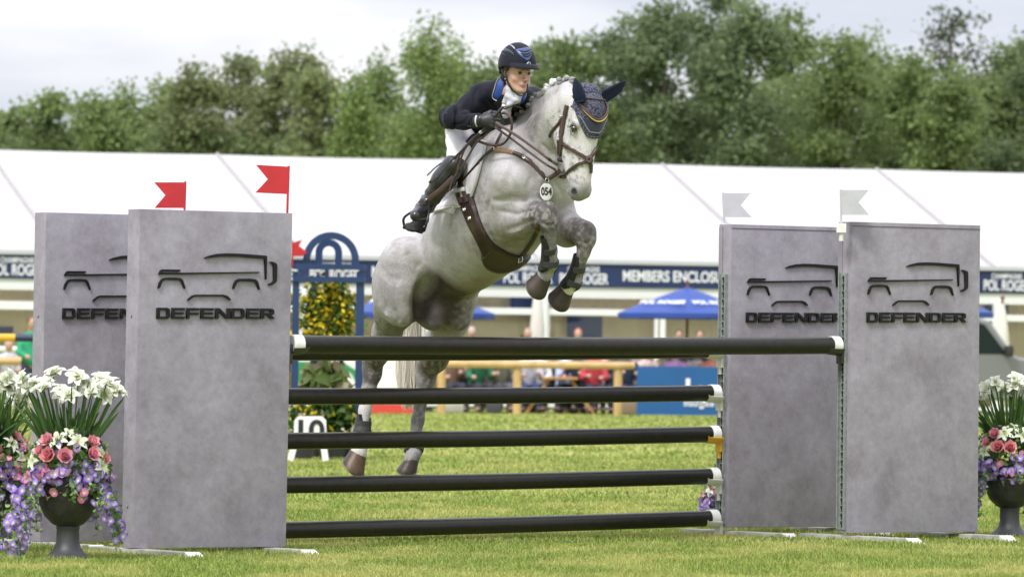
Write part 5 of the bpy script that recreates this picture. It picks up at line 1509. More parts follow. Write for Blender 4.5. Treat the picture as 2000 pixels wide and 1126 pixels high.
# muscle lines, folds and veins: strokes on the surface
def vnormals(V, F):
    n = np.cross(V[F[:, 2]] - V[F[:, 0]], V[F[:, 3]] - V[F[:, 1]])
    N_ = np.zeros_like(V)
    for i in range(4): np.add.at(N_, F[:, i], n)
    return N_ / (np.linalg.norm(N_, axis=1)[:, None] + 1e-12)
HN_ = vnormals(HV, HQ)
def strokes(V, F, N_, lst):
    bv = BVHTree.FromPolygons([tuple(v) for v in V], [tuple(int(i) for i in q) for q in F])
    for pts, w, depth in lst:
        P = []
        for (x, y) in pts:
            d = (at(x, y, 33) - Vector((0, 0, CAM_H))).normalized()
            h = bv.ray_cast(Vector((0, 0, CAM_H)), d)
            if h[0] is not None: P.append(np.array(h[0]))
        if len(P) < 2: continue
        lo = np.min(P, 0) - 3 * w; hi = np.max(P, 0) + 3 * w
        idx = np.where(((V > lo) & (V < hi)).all(1))[0]
        v = V[idx]; dm = np.full(len(idx), 9.); tt = np.zeros(len(idx))
        for k, (a, b) in enumerate(zip(P[:-1], P[1:])):
            ab = b - a; t = np.clip(((v - a) @ ab) / (ab @ ab + 1e-9), 0, 1)
            d = np.linalg.norm(v - a - t[:, None] * ab, axis=1)
            m = d < dm; dm[m] = d[m]; tt[m] = (k + t[m]) / (len(P) - 1)
        taper = np.clip(np.minimum(tt, 1 - tt) * 5 + .25, 0, 1)
        V[idx] += N_[idx] * (depth * taper * np.exp(-(dm / w) ** 2))[:, None]
strokes(HV, HQ, HN_, [
    ([(1118, 280), (1124, 300), (1120, 325)], .005, .004), ([(1098, 262), (1096, 285), (1102, 305)], .012, .005), ([(1016, 405), (1030, 414), (1048, 414)], .007, .004), ([(745, 540), (765, 560), (772, 590)], .008, .004), ([(820, 440), (838, 470), (870, 490)], .03, -.005), ([(1040, 340), (1030, 365), (1036, 388)], .016, -.006), ([(1075, 345), (1090, 365), (1100, 385)], .016, -.006),
    ([(962, 392), (1000, 387), (1035, 393)], .020, -.016), ([(975, 412), (1008, 418), (1044, 408)], .014, -.012), ([(1000, 402), (1030, 402)], .022, .008),
    ([(955, 385), (948, 415), (951, 448), (962, 470)], .020, -.018), ([(985, 450), (1015, 441), (1042, 428)], .018, -.008),
    ([(783, 455), (794, 490), (806, 512), (822, 524)], .026, -.012), ([(815, 540), (806, 556), (803, 580)], .02, .006), ([(765, 470), (775, 510), (772, 560)], .035, -.010),
    ([(740, 560), (752, 600), (765, 640)], .022, -.010), ([(770, 600), (778, 625), (775, 645)], .016, -.010),
    ([(1050, 288), (1062, 300), (1078, 316)], .009, -.009), ([(1043, 298), (1058, 312), (1074, 330)], .009, -.008), ([(1058, 280), (1070, 292), (1084, 306)], .009, -.009), ([(1036, 312), (1052, 330), (1066, 345)], .010, -.007),
    ([(1010, 305), (1038, 345), (1052, 385)], .030, -.014), ([(1030, 300), (1000, 330), (985, 375)], .03, -.008), ([(1066, 395), (1078, 410), (1084, 430)], .016, -.014), ([(1056, 345), (1052, 362), (1058, 382)], .018, .010),
    ([(1104, 270), (1114, 296), (1124, 322)], .010, .007), ([(1110, 262), (1122, 292), (1132, 320)], .010, -.005), ([(1124, 228), (1130, 236)], .014, -.010), ([(1112, 350), (1122, 358), (1132, 362)], .010, -.005),
    ([(1120, 300), (1122, 330), (1116, 352)], .006, .003), ([(1063, 408), (1075, 416), (1082, 428)], .012, .007), ([(1056, 434), (1070, 440), (1084, 436)], .010, -.008),
    ([(1134, 436), (1150, 440), (1160, 452)], .012, .007), ([(1130, 466), (1145, 476), (1158, 470)], .012, -.008),
    ([(733, 668), (736, 700), (732, 740)], .014, -.010), ([(845, 690), (838, 720), (832, 750)], .014, -.010), ([(860, 470), (868, 500), (880, 525)], .03, -.006), ([(885, 450), (893, 485), (905, 515)], .03, -.005),
    
    ([(990, 335), (1005, 365), (1012, 385)], .016, -.008), ([(905, 470), (925, 505), (935, 530)], .03, -.005), ([(745, 520), (760, 540), (790, 548)], .018, -.005), ([(1034, 258), (1046, 275), (1050, 300)], .016, .005), ([(1014, 262), (1024, 285), (1030, 310)], .022, -.006),
    ([(740, 590), (748, 610), (760, 618)], .014, .007), ([(1018, 425), (1038, 424), (1055, 418)], .009, .005), ([(1000, 455), (1020, 448)], .010, .005), ([(930, 400), (932, 430), (938, 455)], .02, .006),
])
HB = BVHTree.FromPolygons([tuple(v) for v in HV], [tuple(int(i) for i in q) for q in HQ])
EYE = Vector((0, 0, CAM_H))
def ray(px, py, bvh=None, dflt=33.3):
    d = (at(px, py, 33) - EYE).normalized()
    h = (bvh or HB).ray_cast(EYE, d)
    if h[0] is None:
        h = (bvh or HB).find_nearest(at(px, py, dflt))
    return h[0], h[1]
def dens(pts, n=6):
    """catmull-rom through the points"""
    P = [Vector(p) for p in pts]
    if len(P) < 3:
        return [P[0].lerp(P[1], t / n) for t in range(n + 1)]
    o = []
    for i in range(len(P) - 1):
        a = P[max(i - 1, 0)]; b = P[i]; c = P[i + 1]; d = P[min(i + 2, len(P) - 1)]
        for k in range(n):
            t = k / n
            o.append(.5 * ((2 * b) + (c - a) * t + (2 * a - 5 * b + 4 * c - d) * t * t + (3 * b - a - 3 * c + d) * t ** 3))
    o.append(P[-1]); return o
def wrap(mb, pxpts, wid, off=.006, th=.005, n=5, bvh=None, dflt=33.3, col=None, cross=6):
    """a strap lying on the body: the path given by photo pixels is projected on the surface and the section wraps it"""
    bv = bvh or HB
    P2 = dens([(p[0], p[1], 0) for p in pxpts], n)
    pts = [ray(p.x, p.y, bv, dflt) for p in P2]
    m = len(pts)
    if not hasattr(wid, '__len__'): wid = [wid] * len(pxpts)
    ws = [wid[min(int(i / n), len(wid) - 2)] * (1 - (i / n - min(int(i / n), len(wid) - 2))) + wid[min(int(i / n), len(wid) - 2) + 1] * (i / n - min(int(i / n), len(wid) - 2)) for i in range(m)]
    C = [p[0] for p in pts]
    for _ in range(2): C = [C[0]] + [(C[i - 1] + C[i] * 2 + C[i + 1]) / 4 for i in range(1, m - 1)] + [C[-1]]
    rows = []
    for i in range(m):
        t = (C[min(i + 1, m - 1)] - C[max(i - 1, 0)]).normalized()
        b = t.cross(pts[i][1]).normalized()
        row = []
        for k in range(cross + 1):
            q = C[i] + b * ws[i] * (k / cross - .5)
            h = bv.find_nearest(q)
            edge = 0 if k in (0, cross) else th
            row.append((h[0] + h[1] * (off - th), h[0] + h[1] * (off + edge)))
        rows.append(row)
    vs = []; c1 = cross + 1
    for r_ in rows:
        vs += [x[0] for x in r_] + [x[1] for x in r_]
    s_ = 2 * c1; fs = []
    for i in range(m - 1):
        for k in range(cross):
            a = i * s_ + c1 + k; fs.append((a, a + 1, a + 1 + s_, a + s_))
            a = i * s_ + k; fs.append((a, a + s_, a + 1 + s_, a + 1))
        for k in (0, cross):
            a = i * s_ + k; fs.append((a, a + c1, a + c1 + s_, a + s_))
    for i in (0, m - 1):
        for k in range(cross):
            a = i * s_ + k; fs.append((a, a + 1, a + 1 + c1, a + c1))
    mb.add(vs, fs, col)
    return C
def patch(mb, L, Rr, off=.006, th=.006, nu=14, nv=12, bvh=None, dflt=33.3, col=None, puff=0):
    """a sheet of cloth or leather lying on the body between two edges given by photo pixels"""
    bv = bvh or HB
    A = dens([(p[0], p[1], 0) for p in L], 6); B = dens([(p[0], p[1], 0) for p in Rr], 6)
    def samp(P, t):
        x = t * (len(P) - 1); i = min(int(x), len(P) - 2); return P[i].lerp(P[i + 1], x - i)
    top = []; bot = []
    for i in range(nu + 1):
        for j in range(nv + 1):
            q = samp(A, i / nu).lerp(samp(B, i / nu), j / nv)
            p, n_ = ray(q.x, q.y, bv, dflt)
            e = 0 if (i in (0, nu) or j in (0, nv)) else th
            top.append(p + n_ * (off + e + puff * math.sin(PI * i / nu) * math.sin(PI * j / nv))); bot.append(p + n_ * (off - th))
    nn = len(top); fs = []
    w_ = nv + 1
    for i in range(nu):
        for j in range(nv):
            a = i * w_ + j; fs.append((a, a + 1, a + 1 + w_, a + w_)); fs.append((nn + a, nn + a + w_, nn + a + 1 + w_, nn + a + 1))
    bd = [(0, j) for j in range(nv)] + [(i, nv) for i in range(nu)] + [(nu, j) for j in range(nv, 0, -1)] + [(i, 0) for i in range(nu, 0, -1)]
    bd = [i * w_ + j for i, j in bd]
    for a, b in zip(bd, bd[1:] + bd[:1]): fs.append((a, b, nn + b, nn + a))
    mb.add(top + bot, fs, col)

leather = mat('brown_leather', (.055, .030, .024), .42, spec=.5, noise=(60, .25))
leather2 = mat('tan_leather', (.30, .17, .10), .5, noise=(60, .2))
blackl = mat('black_leather', (.012, .012, .013), .33, spec=.6, noise=(30, .3), bump=(45, .25, .01))
silver = mat('steel', (.62, .62, .63), .22, metal=1)
navy = mat('navy_fabric', (.012, .018, .045), .8, sheen=.3, noise=(90, .2))

# ---------------------------------------------------------------- coat
HNC = HN_
def coat_cols(V):
    V = np.asarray(V)
    def near(p, r):
        d = np.linalg.norm(V - np.array(p), axis=1); return np.clip(1 - d / r, 0, 1)
    base = np.tile(np.array([[.420, .408, .428]]), (len(V), 1))
    big = fbm(V, 5, 3, 3); fine = .55 * fbm(V, 46, 5, 3) + .45 * fbm(V, 20, 15, 3); spk = fbm(V, 75, 9, 2)
    def mixin(col, w_):
        nonlocal base
        w_ = np.clip(w_, 0, 1)[:, None]; base = base * (1 - w_) + np.array([col]) * w_
    mixin((.27, .25, .245), .78 * np.clip((big - .46) * 3.2, 0, 1) * np.clip((fine - .28) * 2.2, 0, 1))
    dk = (.085, .078, .078)
    Z = np.zeros(len(V))
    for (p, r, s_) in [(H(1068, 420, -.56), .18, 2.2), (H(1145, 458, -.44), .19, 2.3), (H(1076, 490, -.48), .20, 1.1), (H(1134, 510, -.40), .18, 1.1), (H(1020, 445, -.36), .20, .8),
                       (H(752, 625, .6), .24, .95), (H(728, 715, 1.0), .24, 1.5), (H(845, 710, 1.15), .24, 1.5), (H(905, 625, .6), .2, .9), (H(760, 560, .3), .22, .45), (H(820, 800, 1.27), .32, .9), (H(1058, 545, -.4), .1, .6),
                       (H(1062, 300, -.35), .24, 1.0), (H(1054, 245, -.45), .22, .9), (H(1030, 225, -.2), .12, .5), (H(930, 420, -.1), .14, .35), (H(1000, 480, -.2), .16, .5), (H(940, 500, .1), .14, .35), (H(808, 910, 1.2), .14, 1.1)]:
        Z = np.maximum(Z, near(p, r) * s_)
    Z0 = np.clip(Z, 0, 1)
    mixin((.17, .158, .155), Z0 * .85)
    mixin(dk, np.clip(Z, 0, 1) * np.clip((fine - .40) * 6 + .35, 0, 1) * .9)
    mixin((.36, .34, .33), Z0 * .55 * np.clip((fbm(V, 44, 71, 2) - .60) * 9, 0, 1))
    zz = 1 - np.clip(Z0 * 1.3, 0, 1)
    mixin((.30, .275, .27), .42 * zz * np.clip((fbm(V, 13, 51, 2) - .42) * 5, 0, 1))
    mixin((.23, .215, .215), .62 * zz * np.clip((fbm(V, 38, 33, 3) - .49) * 5, 0, 1) * np.clip((big - .30) * 3, 0, 1))
    # white lower legs
    mixin((.66, .63, .57), np.clip(near(H(1103, 570, -.3), .10) * 2.5, 0, 1))
    mixin((.56, .54, .50), np.clip(near(H(699, 885, .98), .16) * 2.4, 0, 1))
    mixin((.52, .50, .49), np.clip(near(H(716, 790, 1.03), .14) * 1.6, 0, 1))
    # face: pale, speckled on the cheek, grey muzzle
    hd = np.clip(near(Q(.15, 0, -.1), .36) * 3, 0, 1)
    mixin((.55, .54, .53), hd * .85)
    sw = np.clip(near(Q(.10, .08, -.2), .17) * 2 + near(Q(.25, .06, -.1), .18) * 2, 0, 1)
    mixin((.10, .10, .105), sw * np.clip((spk - .56) * 9, 0, 1) * np.clip((fine - .36) * 4, 0, 1))
    mixin((.17, .17, .18), np.clip(near(Q(.455, .02, -.06), .12) * 2.2, 0, 1) * (.45 + .5 * fine))
    mixin((.03, .03, .032), np.clip(near(Q(.440, .066, -.034), .030) * 3, 0, 1))
    mixin((.20, .19, .19), np.clip(near(Q(.072, .10, -.06), .045) * 2, 0, 1) * .8)
    # bare dark skin and painted-in shade between the thighs and at the sheath
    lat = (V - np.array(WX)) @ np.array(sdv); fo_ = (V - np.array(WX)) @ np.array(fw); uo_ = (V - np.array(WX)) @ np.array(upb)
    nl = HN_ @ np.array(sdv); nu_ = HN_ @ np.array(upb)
    # inner thighs and sheath: bare dark skin, deepened by shade put into the colour
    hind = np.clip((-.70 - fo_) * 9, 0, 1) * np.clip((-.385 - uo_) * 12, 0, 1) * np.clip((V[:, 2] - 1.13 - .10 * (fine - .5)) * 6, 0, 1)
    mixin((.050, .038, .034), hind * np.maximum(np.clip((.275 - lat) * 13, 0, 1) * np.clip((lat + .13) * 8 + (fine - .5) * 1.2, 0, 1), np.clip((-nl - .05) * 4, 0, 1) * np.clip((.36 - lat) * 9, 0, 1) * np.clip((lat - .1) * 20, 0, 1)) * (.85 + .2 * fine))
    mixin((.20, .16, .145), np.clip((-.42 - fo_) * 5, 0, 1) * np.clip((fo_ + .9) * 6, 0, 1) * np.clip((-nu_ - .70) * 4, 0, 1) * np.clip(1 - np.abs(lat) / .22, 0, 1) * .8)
    return base
MATS.pop('horse_coat', None)
hm = mat('horse_coat', (1, 1, 1), .62, spec=.28, vcol=True, noise=(120, .16, 4), bump=(70, .3, .006), sheen=.0)
horse = thing('horse', 'light dappled grey horse jumping over the black rails with knees tucked', 'horse', tuple(W(-.4, 0, -.35)))
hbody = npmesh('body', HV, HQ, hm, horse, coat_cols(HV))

# ---------------------------------------------------------------- hooves
hoofm = mat('hoof_horn', (1, 1, 1), .45, spec=.4, vcol=True, noise=(50, .25), bump=(80, .3, .004))
def hoof(c, axis, toe, s=1.0, r0=.054, r1=.074, pale=None):
    axis = Vector(axis).normalized(); toe = Vector(toe); toe = (toe - axis * toe.dot(axis)).normalized(); sd_ = axis.cross(toe)
    mb = MB(); n = 28; rings = []
    prof = [(-.012, .93, 0), (0, 1.0, 0), (.03, 1.1, .3), (.06, 1.25, .62), (.085, 1.36, .9), (.095, 1.36, 1), (.096, 1.2, 1)]
    vs = []; cs = []
    for (t, k, m_) in prof:
        for i in range(n):
            th = 2 * PI * i / n
            ct, st = math.cos(th), math.sin(th)
            length = (.62 + .38 * (ct * .5 + .5))                 # heels shorter than toe
            rr = r0 * k * (1 + (.10 if ct > 0 else -.08) * abs(ct))
            p = Vector(c) + axis * (t * length * s) + toe * ((ct * rr + m_ * .022) * s) + sd_ * (st * rr * .95 * s)
            vs.append(p)
            base = (.052, .038, .030) if not (pale and (ct > .3)) else (.13, .085, .05)
            ln = .8 + .3 * ((i * 7919) % 13) / 13
            cs.append(tuple(x * ln * (1 if t < .07 else .8) for x in base))
    fs = []
    m = len(prof)
    for i in range(m - 1):
        for k in range(n):
            k2 = (k + 1) % n; fs.append((i * n + k, i * n + k2, (i + 1) * n + k2, (i + 1) * n + k))
    fs.append(tuple(range((m - 1) * n, m * n)))
    o = len(mb.v); mb.v += [tuple(p) for p in vs]; mb.f += fs; mb.mi += [0] * len(fs); mb.c += cs
    ob = mb.build('hoof', hoofm, horse, True)
    sh = MB()                                                       # shoe: a rim of steel under the wall
    P = [Vector(c) + axis * (.099 * s * (.62 + .38 * (math.cos(a) * .5 + .5))) + toe * (math.cos(a) * r0 * 1.26 * s + .022 * s) + sd_ * (math.sin(a) * r0 * 1.2 * s) for a in np.linspace(-2.5, 2.5, 24)]
    sh.tube(P, .0075, 6)
    sh.build('horseshoe', mat('shoe_steel', (.2, .18, .16), .5, metal=.8), ob, True)
hoof(H(1061, 542, -.40), (-.55, .42, -.72), (-.05, -.55, -.45), .98)
hoof(H(1105, 565, -.28), (-.50, .40, -.72), (-.05, -.6, -.45), 1.0)
hoof(H(698, 888, .96), (-.42, .05, -.80), (.25, -.6, -.5), 1.08, pale=True)
hoof(H(805, 898, 1.20), (-.25, .1, -.9), (-.45, -.6, 0), .9, r0=.05)

# ---------------------------------------------------------------- eyes
for s in (1, -1):
    e = MB(); e.ball(Q(.078, s * .090, -.060), (.019, .019, .019), 14, 10)
    e.build('eye', mat('horse_eye', (.012, .008, .006), .08, spec=.8, coat=.5), horse, True)
    e = MB()                                                        # lids
    P = [Q(.078 - .022 * math.cos(a), s * .103, -.060 + .027 * math.sin(a)) for a in np.linspace(-1.5, 1.5, 12)]
    e.tube(P, .0045, 6)
    P = [Q(.078 + .020 * math.cos(a), s * .101, -.060 + .027 * math.sin(a)) for a in np.linspace(-1.4, 1.4, 12)]
    e.tube(P, .0032, 6)
    e.build('eyelid', mat('eyelid_skin', (.085, .08, .08), .55, noise=(60, .3)), horse, True)

# ---------------------------------------------------------------- plaited mane: a row of wrapped buttons along the crest
crest = dens([H(1134, 164, -.62), H(1120, 157, -.6), H(1100, 154, -.55), H(1080, 162, -.48), H(1057, 178, -.38), H(1037, 193, -.28), H(1018, 213, -.2), H(1003, 233, -.1), H(992, 252, 0)], 8)
mane = thing('mane', None, None, tuple(crest[30])); del_keys = None
mane.parent = horse; mane.matrix_parent_inverse = horse.matrix_basis.inverted()
mm_ = mat('mane_hair', (1, 1, 1), .6, vcol=True, noise=(220, .5, 2), bump=(160, .6, .004))
acc = 0; pr = crest[0]; bt = []
for p in crest[1:]:
    acc += (p - pr).length; pr = p
    if acc > .050: bt.append(p); acc = 0
for i, p in enumerate(bt):
    mb = MB()
    h = HB.find_nearest(p); c = h[0] + h[1] * .020
    g = .30 + .14 * rnd.random()
    for k in range(7):
        a = Vector((rnd.uniform(-1, 1), rnd.uniform(-1, 1), rnd.uniform(-1, 1))) * .011
        mb.ball(c + a, .0135 + rnd.random() * .004, 8, 6, (g * rnd.uniform(.5, 1.5),) * 3)
    for k in range(5):
        q = c + Vector((rnd.uniform(-1, 1), rnd.uniform(-1, 0), rnd.uniform(0, 1))) * .03
        mb.tube([c, c.lerp(q, .6) + Vector((0, 0, .006)), q], [.0012, .001, .0004], 3, (.35, .34, .33))
    mb.build('mane_plait', mm_, mane, True)
mb = MB()
for i in range(260):
    t = rnd.random() * (len(crest) - 1.01); k = int(t); p = crest[k].lerp(crest[k + 1], t - k)
    h = HB.find_nearest(p); c = h[0]
    q = c + h[1] * rnd.uniform(.004, .02) + (crest[k + 1] - crest[k]).normalized() * rnd.uniform(-.02, .02)
    mb.tube([c, q], [.002, .0006], 3, (.3 + .25 * rnd.random(),) * 3)
mb.build('mane_hair', mm_, mane, False)

# ---------------------------------------------------------------- tail
mb = MB()
def tailp(t, a, b):
    base = dens([H(806, 515, .95), H(808, 560, 1.3), H(801, 625, 1.45), H(796, 690, 1.45), H(794, 745, 1.42), H(800, 800, 1.4)], 8)
    x = t * (len(base) - 1); i = min(int(x), len(base) - 2)
    p = base[i].lerp(base[i + 1], x - i)
    wd = .02 + .055 * math.sin(min(1, t * 1.5) * PI / 2) * (1 - .55 * t ** 3)
    return p + Vector((a * wd, b * wd, 0)) + Vector((math.sin(t * 5 + a * 4) * .006, 0, 0))
for i in range(650):
    an = rnd.random() * 2 * PI; rr = math.sqrt(rnd.random()); a = rr * math.cos(an); b = rr * math.sin(an)
    tm = rnd.uniform(.75, 1.0)
    P = [tailp(t * tm, a, b) for t in np.linspace(0, 1, 9)]
    P = [p + Vector((rnd.uniform(-1, 1), 0, rnd.uniform(-1, 1))) * .004 * k / 4 for k, p in enumerate(P)]
    c = rnd.uniform(.55, .88)
    mb.tube(P, [.005, .005, .005, .0045, .004, .004, .0035, .0025, .001], 3, (c, c * .93, c * .80))
mb.build('tail', leaf_mat('tail_hair', trans=.15, rough=.5), horse, True)

# ---------------------------------------------------------------- ears in a crocheted bonnet
bon = thing('ear_bonnet', None, None, tuple(F0)); bon.parent = horse; bon.matrix_parent_inverse = horse.matrix_basis.inverted()
def wave_bump(m, sx):
    nt = m.node_tree; b = nt.nodes['Principled BSDF']
    tcn = nt.nodes.new('ShaderNodeTexCoord'); mp = nt.nodes.new('ShaderNodeMapping')
    vo = nt.nodes.new('ShaderNodeTexVoronoi'); vo.inputs['Scale'].default_value = sx
    bp = nt.nodes.new('ShaderNodeBump'); bp.inputs['Strength'].default_value = .9; bp.inputs['Distance'].default_value = .006; bp.invert = True
    nt.links.new(tcn.outputs['Object'], vo.inputs['Vector'])
    nt.links.new(vo.outputs['Distance'], bp.inputs['Height']); nt.links.new(bp.outputs[0], b.inputs['Normal'])
    rm = nt.nodes.new('ShaderNodeValToRGB'); rm.color_ramp.elements[0].color = (.125, .13, .205, 1); rm.color_ramp.elements[1].color = (.02, .02, .035, 1)
    rm.color_ramp.elements[0].position = .15; rm.color_ramp.elements[1].position = .75
    nt.links.new(vo.outputs['Distance'], rm.inputs['Fac']); nt.links.new(rm.outputs[0], b.inputs['Base Color'])
    return m
croch = wave_bump(mat('crochet', (.06, .065, .11), .85), 95)
def headwrap(a, th, off):
    """point on the head at height a, angle th round it (0 = front of the face, + = near side)"""
    c = Q(a, 0, -.085); d = (hN * math.cos(th) + hS * math.sin(th)).normalized()
    h = HB.ray_cast(c + d * .3, -d)
    if h[0] is None: return c + d * .08
    return h[0] + d * off
def amax(th):
    x = abs(th)
    if x < .25: return .112 - .01 * x
    return .112 - .16 * smooth(.25, 1.5, x) - .002
def amin(th): return -.150 + .02 * abs(th)
def wrapsheet(lo, hi, t0, t1, nu, nv, off, name, m_, par, th_=.004):
    mb = MB(); T = []
    for i in range(nu + 1):
        th = t0 + (t1 - t0) * i / nu
        for j in range(nv + 1):
            a = lo(th) + (hi(th) - lo(th)) * j / nv
            T.append(headwrap(a, th, off * (1 if 0 < j < nv and 0 < i < nu else .3)))
    w_ = nv + 1
    mb.add(T, [(i * w_ + j, i * w_ + j + 1, (i + 1) * w_ + j + 1, (i + 1) * w_ + j) for i in range(nu) for j in range(nv)])
    return mb.build(name, m_, par, True)
wrapsheet(amin, amax, -1.75, 1.75, 44, 30, .011, 'crochet_hood', croch, bon)
def pmin(th): return .012
def pmax(th): return .088 - .085 * smooth(.22, 1.0, abs(th))
wrapsheet(pmin, pmax, -.95, .95, 26, 12, .0165, 'front_panel', navy, bon)
mb = MB(); mb.tube([headwrap(pmax(t), t, .0165) for t in np.linspace(-1.0, 1.0, 40)], .0032, 6); mb.build('panel_piping', mat('grey_piping', (.22, .2, .21), .6), bon, True)
mb = MB(); mb.tube([headwrap(amax(t) + .004, t, .010) for t in np.linspace(-1.7, 1.7, 60)], .0075, 7); mb.build('crochet_edge', croch, bon, True)
# cap over the poll behind the ears
mb = MB(); mb.ball(Q(-.135, 0, -.100), (.058, .085, .078), 18, 12, ax=(hL, hS, hN)); mb.build('poll_cap', croch, bon, True)
def ear(pts, rads, cup):
    mb = MB(); P = dens(pts, 5); n_ = len(P)
    rs = [rads[min(int(i / 5), len(rads) - 2)] * (1 - (i / 5 - min(int(i / 5), len(rads) - 2))) + rads[min(int(i / 5), len(rads) - 2) + 1] * (i / 5 - min(int(i / 5), len(rads) - 2)) for i in range(n_)]
    n = 18; vs = []; cup = Vector(cup)
    for i in range(n_):
        t = (P[min(i + 1, n_ - 1)] - P[max(0, i - 1)]).normalized(); c_ = (cup - t * cup.dot(t)).normalized(); b = t.cross(c_)
        for k in range(n):
            a = 2 * PI * k / n
            x = math.cos(a); y = math.sin(a)
            dent = .75 * max(0, x) ** 2 if 1 < i < n_ - 1 else .2 * max(0, x)
            vs.append(P[i] + c_ * (x - dent * 1.0) * rs[i] * .85 + b * y * rs[i])
    fs = [(i * n + k, i * n + (k + 1) % n, (i + 1) * n + (k + 1) % n, (i + 1) * n + k) for i in range(n_ - 1) for k in range(n)]
    fs += [tuple(range(n)), tuple(range((n_ - 1) * n, n_ * n))]
    mb.add(vs, fs)
    return mb.build('ear_cover', mat('ear_cloth', (.004, .008, .022), .8, spec=.25, sheen=.0, noise=(60, .15)), bon, True)
ear([H(1134, 200, -.80), H(1131, 188, -.80), H(1127, 172, -.79), H(1124, 160, -.77), H(1123, 153, -.75)], [.032, .040, .035, .020, .004], (-.55, -.8, -.2))
ear([H(1170, 198, -.64), H(1182, 188, -.62), H(1200, 177, -.60), H(1213, 167, -.59), H(1222, 159, -.58)], [.034, .040, .034, .022, .004], (.2, -.9, -.4))

# ---------------------------------------------------------------- bridle
bridle = thing('bridle', 'dark brown leather bridle with gold browband on the grey horse\'s head', 'bridle', tuple(Q(.1, 0, .02)))
mb = MB()
bp_ = [headwrap(-.055 + .055 * math.cos(min(1, abs(t) / 1.5) * PI) * 1.0 + .012, t, .022) for t in np.linspace(-1.6, 1.6, 40)]
mb.tube(bp_, .0085, 8); mb.build('browband', leather, bridle, True)
mb = MB(); mb.tube([p - Vector((0, 0, .010)) + hN * .004 for p in bp_], .0042, 6); mb.build('browband_chain', mat('brass', (.75, .52, .16), .3, metal=.9, bump=(300, .8, .004)), bridle, True)
mb = MB(); wrap(mb, [(1109, 206), (1105, 222), (1101, 240), (1097, 262)], [.030, .034, .036, .034], .010, .005); wrap(mb, [(1097, 262), (1096, 285), (1097, 305), (1097, 318)], [.022, .017, .016, .014], .010, .005)
wrap(mb, [(1093, 268), (1093, 285), (1095, 305)], .014, .012, .004)
mb.build('cheekpiece', leather, bridle, True)
mb = MB(); wrap(mb, [(1106, 218), (1098, 233), (1088, 247), (1080, 255), (1074, 266)], .018, .008, .005); mb.build('throatlatch', leather, bridle, True)
mb = MB(); mb.tube([headwrap(-.105, t, .020) + hN * -.01 for t in np.linspace(-1.7, 1.7, 24)], .010, 8, sq=(hL, .5)); mb.build('headpiece', leather, bridle, True)
mb = MB(); wrap(mb, [(1098, 279), (1112, 289), (1130, 299), (1147, 310)], .020, .010, .006); wrap(mb, [(1104, 346), (1112, 334), (1128, 322), (1147, 315)], .017, .010, .006)
wrap(mb, [(1150, 310), (1157, 300), (1163, 288)], .018, .010, .006); wrap(mb, [(1150, 314), (1153, 325), (1152, 338)], .016, .010, .006)
mb.build('noseband', leather, bridle, True)
mb = MB(); kp, kn = ray(1149, 312); kp = kp + kn * .014
for i in range(7):
    mb.ball(kp + Vector((math.cos(i * .9) * .012, -.003, math.sin(i * .9) * .014)), .013, 10, 8)
mb.build('noseband_knot', leather, bridle, True)
def buckle(c, u_, v_, w_, h_, par, t=.0028, name='buckle'):
    mb = MB(); u_ = Vector(u_).normalized(); v_ = Vector(v_).normalized()
    P = [c + u_ * x * w_ + v_ * y * h_ for x, y in ((-1, -1), (1, -1), (1, 1), (-1, 1), (-1, -1))]
    mb.tube(P, t, 6); mb.tube([c - u_ * w_, c + u_ * w_], t * .8, 5)
    return mb.build(name, silver, par, True)
bp0, bn0 = ray(1102, 226); buckle(bp0 + bn0 * .018, (1, 0, 0), (0, 0, 1), .016, .008, bridle)
bp0, bn0 = ray(1095, 272); buckle(bp0 + bn0 * .018, (1, 0, 0), (0, 0, 1), .012, .007, bridle)
mb = MB(); rp, rn = ray(1097, 327); rp = rp + rn * .014
BIT = rp
mb.ring(rp + Vector((-.006, 0, 0)), .030, .0038, (.55, -.8, 0), (0, 0, 1), 26)
mb.ring(rp + Vector((-.016, -.006, -.004)), .026, .0035, (.9, -.3, 0), (.1, 0, 1), 26)
mb.tube([rp + Vector((.0, -.012, -.018)), rp + Vector((.02, -.016, -.036)), rp + Vector((.03, -.01, -.05))], .0065, 8)
mb.build('bit', silver, bridle, True)
mb = MB(); gp, gn = ray(1102, 338); c_ = gp + gn * .016
mb.ball(c_, (.019, .005, .036), 20, 12, ax=(Vector((.8, -.55, 0)), gn, Vector((0, 0, 1)))); mb.build('bit_guard', mat('bit_rubber', (.12, .045, .03), .5), bridle, True)
# ---------------------------------------------------------------- saddle cloth, saddle, girth
pad = thing('saddle_pad', 'white quilted saddle pad with blue corner badge under the saddle', 'saddle pad', tuple(W(-.35, .2, 0)))
padm = mat('white_quilt', (.80, .78, .86), .8, sheen=.3, bump=(28, .35, .02))
mb = MB(); patch(mb, [(925, 268), (885, 300), (858, 340), (842, 378), (838, 415)], [(953, 278), (948, 300), (939, 335), (930, 365), (914, 400)], .014, .010, 22, 16)
Zs = [Vector(H(*q)) for q in ((812, 399, .0), (820, 380, .02), (838, 374, .04), (850, 392, -.02), (842, 412, -.05), (818, 413, -.02))]; o_ = Vector((.004, .010, 0))
mb.add(Zs + [q + o_ for q in Zs], [tuple(range(6)), tuple(range(11, 5, -1))] + [(i, (i + 1) % 6, 6 + (i + 1) % 6, 6 + i) for i in range(6)])
mb.build('quilted_cloth', padm, pad, True)
mb = MB(); wrap(mb, [(953, 278), (948, 300), (939, 335), (930, 365), (914, 400), (880, 406), (848, 416)], .012, .016, .006, cross=3); mb.build('binding', mat('white_binding', (.6, .6, .66), .6), pad, True)
bluem = mat('royal_blue_cloth', (.012, .055, .27), .6, noise=(60, .15))
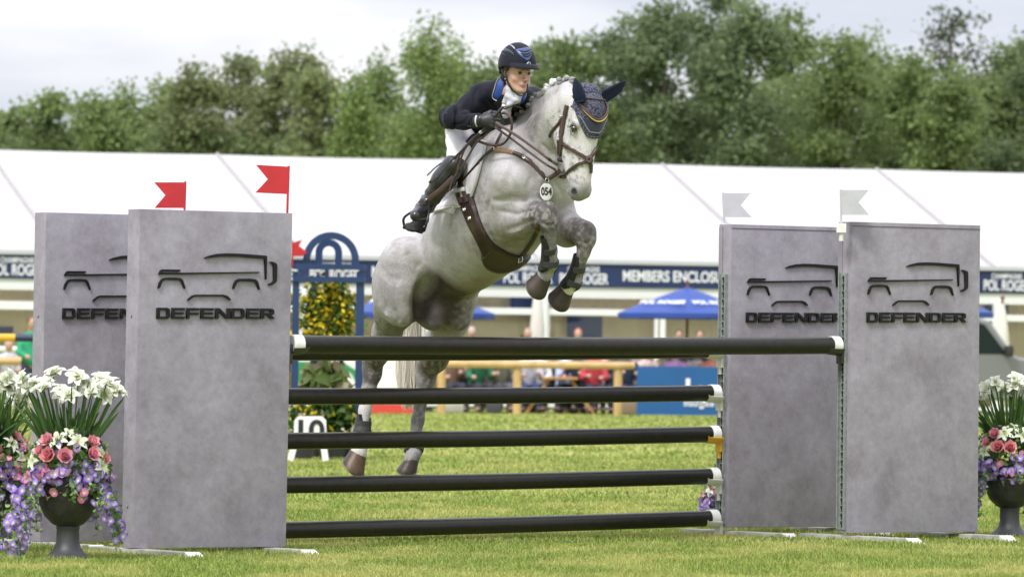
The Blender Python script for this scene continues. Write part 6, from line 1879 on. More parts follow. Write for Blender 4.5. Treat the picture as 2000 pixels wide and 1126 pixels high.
mb = MB(); Zs = [Vector(H(*q)) - Vector((.002, .008, 0)) for q in ((818, 398, .0), (824, 381, .02), (836, 377, .03), (840, 392, .0), (832, 402, -.02))]; o_ = Vector((.002, .005, 0))
mb.add(Zs + [q + o_ for q in Zs], [tuple(range(5)), tuple(range(9, 4, -1))] + [(i, (i + 1) % 5, 5 + (i + 1) % 5, 5 + i) for i in range(5)]); mb.build('corner_badge', bluem, pad)

saddle = thing('saddle', 'black leather jumping saddle under the rider on the white pad', 'saddle', tuple(W(-.35, 0, .05)))
sv = Vol(.012, .04)
sv.chain([(W(-.14, 0, .03), .05), (W(-.22, 0, .02), .055), (W(-.4, 0, -.01), .075), (W(-.55, 0, .02), .075), (W(-.62, 0, .07), .05)], sd=sdv, w=1.7)
for s in (1, -1):
    sv.chain([(W(-.16, s * .1, -.02), .045), (W(-.18, s * .22, -.12), .04), (W(-.16, s * .29, -.25), .035)], .05)
    sv.chain([(W(-.45, s * .12, -.03), .05), (W(-.38, s * .22, -.10), .035), (W(-.27, s * .27, -.2), .03)], .05)
SV, SQ = sv.mesh(2)
npmesh('seat', SV, SQ, blackl, saddle)
mb = MB(); patch(mb, [(925, 252), (893, 285), (880, 320), (872, 350), (866, 380)], [(934, 268), (925, 290), (914, 325), (906, 345), (893, 358)], .028, .012, 18, 12, puff=.02)
mb.build('flap', blackl, saddle, True)
mb = MB(); patch(mb, [(922, 262), (906, 290), (898, 315), (896, 332)], [(935, 262), (925, 288), (912, 312), (906, 332)], .050, .014, 12, 8, puff=.02)
mb.build('knee_roll', blackl, saddle, True)
# girth: billets, sleeve and belly guard
girth = thing('girth', 'dark brown leather stud-guard girth round the horse\'s chest', 'girth', tuple(ray(930, 450)[0]))
mb = MB(); wrap(mb, [(890, 335), (895, 360), (903, 385), (908, 398)], .034, .034, .006, cross=3); mb.build('billet', leather, girth, True); mb = MB(); wrap(mb, [(901, 330), (907, 352), (915, 378), (920, 394)], .034, .034, .006, cross=3)
mb.build('billet', leather, girth, True)
mb = MB(); patch(mb, [(899, 387), (905, 410), (915, 436), (929, 462), (941, 490), (942, 502), (949, 514)], [(922, 374), (930, 398), (940, 430), (952, 456), (968, 476), (990, 490), (1006, 497)], .016, .012, 26, 8)
patch(mb, [(941, 500), (947, 515), (958, 525), (975, 529), (994, 525), (1010, 517), (1026, 503)], [(965, 474), (975, 484), (988, 490), (1000, 494), (1010, 497), (1020, 498), (1034, 496)], .019, .012, 22, 10)
mb.build('girth_sleeve', mat('girth_leather', (.034, .019, .016), .34, spec=.55, noise=(40, .25), bump=(30, .12, .01)), girth, True)
for (x, y) in ((925, 424), (915, 408)):
    p_, n_ = ray(x, y); buckle(p_ + n_ * .034, (1, 0, .4), (0, .1, 1), .007, .010, girth)
p_, n_ = ray(1013, 498); buckle(p_ + n_ * .032, (1, 0, .4), (0, .1, 1), .012, .014, girth)
mb = MB(); wrap(mb, [(873, 390), (890, 380), (906, 373), (918, 369)], .024, .042, .004, cross=3); mb.build('girth_loop', mat('white_binding'), girth, True)

# breastplate
bpl = thing('breastplate', 'brown leather breastplate across the horse\'s shoulder with steel ring', 'breastplate', tuple(ray(1020, 330)[0]))
mb = MB(); wrap(mb, [(967, 294), (984, 294), (1003, 299)], [.026, .028, .026], .010, .007, cross=3); mb.build('tan_padding', leather2, bpl, True)
mb = MB(); wrap(mb, [(1000, 298), (1022, 307), (1042, 322), (1056, 338), (1066, 350)], [.024, .028, .03, .026, .02], .010, .007, cross=3)
mb.build('strap', leather, bpl, True); mb = MB(); wrap(mb, [(967, 294), (950, 307), (935, 325), (920, 342), (909, 356), (905, 372)], [.020, .018, .018, .016, .016, .016], .024, .006, cross=3)
mb.build('strap', leather, bpl, True); mb = MB(); wrap(mb, [(966, 292), (973, 276), (980, 262)], .016, .010, .005, cross=3)
mb.build('strap', leather, bpl, True); mb = MB(); wrap(mb, [(1066, 351), (1078, 344), (1091, 334)], .024, .012, .006, cross=3)
mb.build('strap', leather, bpl, True); mb = MB(); wrap(mb, [(1054, 436), (1047, 452), (1036, 472), (1022, 492), (1012, 506)], .026, .016, .006, cross=3)
mb.build('strap', leather, bpl, True)
for (x, y, r_) in ((967, 293, .010), (1066, 352, .011), (1024, 309, .008), (951, 307, .008)):
    mb = MB(); p_, n_ = ray(x, y); mb.ring(p_ + n_ * .02, r_, .0028, n_.orthogonal().normalized(), n_.cross(n_.orthogonal()).normalized(), 16, 5); mb.build('ring', silver, bpl, True)
# number disc
p_, n_ = ray(1067, 375); dc = p_ + Vector((0, -.035, 0)); dn = Vector((.12, -.98, .1)).normalized()
dx = Vector((0, 0, 1)).cross(-dn).normalized() * -1
dx = Vector((1, .12, .0)); dx = (dx - dn * dx.dot(dn)).normalized(); dz = dn.cross(dx).normalized(); 
if dz.z < 0: dz = -dz
disc = thing('number_disc', 'white oval disc numbered 054 hanging from the breastplate', 'number tag', tuple(dc))
mb = MB(); mb.ball(dc, (.0375, .052, .005), 32, 10, ax=(dx, dz, dn)); mb.build('plate', mat('disc_plastic', (.66, .66, .62), .35), disc, True)
text_mesh('numerals', '054', .062, dc + dn * .0052, dx, dz, .0015, mat('disc_ink', (.01, .01, .01), .5), disc, weight=.0022, xs=.68)
mb = MB(); mb.tube([dc + dz * .050, dc + dz * .062 - dn * .004, dc + dz * .075 - dn * .012], .004, 6); mb.tube([dc - dz * .050, dc - dz * .06 - dn * .004, dc - dz * .075 - dn * .012], .006, 6)
mb.build('hanger', leather, disc, True)

# ---------------------------------------------------------------- leg boots
bootm = mat('boot_shell', (.009, .0095, .012), .38, spec=.5, noise=(60, .2)); strapm = mat('boot_elastic', (.034, .036, .035), .6, bump=(220, .9, .003), noise=(150, .5)); fleece = mat('boot_lining', (.02, .02, .024), .9)
def sleeve(mb, path, rad, face, a0, a1, th=.006, n=18):
    P = [Vector(p) for p in path]; m = len(P); face = Vector(face); o = []; i_ = []
    for j in range(m):
        t = (P[min(j + 1, m - 1)] - P[max(j - 1, 0)]).normalized(); f_ = (face - t * face.dot(t)).normalized(); b = t.cross(f_)
        w0 = a0 + (a1 - a0) * .08 * (j == 0 or j == m - 1); w1 = a1 - (a1 - a0) * .08 * (j == 0 or j == m - 1)
        for k in range(n + 1):
            a = w0 + (w1 - w0) * k / n
            d = f_ * math.cos(a) + b * math.sin(a)
            o.append(P[j] + d * (rad[j] + th * (0 if k in (0, n) else 1))); i_.append(P[j] + d * (rad[j] - .004))
    N_ = len(o); w_ = n + 1; fs = []
    for j in range(m - 1):
        for k in range(n):
            a = j * w_ + k; fs.append((a, a + 1, a + 1 + w_, a + w_)); fs.append((N_ + a, N_ + a + w_, N_ + a + 1 + w_, N_ + a + 1))
        for k in (0, n):
            a = j * w_ + k; fs.append((a, a + w_, N_ + a + w_, N_ + a))
    for j in (0, m - 1):
        for k in range(n):
            a = j * w_ + k; fs.append((a, a + 1, N_ + a + 1, N_ + a))
    mb.add(o + i_, fs)
def legboot(path, rad, face, lab, open_=1.6, bulge=None):
    """open-fronted boot: shell round the back of the cannon, two elastic straps across the front"""
    b = thing('tendon_boot', None, None, tuple(path[0])); b.parent = horse; b.matrix_parent_inverse = horse.matrix_basis.inverted()
    b['label'] = lab
    mb = MB(); sleeve(mb, path, [r + .005 for r in rad], face, open_ * .55, 2 * PI - open_ * .55, .008); mb.build('shell', bootm, b, True)
    mb = MB(); sleeve(mb, [Vector(path[i]) for i in range(len(path))], [r + .001 for r in rad], face, open_ * .42, 2 * PI - open_ * .42, .004); mb.build('lining', fleece, b, True)
    for t in (.30, .66):
        x = t * (len(path) - 1); i = int(x); c = Vector(path[i]).lerp(Vector(path[i + 1]), x - i); r = rad[i] + (rad[i + 1] - rad[i]) * (x - i)
        tt = (Vector(path[i + 1]) - Vector(path[i])).normalized()
        mb = MB(); sleeve(mb, [c - tt * .017, c - tt * .008, c + tt * .008, c + tt * .017], [r + .007] * 4, face, -1.5, 1.5, .009); mb.build('strap', strapm, b, True)
def rv(pts): return [Vector(H(*p)) for p in pts]
fface = (.30, -.80, -.1)
legboot(rv([(1070, 462, -.54), (1072, 478, -.52), (1072, 495, -.49), (1073, 508, -.47), (1072, 522, -.455), (1067, 531, -.44)]), [.033, .031, .033, .039, .046, .043], (.55, -.80, .05), 'charcoal tendon boot on the nearer raised foreleg')
legboot(rv([(1134, 500, -.42), (1130, 515, -.40), (1126, 530, -.38), (1121, 545, -.35), (1115, 556, -.335), (1108, 563, -.32)]), [.031, .030, .033, .040, .046, .043], (.65, -.75, 0), 'charcoal tendon boot on the farther raised foreleg')
legboot(rv([(711, 812, 1.03), (709, 824, 1.02), (708, 836, 1.02), (706, 846, 1.01), (703, 858, 1.0)]), [.034, .036, .040, .044, .042], (.5, -.8, 0), 'short black fetlock boot on the nearer hind leg', 1.3)
legboot(rv([(812, 850, 1.25), (811, 858, 1.25), (810, 866, 1.25), (808, 876, 1.24), (806, 884, 1.23)]), [.036, .038, .044, .048, .044], (.5, -.8, 0), 'short black fetlock boot on the farther hind leg', 1.3)
# ================================================================== RIDER
rider = thing('person', 'rider in navy jacket, white breeches and dark helmet leaning forward over the grey horse', 'person', tuple(H(893, 262, .15)))
yaw = R(34)
rn = Vector((math.sin(yaw), -math.cos(yaw), -.10)).normalized()      # where the face looks
ru = Vector((.10, -.10, 1)); ru = (ru - rn * ru.dot(rn)).normalized()
rs = ru.cross(rn).normalized()
if rs.dot(sdv) < 0: rs = -rs                                          # her right, on the camera side
RC = at(1010, 144, 33.10)
def HD(s, n, u): return RC + rs * s + rn * n + ru * u
ra = (rs, rn, ru)
hip = H(890, 250, .20); hipL = H(912, 246, .42); chest = H(968, 205, -.08); neckp = H(1001, 176, -.30)
shR = H(932, 187, -.20); elR = H(884, 232, -.33); wrR = H(937, 236, -.47); hdR = H(960, 236, -.52)
shL = H(1036, 198, -.06); elL = H(1045, 238, .12); wrL = H(1018, 240, -.12); hdL = H(1000, 240, -.20)
knR = H(897, 306, -.24); anR = H(838, 397, -.10); knL = H(985, 330, .20); anL = H(925, 420, .62)
skin = mat('skin', (1, 1, 1), .48, spec=.35, vcol=True, subsurf=.12, noise=(60, .04), bump=(120, .05, .002))
bv_ = Vol(.0055, .02)
# head
bv_.ell(HD(0, -.01, .035), (.069, .092, .095), ra, .03)
bv_.ell(HD(0, .022, -.035), (.049, .058, .078), ra, .03)
for s in (1, -1):
    bv_.ell(HD(s * .036, .044, -.026), (.022, .024, .022), ra, .02)       # cheek
    bv_.cone(HD(s * .050, -.005, -.052), .016, HD(s * .018, .052, -.092), .016, .02)   # jaw
    bv_.cone(HD(s * .012, .083, .022), .0085, HD(s * .042, .070, .024), .007, .012)        # brow
    bv_.ell(HD(s * .031, .088, .006), (.0165, .013, .011), ra, .01, sub=True)   # socket
    bv_.ell(HD(s * .0105, .094, -.034), (.009, .009, .007), ra, .006)       # nostril wing
    bv_.cone(HD(s * .073, -.012, .01), .010, HD(s * .071, -.004, -.028), .007, .006)      # ear
bv_.cone(HD(0, .083, .012), .009, HD(0, .108, -.028), .011, .010)
bv_.ell(HD(0, .078, -.056), (.024, .016, .013), ra, .012)
bv_.ell(HD(0, .086, -.0525), (.022, .007, .0055), ra, .004)            # upper lip
bv_.ell(HD(0, .084, -.0655), (.019, .008, .0065), ra, .004)            # lower lip
bv_.cone(HD(.018, .094, -.0592), .0026, HD(-.018, .094, -.0592), .0026, .004, sub=True)
bv_.ell(HD(0, .062, -.094), (.021, .018, .016), ra, .014)              # chin
# neck, trunk, limbs: one continuous surface under the clothes
bv_.cone(HD(0, -.014, -.06), .042, neckp, .034, .03)
bv_.chain([(neckp, .034), (chest, .06), (H(930, 225, .05), .08), (H(900, 245, .26), .08)], .03)
bv_.chain([(neckp, .04), (shR, .035), (elR, .034), (wrR, .024)], .02)
bv_.chain([(neckp, .04), (shL, .035), (elL, .034), (wrL, .024)], .02)
bv_.chain([(H(903, 252, .20), .05), (H(898, 302, -.17), .035), (H(868, 350, -.16), .035), (anR, .03)], .02)
bv_.chain([(hipL, .06), (knL, .045), (anL, .03)], .02)
bv_.ell(H(950, 236, -.50), (.03, .02, .025), None, .02); bv_.ell(hdL, (.02, .02, .02), None, .02)
footR = H(818, 418, -.20)
bv_.chain([(anR, .04), (H(824, 412, -.16), .04), (footR, .035)], .03)
bv_.chain([(anL, .04), (H(915, 436, .5), .035)], .03)
BV, BQ = bv_.mesh(2)
def bodycol(V):
    V = np.asarray(V); c = np.tile(np.array([[.50, .315, .25]]), (len(V), 1))
    def near(p, r): return np.clip(1 - np.linalg.norm(V - np.array(p), axis=1) / r, 0, 1)
    def mx(col, w_):
        nonlocal c
        w_ = np.clip(w_, 0, 1)[:, None]; c = c * (1 - w_) + np.array([col]) * w_
    mx((.54, .28, .22), near(HD(.042, .06, -.03), .035) * .7); mx((.54, .28, .22), near(HD(-.042, .06, -.03), .035) * .7)
    mx((.55, .25, .19), near(HD(0, .112, -.03), .02))
    mx((.46, .22, .19), (near(HD(.008, .095, -.054), .013) + near(HD(-.008, .095, -.054), .013) + near(HD(0, .093, -.066), .015)) * 2.5)
    for s in (1, -1):
        for t in (.014, .024, .034, .044): mx((.20, .12, .09), near(HD(s * t, .085, .0235), .0085) * 1.4)
        mx((.40, .22, .17), near(HD(s * .031, .082, .006), .016) * 1.2)
    return c
npmesh('body', BV, BQ, skin, rider, bodycol(BV))
for s in (1, -1):
    e = MB(); e.ball(HD(s * .031, .0695, .005), .0112, 14, 10); e.build('eye', mat('eye_white', (.26, .23, .21), .4), rider, True)
    e = MB(); e.ball(HD(s * .0325, .0755, .0048), (.0078, .0078, .0070), 10, 8); e.build('iris', mat('iris_brown', (.03, .02, .015), .1), rider, True)
    e = MB(); e.tube([HD(s * x, .0825 - .35 * abs(x - .030), .0125 - 12 * (x - .031) ** 2) for x in np.linspace(.017, .046, 8)], .0022, 5)
    e.build('eyelid', mat('lash_dark', (.05, .03, .022), .6), rider, True)
# hair
mb = MB(); hairm = mat('dark_hair', (.028, .018, .013), .5, bump=(200, .5, .004))
for k in range(70):
    a = rnd.uniform(-1, 1)
    mb.tube([HD(.066 + rnd.uniform(0, .01), .035 - .06 * rnd.random(), .045), HD(.073 + rnd.uniform(0, .008), -.01 + a * .02, .02), HD(.070 + rnd.uniform(0, .006), -.03 + a * .012, -.005 + rnd.uniform(-.02, .01)), HD(.06, -.055, -.02)], [.004, .004, .003, .002], 4)
    mb.tube([HD(-.066 - rnd.uniform(0, .01), .035 - .06 * rnd.random(), .045), HD(-.073, -.01 + a * .02, .02), HD(-.06, -.055, -.02)], [.004, .004, .002], 4)
mb.ball(HD(0, -.085, -.02), (.055, .035, .045), 14, 10, ax=ra)
mb.build('hair', hairm, rider, True)
mb = MB(); mb.ball(HD(.078, -.004, -.036), .004, 8, 6); mb.build('earring', silver, rider, True)

# ---------------------------------------------------------------- helmet
helm = thing('riding_helmet', None, None, tuple(HD(0, 0, .08))); helm.parent = rider; helm.matrix_parent_inverse = rider.matrix_basis.inverted()
hx = (rs, rn, ru)
HC = HD(0, -.002, .052)
hm_ = mat('helmet_velvet', (.007, .008, .017), .8, spec=.25, sheen=.08, noise=(200, .15)); 
def hp(th, ph, off=0):
    """th round the head (0 = front, + = near side), ph from the crown down"""
    rx, rf, rz = .104 + off, .128 + off, .130 + off
    return HC + rs * (rx * math.sin(ph) * math.sin(th)) + rn * (rf * math.sin(ph) * math.cos(th) - .006) + ru * (rz * math.cos(ph) * (1 if ph < PI / 2 else 1.0))
mb = MB(); n = 48; mrow = 20; vs = []
def phm(th):
    c = math.cos(th)
    return R(94) + R(14) * max(0, -c) + R(2) * abs(math.sin(th))
for i in range(mrow + 1):
    for k in range(n):
        th = 2 * PI * k / n; vs.append(hp(th, max(.001, phm(th) * i / mrow)))
for i in range(4):                                                    # rolled rim and inside
    for k in range(n):
        th = 2 * PI * k / n; p = hp(th, phm(th) + (.03 if i < 2 else -.05 * i), -.004 - .006 * i); vs.append(p)
mm = mrow + 4
mb.add(vs, [(i * n + k, i * n + (k + 1) % n, (i + 1) * n + (k + 1) % n, (i + 1) * n + k) for i in range(mm) for k in range(n)])
mb.build('shell', hm_, helm, 'all')
mb = MB(); vs = []; nn = 24                                            # peak
for i in range(nn + 1):
    th = -1.15 + 2.3 * i / nn
    ext = .040 * math.cos(th / 1.15 * PI / 2) ** .8 + .0
    b = hp(th, R(84), -.002); b2 = hp(th, R(93), -.002)
    out_ = (rn * math.cos(th) + rs * math.sin(th))
    tip = b2 + out_ * ext - ru * (.004 + .12 * ext)
    vs += [b, b.lerp(tip, .55) + ru * (.006 + ext * .08), tip + ru * .002, tip - ru * .003, b2 - ru * .002]
mb.add(vs, [(i * 5 + k, i * 5 + k + 1, (i + 1) * 5 + k + 1, (i + 1) * 5 + k) for i in range(nn) for k in range(4)])
mb.build('peak', hm_, helm, 'all')
HLB = BVHTree.FromPolygons([tuple(v) for v in [hp(2 * PI * k / 48, max(.001, R(100) * i / 24)) for i in range(25) for k in range(48)]], [(i * 48 + k, i * 48 + (k + 1) % 48, (i + 1) * 48 + (k + 1) % 48, (i + 1) * 48 + k) for i in range(24) for k in range(48)])
vent = mat('helmet_panel', (.035, .062, .19), .35, spec=.6, noise=(80, .2))
def hpt(x, y): return ray(x, y, HLB, 33.0)
mb = MB(); patch(mb, [(1006, 97), (1012, 105), (1020, 113), (1029, 119)], [(1034, 92), (1038, 100), (1037, 110), (1032, 119)], .002, .003, 12, 10, bvh=HLB, dflt=33); mb.build('front_vent_panel', vent, helm, True)
mb = MB()
for (a, b, c) in (((1013, 100), (1026, 102), (1036, 97)), ((1018, 105), (1027, 107), (1037, 102)), ((1021, 109), (1028, 111.5), (1036, 107))):
    wrap(mb, [a, b, c], [.006, .012, .005], .006, .003, 6, bvh=HLB, dflt=33, cross=2)
mb.build('vent_slot', mat('vent_dark', (.006, .008, .014), .5), helm, True)
mb = MB(); wrap(mb, [(978, 104), (986, 98), (998, 102), (1004, 108)], [.004, .022, .014, .004], .002, .003, 6, bvh=HLB, dflt=33, cross=3); mb.build('side_vent_panel', mat('helmet_side', (.02, .03, .045), .4), helm, True)
mb = MB(); wrap(mb, [(996, 88), (1001, 91), (1006, 96)], .006, .003, .002, bvh=HLB, dflt=33, cross=2); mb.build('crown_trim', silver, helm, True)
p_, n_ = hpt(1032, 125)
mb = MB(); o1 = n_.orthogonal().normalized(); o2 = n_.cross(o1); mb.ring(p_ + n_ * .004, .0105, .0028, o1, o2, 20, 6); mb.ball(p_ + n_ * .002, (.009, .009, .003), 14, 6, ax=(o1, o2, n_)); mb.build('front_badge', silver, helm, True)
mb = MB(); mb.ball(p_ + n_ * .005, (.0055, .0055, .002), 8, 5, ax=(o1, o2, n_)); mb.build('badge_centre', mat('vent_dark'), helm, True)
hs = mat('harness_webbing', (.02, .02, .022), .6)
mb = MB()
for s in (1, -1):
    mb.strap([HD(s * .080, .012, .055), HD(s * .080, -.002, .0), HD(s * .072, .012, -.045), HD(s * .050, .040, -.098), HD(s * .02, .062, -.120), HD(0, .066, -.124)], [rs * s, rs * s, rs * s + rn * .2, rs * s + rn * .3 - ru * .5, -ru + rn * .3, -ru + rn * .2], .014, .003)
    mb.strap([HD(s * .078, -.05, .035), HD(s * .082, -.04, .01), HD(s * .074, .006, -.035)], [rs * s] * 3, .012, .003)
mb.tube([HD(.07, -.07, .02), HD(.045, -.105, .0), HD(0, -.120, -.01), HD(-.045, -.105, 0), HD(-.07, -.07, .02)], .013, 8)
mb.build('chin_strap', hs, helm, True)

# ---------------------------------------------------------------- clothes
jm = mat('navy_jacket', (.0055, .0065, .014), .8, spec=.25, sheen=.03, noise=(120, .12, 3), bump=(16, .25, .02))
jv = Vol(.008, .045)
jv.cone(H(986, 188, -.20), .085, H(965, 205, -.08), .135, .05, Vector((.75, -.65, 0)), .9)
jv.ell(H(968, 205, -.06), (.17, .14, .13), (Vector((.84, .54, 0)), Vector((.5, -.8, .3)), Vector((-.1, .3, .9))), .05)
jv.cone(H(960, 212, -.02), .135, H(925, 228, .14), .115, .06)
jv.cone(H(928, 226, .14), .11, H(906, 236, .24), .105, .06)
jv.chain([(H(1020, 195, -.2), .07), (shL, .075), (elL, .055), (wrL, .042)], .05)
jv.chain([(H(975, 180, -.22), .07), (H(938, 188, -.20), .070), (H(917, 207, -.25), .060), (H(891, 231, -.33), .052), (H(907, 236, -.38), .048), (H(934, 235, -.46), .041)], .04)
jv.ell(H(880, 228, .16), (.06, .10, .06), None, .04)
jv.cone(H(985, 168, -.25), .05, H(1000, 172, -.26), .05, .04)
jv.cone(HD(0, .03, -.12), .034, H(996, 190, -.42), .030, .015, sub=True)
JV, JQ = jv.mesh(2)
JN = vnormals(JV, JQ)
wr = fbm(JV * np.array([1, 1, 1]), 9, 4, 3) - .5                         # soft folds of cloth
fold = np.sin((JV[:, 0] * 38 + JV[:, 2] * 30 + fbm(JV, 7, 2, 2) * 9)) * .5
elb = np.clip(1 - np.linalg.norm(JV - np.array(H(890, 225, -.3)), axis=1) / .22, 0, 1)
JV = JV + JN * (wr * .014 + fold * (.0015 + .0045 * elb))[:, None]
strokes(JV, JQ, JN, [([(902, 223), (920, 220), (940, 219)], .010, -.016), ([(896, 214), (888, 222), (884, 234)], .009, -.008), ([(915, 208), (900, 216), (890, 226)], .008, -.008), ([(905, 240), (893, 243), (884, 240)], .008, -.007), ([(918, 226), (910, 234), (905, 246)], .008, -.007),
    ([(934, 170), (926, 185), (928, 203)], .010, -.009), ([(940, 196), (950, 210), (962, 222)], .012, -.010), ([(948, 190), (962, 203), (975, 212)], .012, -.009), ([(952, 170), (948, 185), (955, 200)], .016, .006), ([(925, 228), (918, 238), (915, 246)], .007, -.006), ([(876, 222), (874, 234), (880, 246)], .010, .006), ([(930, 224), (926, 236), (926, 246)], .006, -.004), ([(915, 190), (905, 202), (898, 212)], .012, .006)])
jacket = npmesh('jacket', JV, JQ, jm, rider)
JB = BVHTree.FromPolygons([tuple(v) for v in JV], [tuple(int(i) for i in q) for q in JQ])
mb = MB(); patch(mb, [(856, 218), (854, 228), (858, 239), (868, 247)], [(892, 205), (890, 225), (888, 240), (888, 250)], .012, .008, 10, 8, bvh=JB, dflt=33.6); mb.build('jacket_vent_flap', jm, jacket, True)
mb = MB(); patch(mb, [(984, 150), (974, 160), (968, 176), (963, 189)], [(989, 158), (986, 168), (985, 178), (973, 195)], .008, .007, 12, 6, bvh=JB, dflt=33.1)
patch(mb, [(1016, 180), (1013, 186), (1010, 192), (1014, 202)], [(1024, 176), (1025, 184), (1026, 192), (1022, 201)], .012, .007, 10, 5, bvh=JB, dflt=33.0)
mb.build('collar', bluem, jacket, True)
mb = MB(); wrap(mb, [(982, 150), (973, 159), (967, 175), (962, 189), (971, 195)], .004, .014, .003, bvh=JB, dflt=33.1, cross=2); wrap(mb, [(1026, 178), (1026, 190), (1015, 203)], .004, .016, .003, bvh=JB, dflt=33.0, cross=2); mb.build('collar_piping', mat('silver_piping', (.5, .48, .42), .5), jacket, True)
mb = MB(); patch(mb, [(972, 195), (965, 200), (970, 206), (980, 222)], [(986, 178), (986, 192), (986, 204), (985, 224)], .010, .007, 10, 6, bvh=JB, dflt=33.1); patch(mb, [(1008, 192), (1003, 202), (998, 212)], [(1017, 202), (1014, 209), (1008, 214)], .010, .007, 8, 5, bvh=JB, dflt=33.0); mb.build('lapel', mat('lapel_cloth', (.004, .005, .008), .6), jacket, True)
mb = MB()
for (x, y) in ((915, 246), (920, 246), (925, 245)):
    p_, n_ = ray(x, y, JB); mb.ball(p_ + n_ * .003, (.007, .007, .004), 10, 6, ax=(n_.orthogonal().normalized(), n_.cross(n_.orthogonal().normalized()), n_))
mb.build('cuff_button', mat('button_navy', (.02, .022, .03), .25), jacket, True)
# stock shirt
sv2 = Vol(.006, .02)
sv2.cone(HD(0, -.018, -.088), .050, HD(0, -.018, -.135), .046, .02)
sv2.cone(HD(0, -.018, -.135), .040, H(993, 198, -.33), .026, .03)
sv2.cone(H(992, 198, -.33), .028, H(988, 222, -.28), .030, .03)
sv2.ell(HD(0, .030, -.145), (.022, .016, .020), ra, .01); sv2.cone(HD(.01, .036, -.15), .010, H(992, 206, -.40), .012, .02)
V_, Q_ = sv2.mesh(2); 
fo = np.sin(V_[:, 2] * 140 + V_[:, 0] * 60) * .0018; V_ = V_ + vnormals(V_, Q_) * fo[:, None]
npmesh('white_stock', V_, Q_, mat('shirt_white', (.52, .53, .60), .7, bump=(40, .2, .01)), rider)
# breeches
bm_ = mat('breeches_white', (.76, .75, .80), .7, sheen=.2, bump=(18, .12, .02))
pv = Vol(.008, .05)
pv.ell(H(903, 254, .24), (.095, .13, .11), None, .05)
pv.chain([(H(901, 258, .18), .088), (H(900, 275, .02), .080), (H(898, 298, -.18), .064), (H(891, 312, -.22), .056)], .05)
pv.chain([(hipL, .11), (H(960, 300, .3), .09), (knL, .065)], .05)
V_, Q_ = pv.mesh(2); V_ = V_ + vnormals(V_, Q_) * ((fbm(V_, 12, 6, 3) - .5) * .006)[:, None]
npmesh('breeches', V_, Q_, bm_, rider)
# tall boots
tb = mat('boot_leather', (.017, .0175, .02), .27, spec=.55, noise=(12, .3), bump=(14, .3, .015), coat=.15)
def riding_boot(kn, mid, an, ft, toe, name='riding_boot', s=1):
    v = Vol(.007, .03)
    v.chain([(kn, .070), (mid, .068), (Vector(mid).lerp(Vector(an), .6), .050), (an, .043)], .03)
    v.chain([(an, .045), (Vector(an).lerp(Vector(ft), .5) + Vector((0, 0, .006)), .045), (ft, .040), (toe, .036)], .03)
    heel = Vector(an) + (Vector(an) - Vector(mid)).normalized() * .055 - (Vector(toe) - Vector(an)).normalized() * .01
    v.cone(an, .040, heel, .034, .02)
    V, Q = v.mesh(2)
    Nn = vnormals(V, Q)
    da = np.clip(1 - np.linalg.norm(V - np.array(an), axis=1) / .16, 0, 1)
    w_ = np.sin(V[:, 2] * 120 + V[:, 0] * 40 + fbm(V, 10, 3, 2) * 5) * .0045 * da + (fbm(V, 9, 8, 2) - .5) * .008
    V = V + Nn * w_[:, None]
    return npmesh(name, V, Q, tb, rider), V, Q
b1, b1V, b1Q = riding_boot(H(888, 322, -.225), H(866, 352, -.20), H(836, 398, -.13), H(822, 414, -.20), H(812, 421, -.27))
riding_boot(knL, Vector(knL).lerp(Vector(anL), .5), anL, H(915, 436, .5), H(908, 444, .42))
sw_ = MB(); F1 = at(812, 434, 33.5 - .24)
sdir = (Vector(H(812, 421, -.27)) - Vector(H(836, 402, -.10))).normalized()
upf = Vector(H(822, 405, -.15)) - Vector(H(812, 440, -.15)); upf = (upf - sdir * upf.dot(sdir)).normalized(); sdf_ = sdir.cross(upf).normalized()
sc0 = Vector(H(818, 418, -.19)) - upf * .046
def solepts(): return [(-.11, -.030), (-.06, -.034), (0, -.038), (.055, -.043), (.10, -.036), (.118, -.015), (.118, .015), (.10, .036), (.055, .043), (0, .038), (-.06, .034), (-.11, .030)]
sw_.prism(solepts(), sc0 - upf * .012, sdir, sdf_, .014); sw_.box(sc0 - sdir * .085 - upf * .022, sdir, sdf_, upf, .030, .030, .014, bev=.004)
sw_.build('boot_sole', mat('sole_rubber', (.012, .012, .012), .7), b1)
mb = MB()                                                          # laces over the instep
for k in range(6):
    c = Vector(H(838, 398, -.13)).lerp(Vector(H(816, 416, -.24)), .25 + k * .1) + upf * .048
    mb.tube([c - sdf_ * .024, c + upf * .006 + sdir * .004, c + sdf_ * .024], .0034, 6)
mb.build('laces', mat('lace_black', (.03, .03, .03), .6), b1, True)
# stirrups
st = thing('stirrup', 'black stirrup iron with leather strap under the rider\'s near boot', 'stirrup', tuple(H(820, 430, -.22)))
st.name = 'stirrup'
SD = -.22
apex = H(836, 390, -.22)
treadc = sc0 - upf * .030 + sdir * .045
tr_x = sdf_
ir = mat('stirrup_black', (.02, .02, .022), .35, metal=.3)
mb = MB(); mb.box(treadc, tr_x, sdir, upf, .062, .030, .010, bev=.004)
L1 = treadc + tr_x * .064; L2 = treadc - tr_x * .064
for e_ in (L1, L2):
    mb.tube(dens([e_, e_ + upf * .05 + (e_ - treadc) * .10, e_.lerp(Vector(apex), .62) + (e_ - treadc) * .22, Vector(apex)], 6), .0075, 8)
mb.build('stirrup_iron', ir, st, True)
mb = MB(); mb.box(treadc + upf * .012, tr_x, sdir, upf, .050, .026, .003); mb.build('tread', mat('tread_rubber', (.05, .05, .05), .8, bump=(300, 1, .004)), st)
mb = MB(); q0 = H(886, 346, -.315); mb.strap([q0, H(862, 369, -.29), apex], [Vector((-.4, -.9, 0))] * 3, .030, .006); mb.strap([H(884, 350, -.30), H(860, 372, -.28), apex], [Vector((-.4, -.9, 0))] * 3, .024, .004)
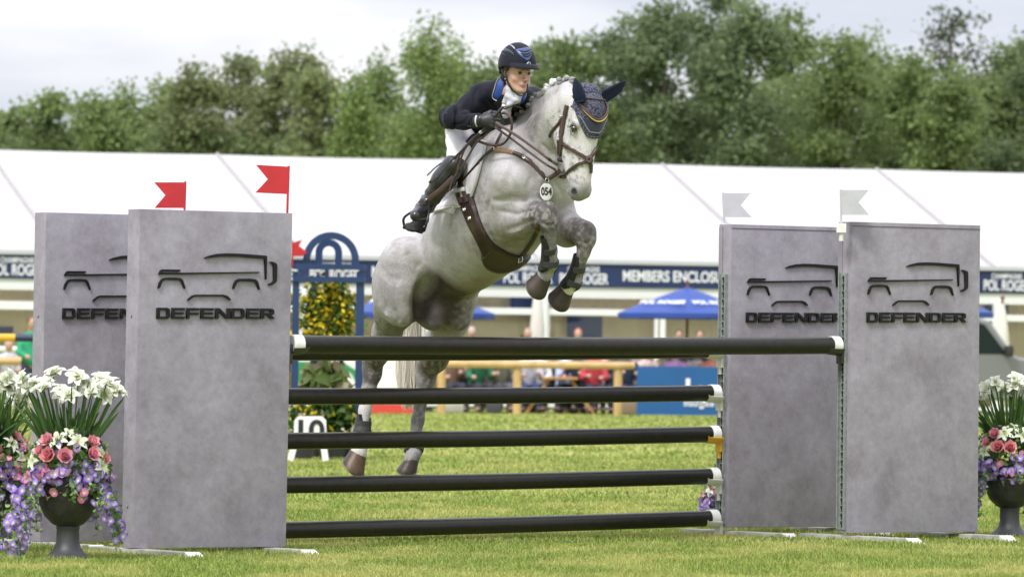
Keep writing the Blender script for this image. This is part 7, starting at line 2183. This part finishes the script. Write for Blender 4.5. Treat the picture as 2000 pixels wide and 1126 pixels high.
mb.build('stirrup_leather', leather, st, True)
# gloves with five fingers
gm = mat('glove_leather', (.016, .0165, .018), .45, spec=.5, noise=(70, .3), bump=(50, .3, .006))
gv = Vol(.0042, .012)
hf = Vector(H(962, 236, -.50)) - Vector(H(937, 236, -.47)); hf.normalize()         # knuckles point along the forearm
hu = Vector((0.1, -.05, 1)); hu = (hu - hf * hu.dot(hf)).normalized(); hw_ = hf.cross(hu).normalized()
if hw_.y > 0: hw_ = -hw_                                            # towards the camera: back of the hand
G0 = Vector(H(942, 236, -.485))
def G(f, u, w_): return G0 + hf * f + hu * u + hw_ * w_
gv.chain([(G(-.03, 0, 0), .033), (G(.005, 0, 0), .032)], .02)
gv.ell(G(.040, 0, .004), (.048, .043, .022), (hf, hu, hw_), .02)
for i, (u_, L_) in enumerate(((.032, .9), (.011, 1.0), (-.011, .95), (-.031, .78))):
    k_ = G(.078 - .004 * i, u_, .008)
    gv.chain([(G(.05, u_ * .8, .004), .012), (k_, .0125), (G(.078 + .030 * L_, u_ - .006, -.006), .0110), (G(.078 + .030 * L_, u_ - .008, -.030), .0100), (G(.062, u_ - .006, -.040), .0092)], .006)
gv.chain([(G(.015, .034, -.006), .016), (G(.045, .050, -.018), .0135), (G(.075, .046, -.028), .0115), (G(.094, .034, -.032), .010)], .008)
V_, Q_ = gv.mesh(1)
npmesh('glove', V_, Q_, gm, rider)
mb = MB(); mb.tube([G(-.026, 0, 0), G(-.034, 0, 0)], [.0345, .036], 20, sq=(hu, 1)); mb.build('shirt_cuff', mat('shirt_white'), rider, True)
mb = MB(); mb.ball(G(-.006, .008, .033), (.016, .016, .004), 16, 6, ax=(hf, hu, hw_)); mb.build('glove_button', mat('button_navy'), rider, True)
gv2 = Vol(.0055, .012)
A0 = Vector(hdL)
gv2.ell(A0, (.045, .035, .04), None, .02); gv2.cone(wrL, .034, A0, .03, .02)
for i in range(4): gv2.chain([(A0 + Vector((-.02, -.03, .03 - .02 * i)), .013), (A0 + Vector((-.055, -.03, .025 - .02 * i)), .012), (A0 + Vector((-.060, 0, .022 - .02 * i)), .010)], .006)
gv2.chain([(A0 + Vector((0, -.03, .03)), .014), (A0 + Vector((-.04, -.03, .05)), .011)], .008)
V_, Q_ = gv2.mesh(1); npmesh('glove', V_, Q_, gm, rider)

# ---------------------------------------------------------------- reins and whip, held by the rider
reins = thing('reins', 'brown leather reins running from the bit to the rider\'s gloved hand', 'reins', tuple(H(1020, 280, -.5)))
grip = G(.085, -.02, -.030)
def free(mb, pts, wid, nrm=(-.3, -.95, .1), th=.004):
    P = dens([Vector(H(*p)) for p in pts], 6); mb.strap(P, [Vector(nrm)] * len(P), wid, th)
b_ = (BIT.y - 33.5)
mb = MB(); free(mb, [(968, 240, -.56), (1005, 262, -.63), (1045, 290, -.71), (1075, 313, -.76), (1090, 322, b_)], .018); mb.build('rein', leather, reins, True)
mb = MB(); free(mb, [(964, 246, -.52), (1000, 272, -.58), (1040, 302, -.67), (1062, 318, -.73), (1073, 325, -.75), (1086, 332, b_)], .013); mb.build('rein', leather, reins, True)
mb = MB(); free(mb, [(978, 226, -.52), (985, 222, -.56), (994, 226, -.6), (1000, 242, -.6), (997, 264, -.58), (985, 281, -.54), (967, 285, -.50), (949, 282, -.46), (931, 277, -.40), (913, 284, -.36), (900, 300, -.34), (892, 318, -.33)], .014, (-.2, -.6, .75), .010); mb.build('rein_loop', leather, reins, True)
mb = MB(); free(mb, [(985, 214, -.42), (998, 209, -.40), (1012, 210, -.34), (1022, 216, -.24)], .014, (-.2, -.5, .8), .008); free(mb, [(958, 250, -.45), (940, 260, -.43), (922, 272, -.41), (908, 292, -.38), (900, 312, -.35), (897, 330, -.34), (905, 322, -.36), (915, 305, -.38), (930, 280, -.42), (950, 262, -.45), (962, 252, -.46)], .012, (-.4, -.8, .1), .005)
mb.build('rein_loop', leather, reins, True)
mb = MB(); free(mb, [(895, 322, -.36), (893, 336, -.36), (884, 352, -.35), (878, 372, -.34)], .012, (-.4, -.8, .1), .005); mb.build('rein_end', leather, reins, True)
whip = thing('riding_whip', 'black whip with flat leather tip held in the rider\'s gloved hand', 'whip', tuple(H(940, 255, -.5)))
mb = MB(); P = dens([Vector(H(*p)) for p in [(983, 208, -.53), (965, 228, -.53), (950, 247, -.5), (930, 266, -.47), (905, 291, -.44), (880, 315, -.41)]], 5); mb.tube(P, [.010] * 3 + [.0065] * (len(P) - 3), 8); mb.build('shaft', blackl, whip, True)
mb = MB(); mb.ball(H(984, 207, -.53), (.015, .012, .012), 12, 8); mb.tube([H(941, 256, -.49), H(937, 260, -.485)], .011, 10); mb.build('collar', silver, whip, True)
mb = MB(); P = dens([Vector(H(*p)) for p in [(880, 315, -.41), (868, 330, -.40), (856, 343, -.39), (843, 354, -.38), (839, 353, -.38)]], 5); mb.strap(P, [Vector((-.4, -.9, .1))] * len(P), [.007] * 6 + [.012] * 5 + [.022] * 6 + [.024] * (len(P) - 17), .005); mb.build('leather_tip', blackl, whip, True)
mb = MB(); P = [Vector(H(*p)) for p in [(862, 318, -.30), (848, 329, -.31), (834, 343, -.32)]]; mb.tube(P, .005, 6); mb.build('spur_strap', blackl, rider, True)
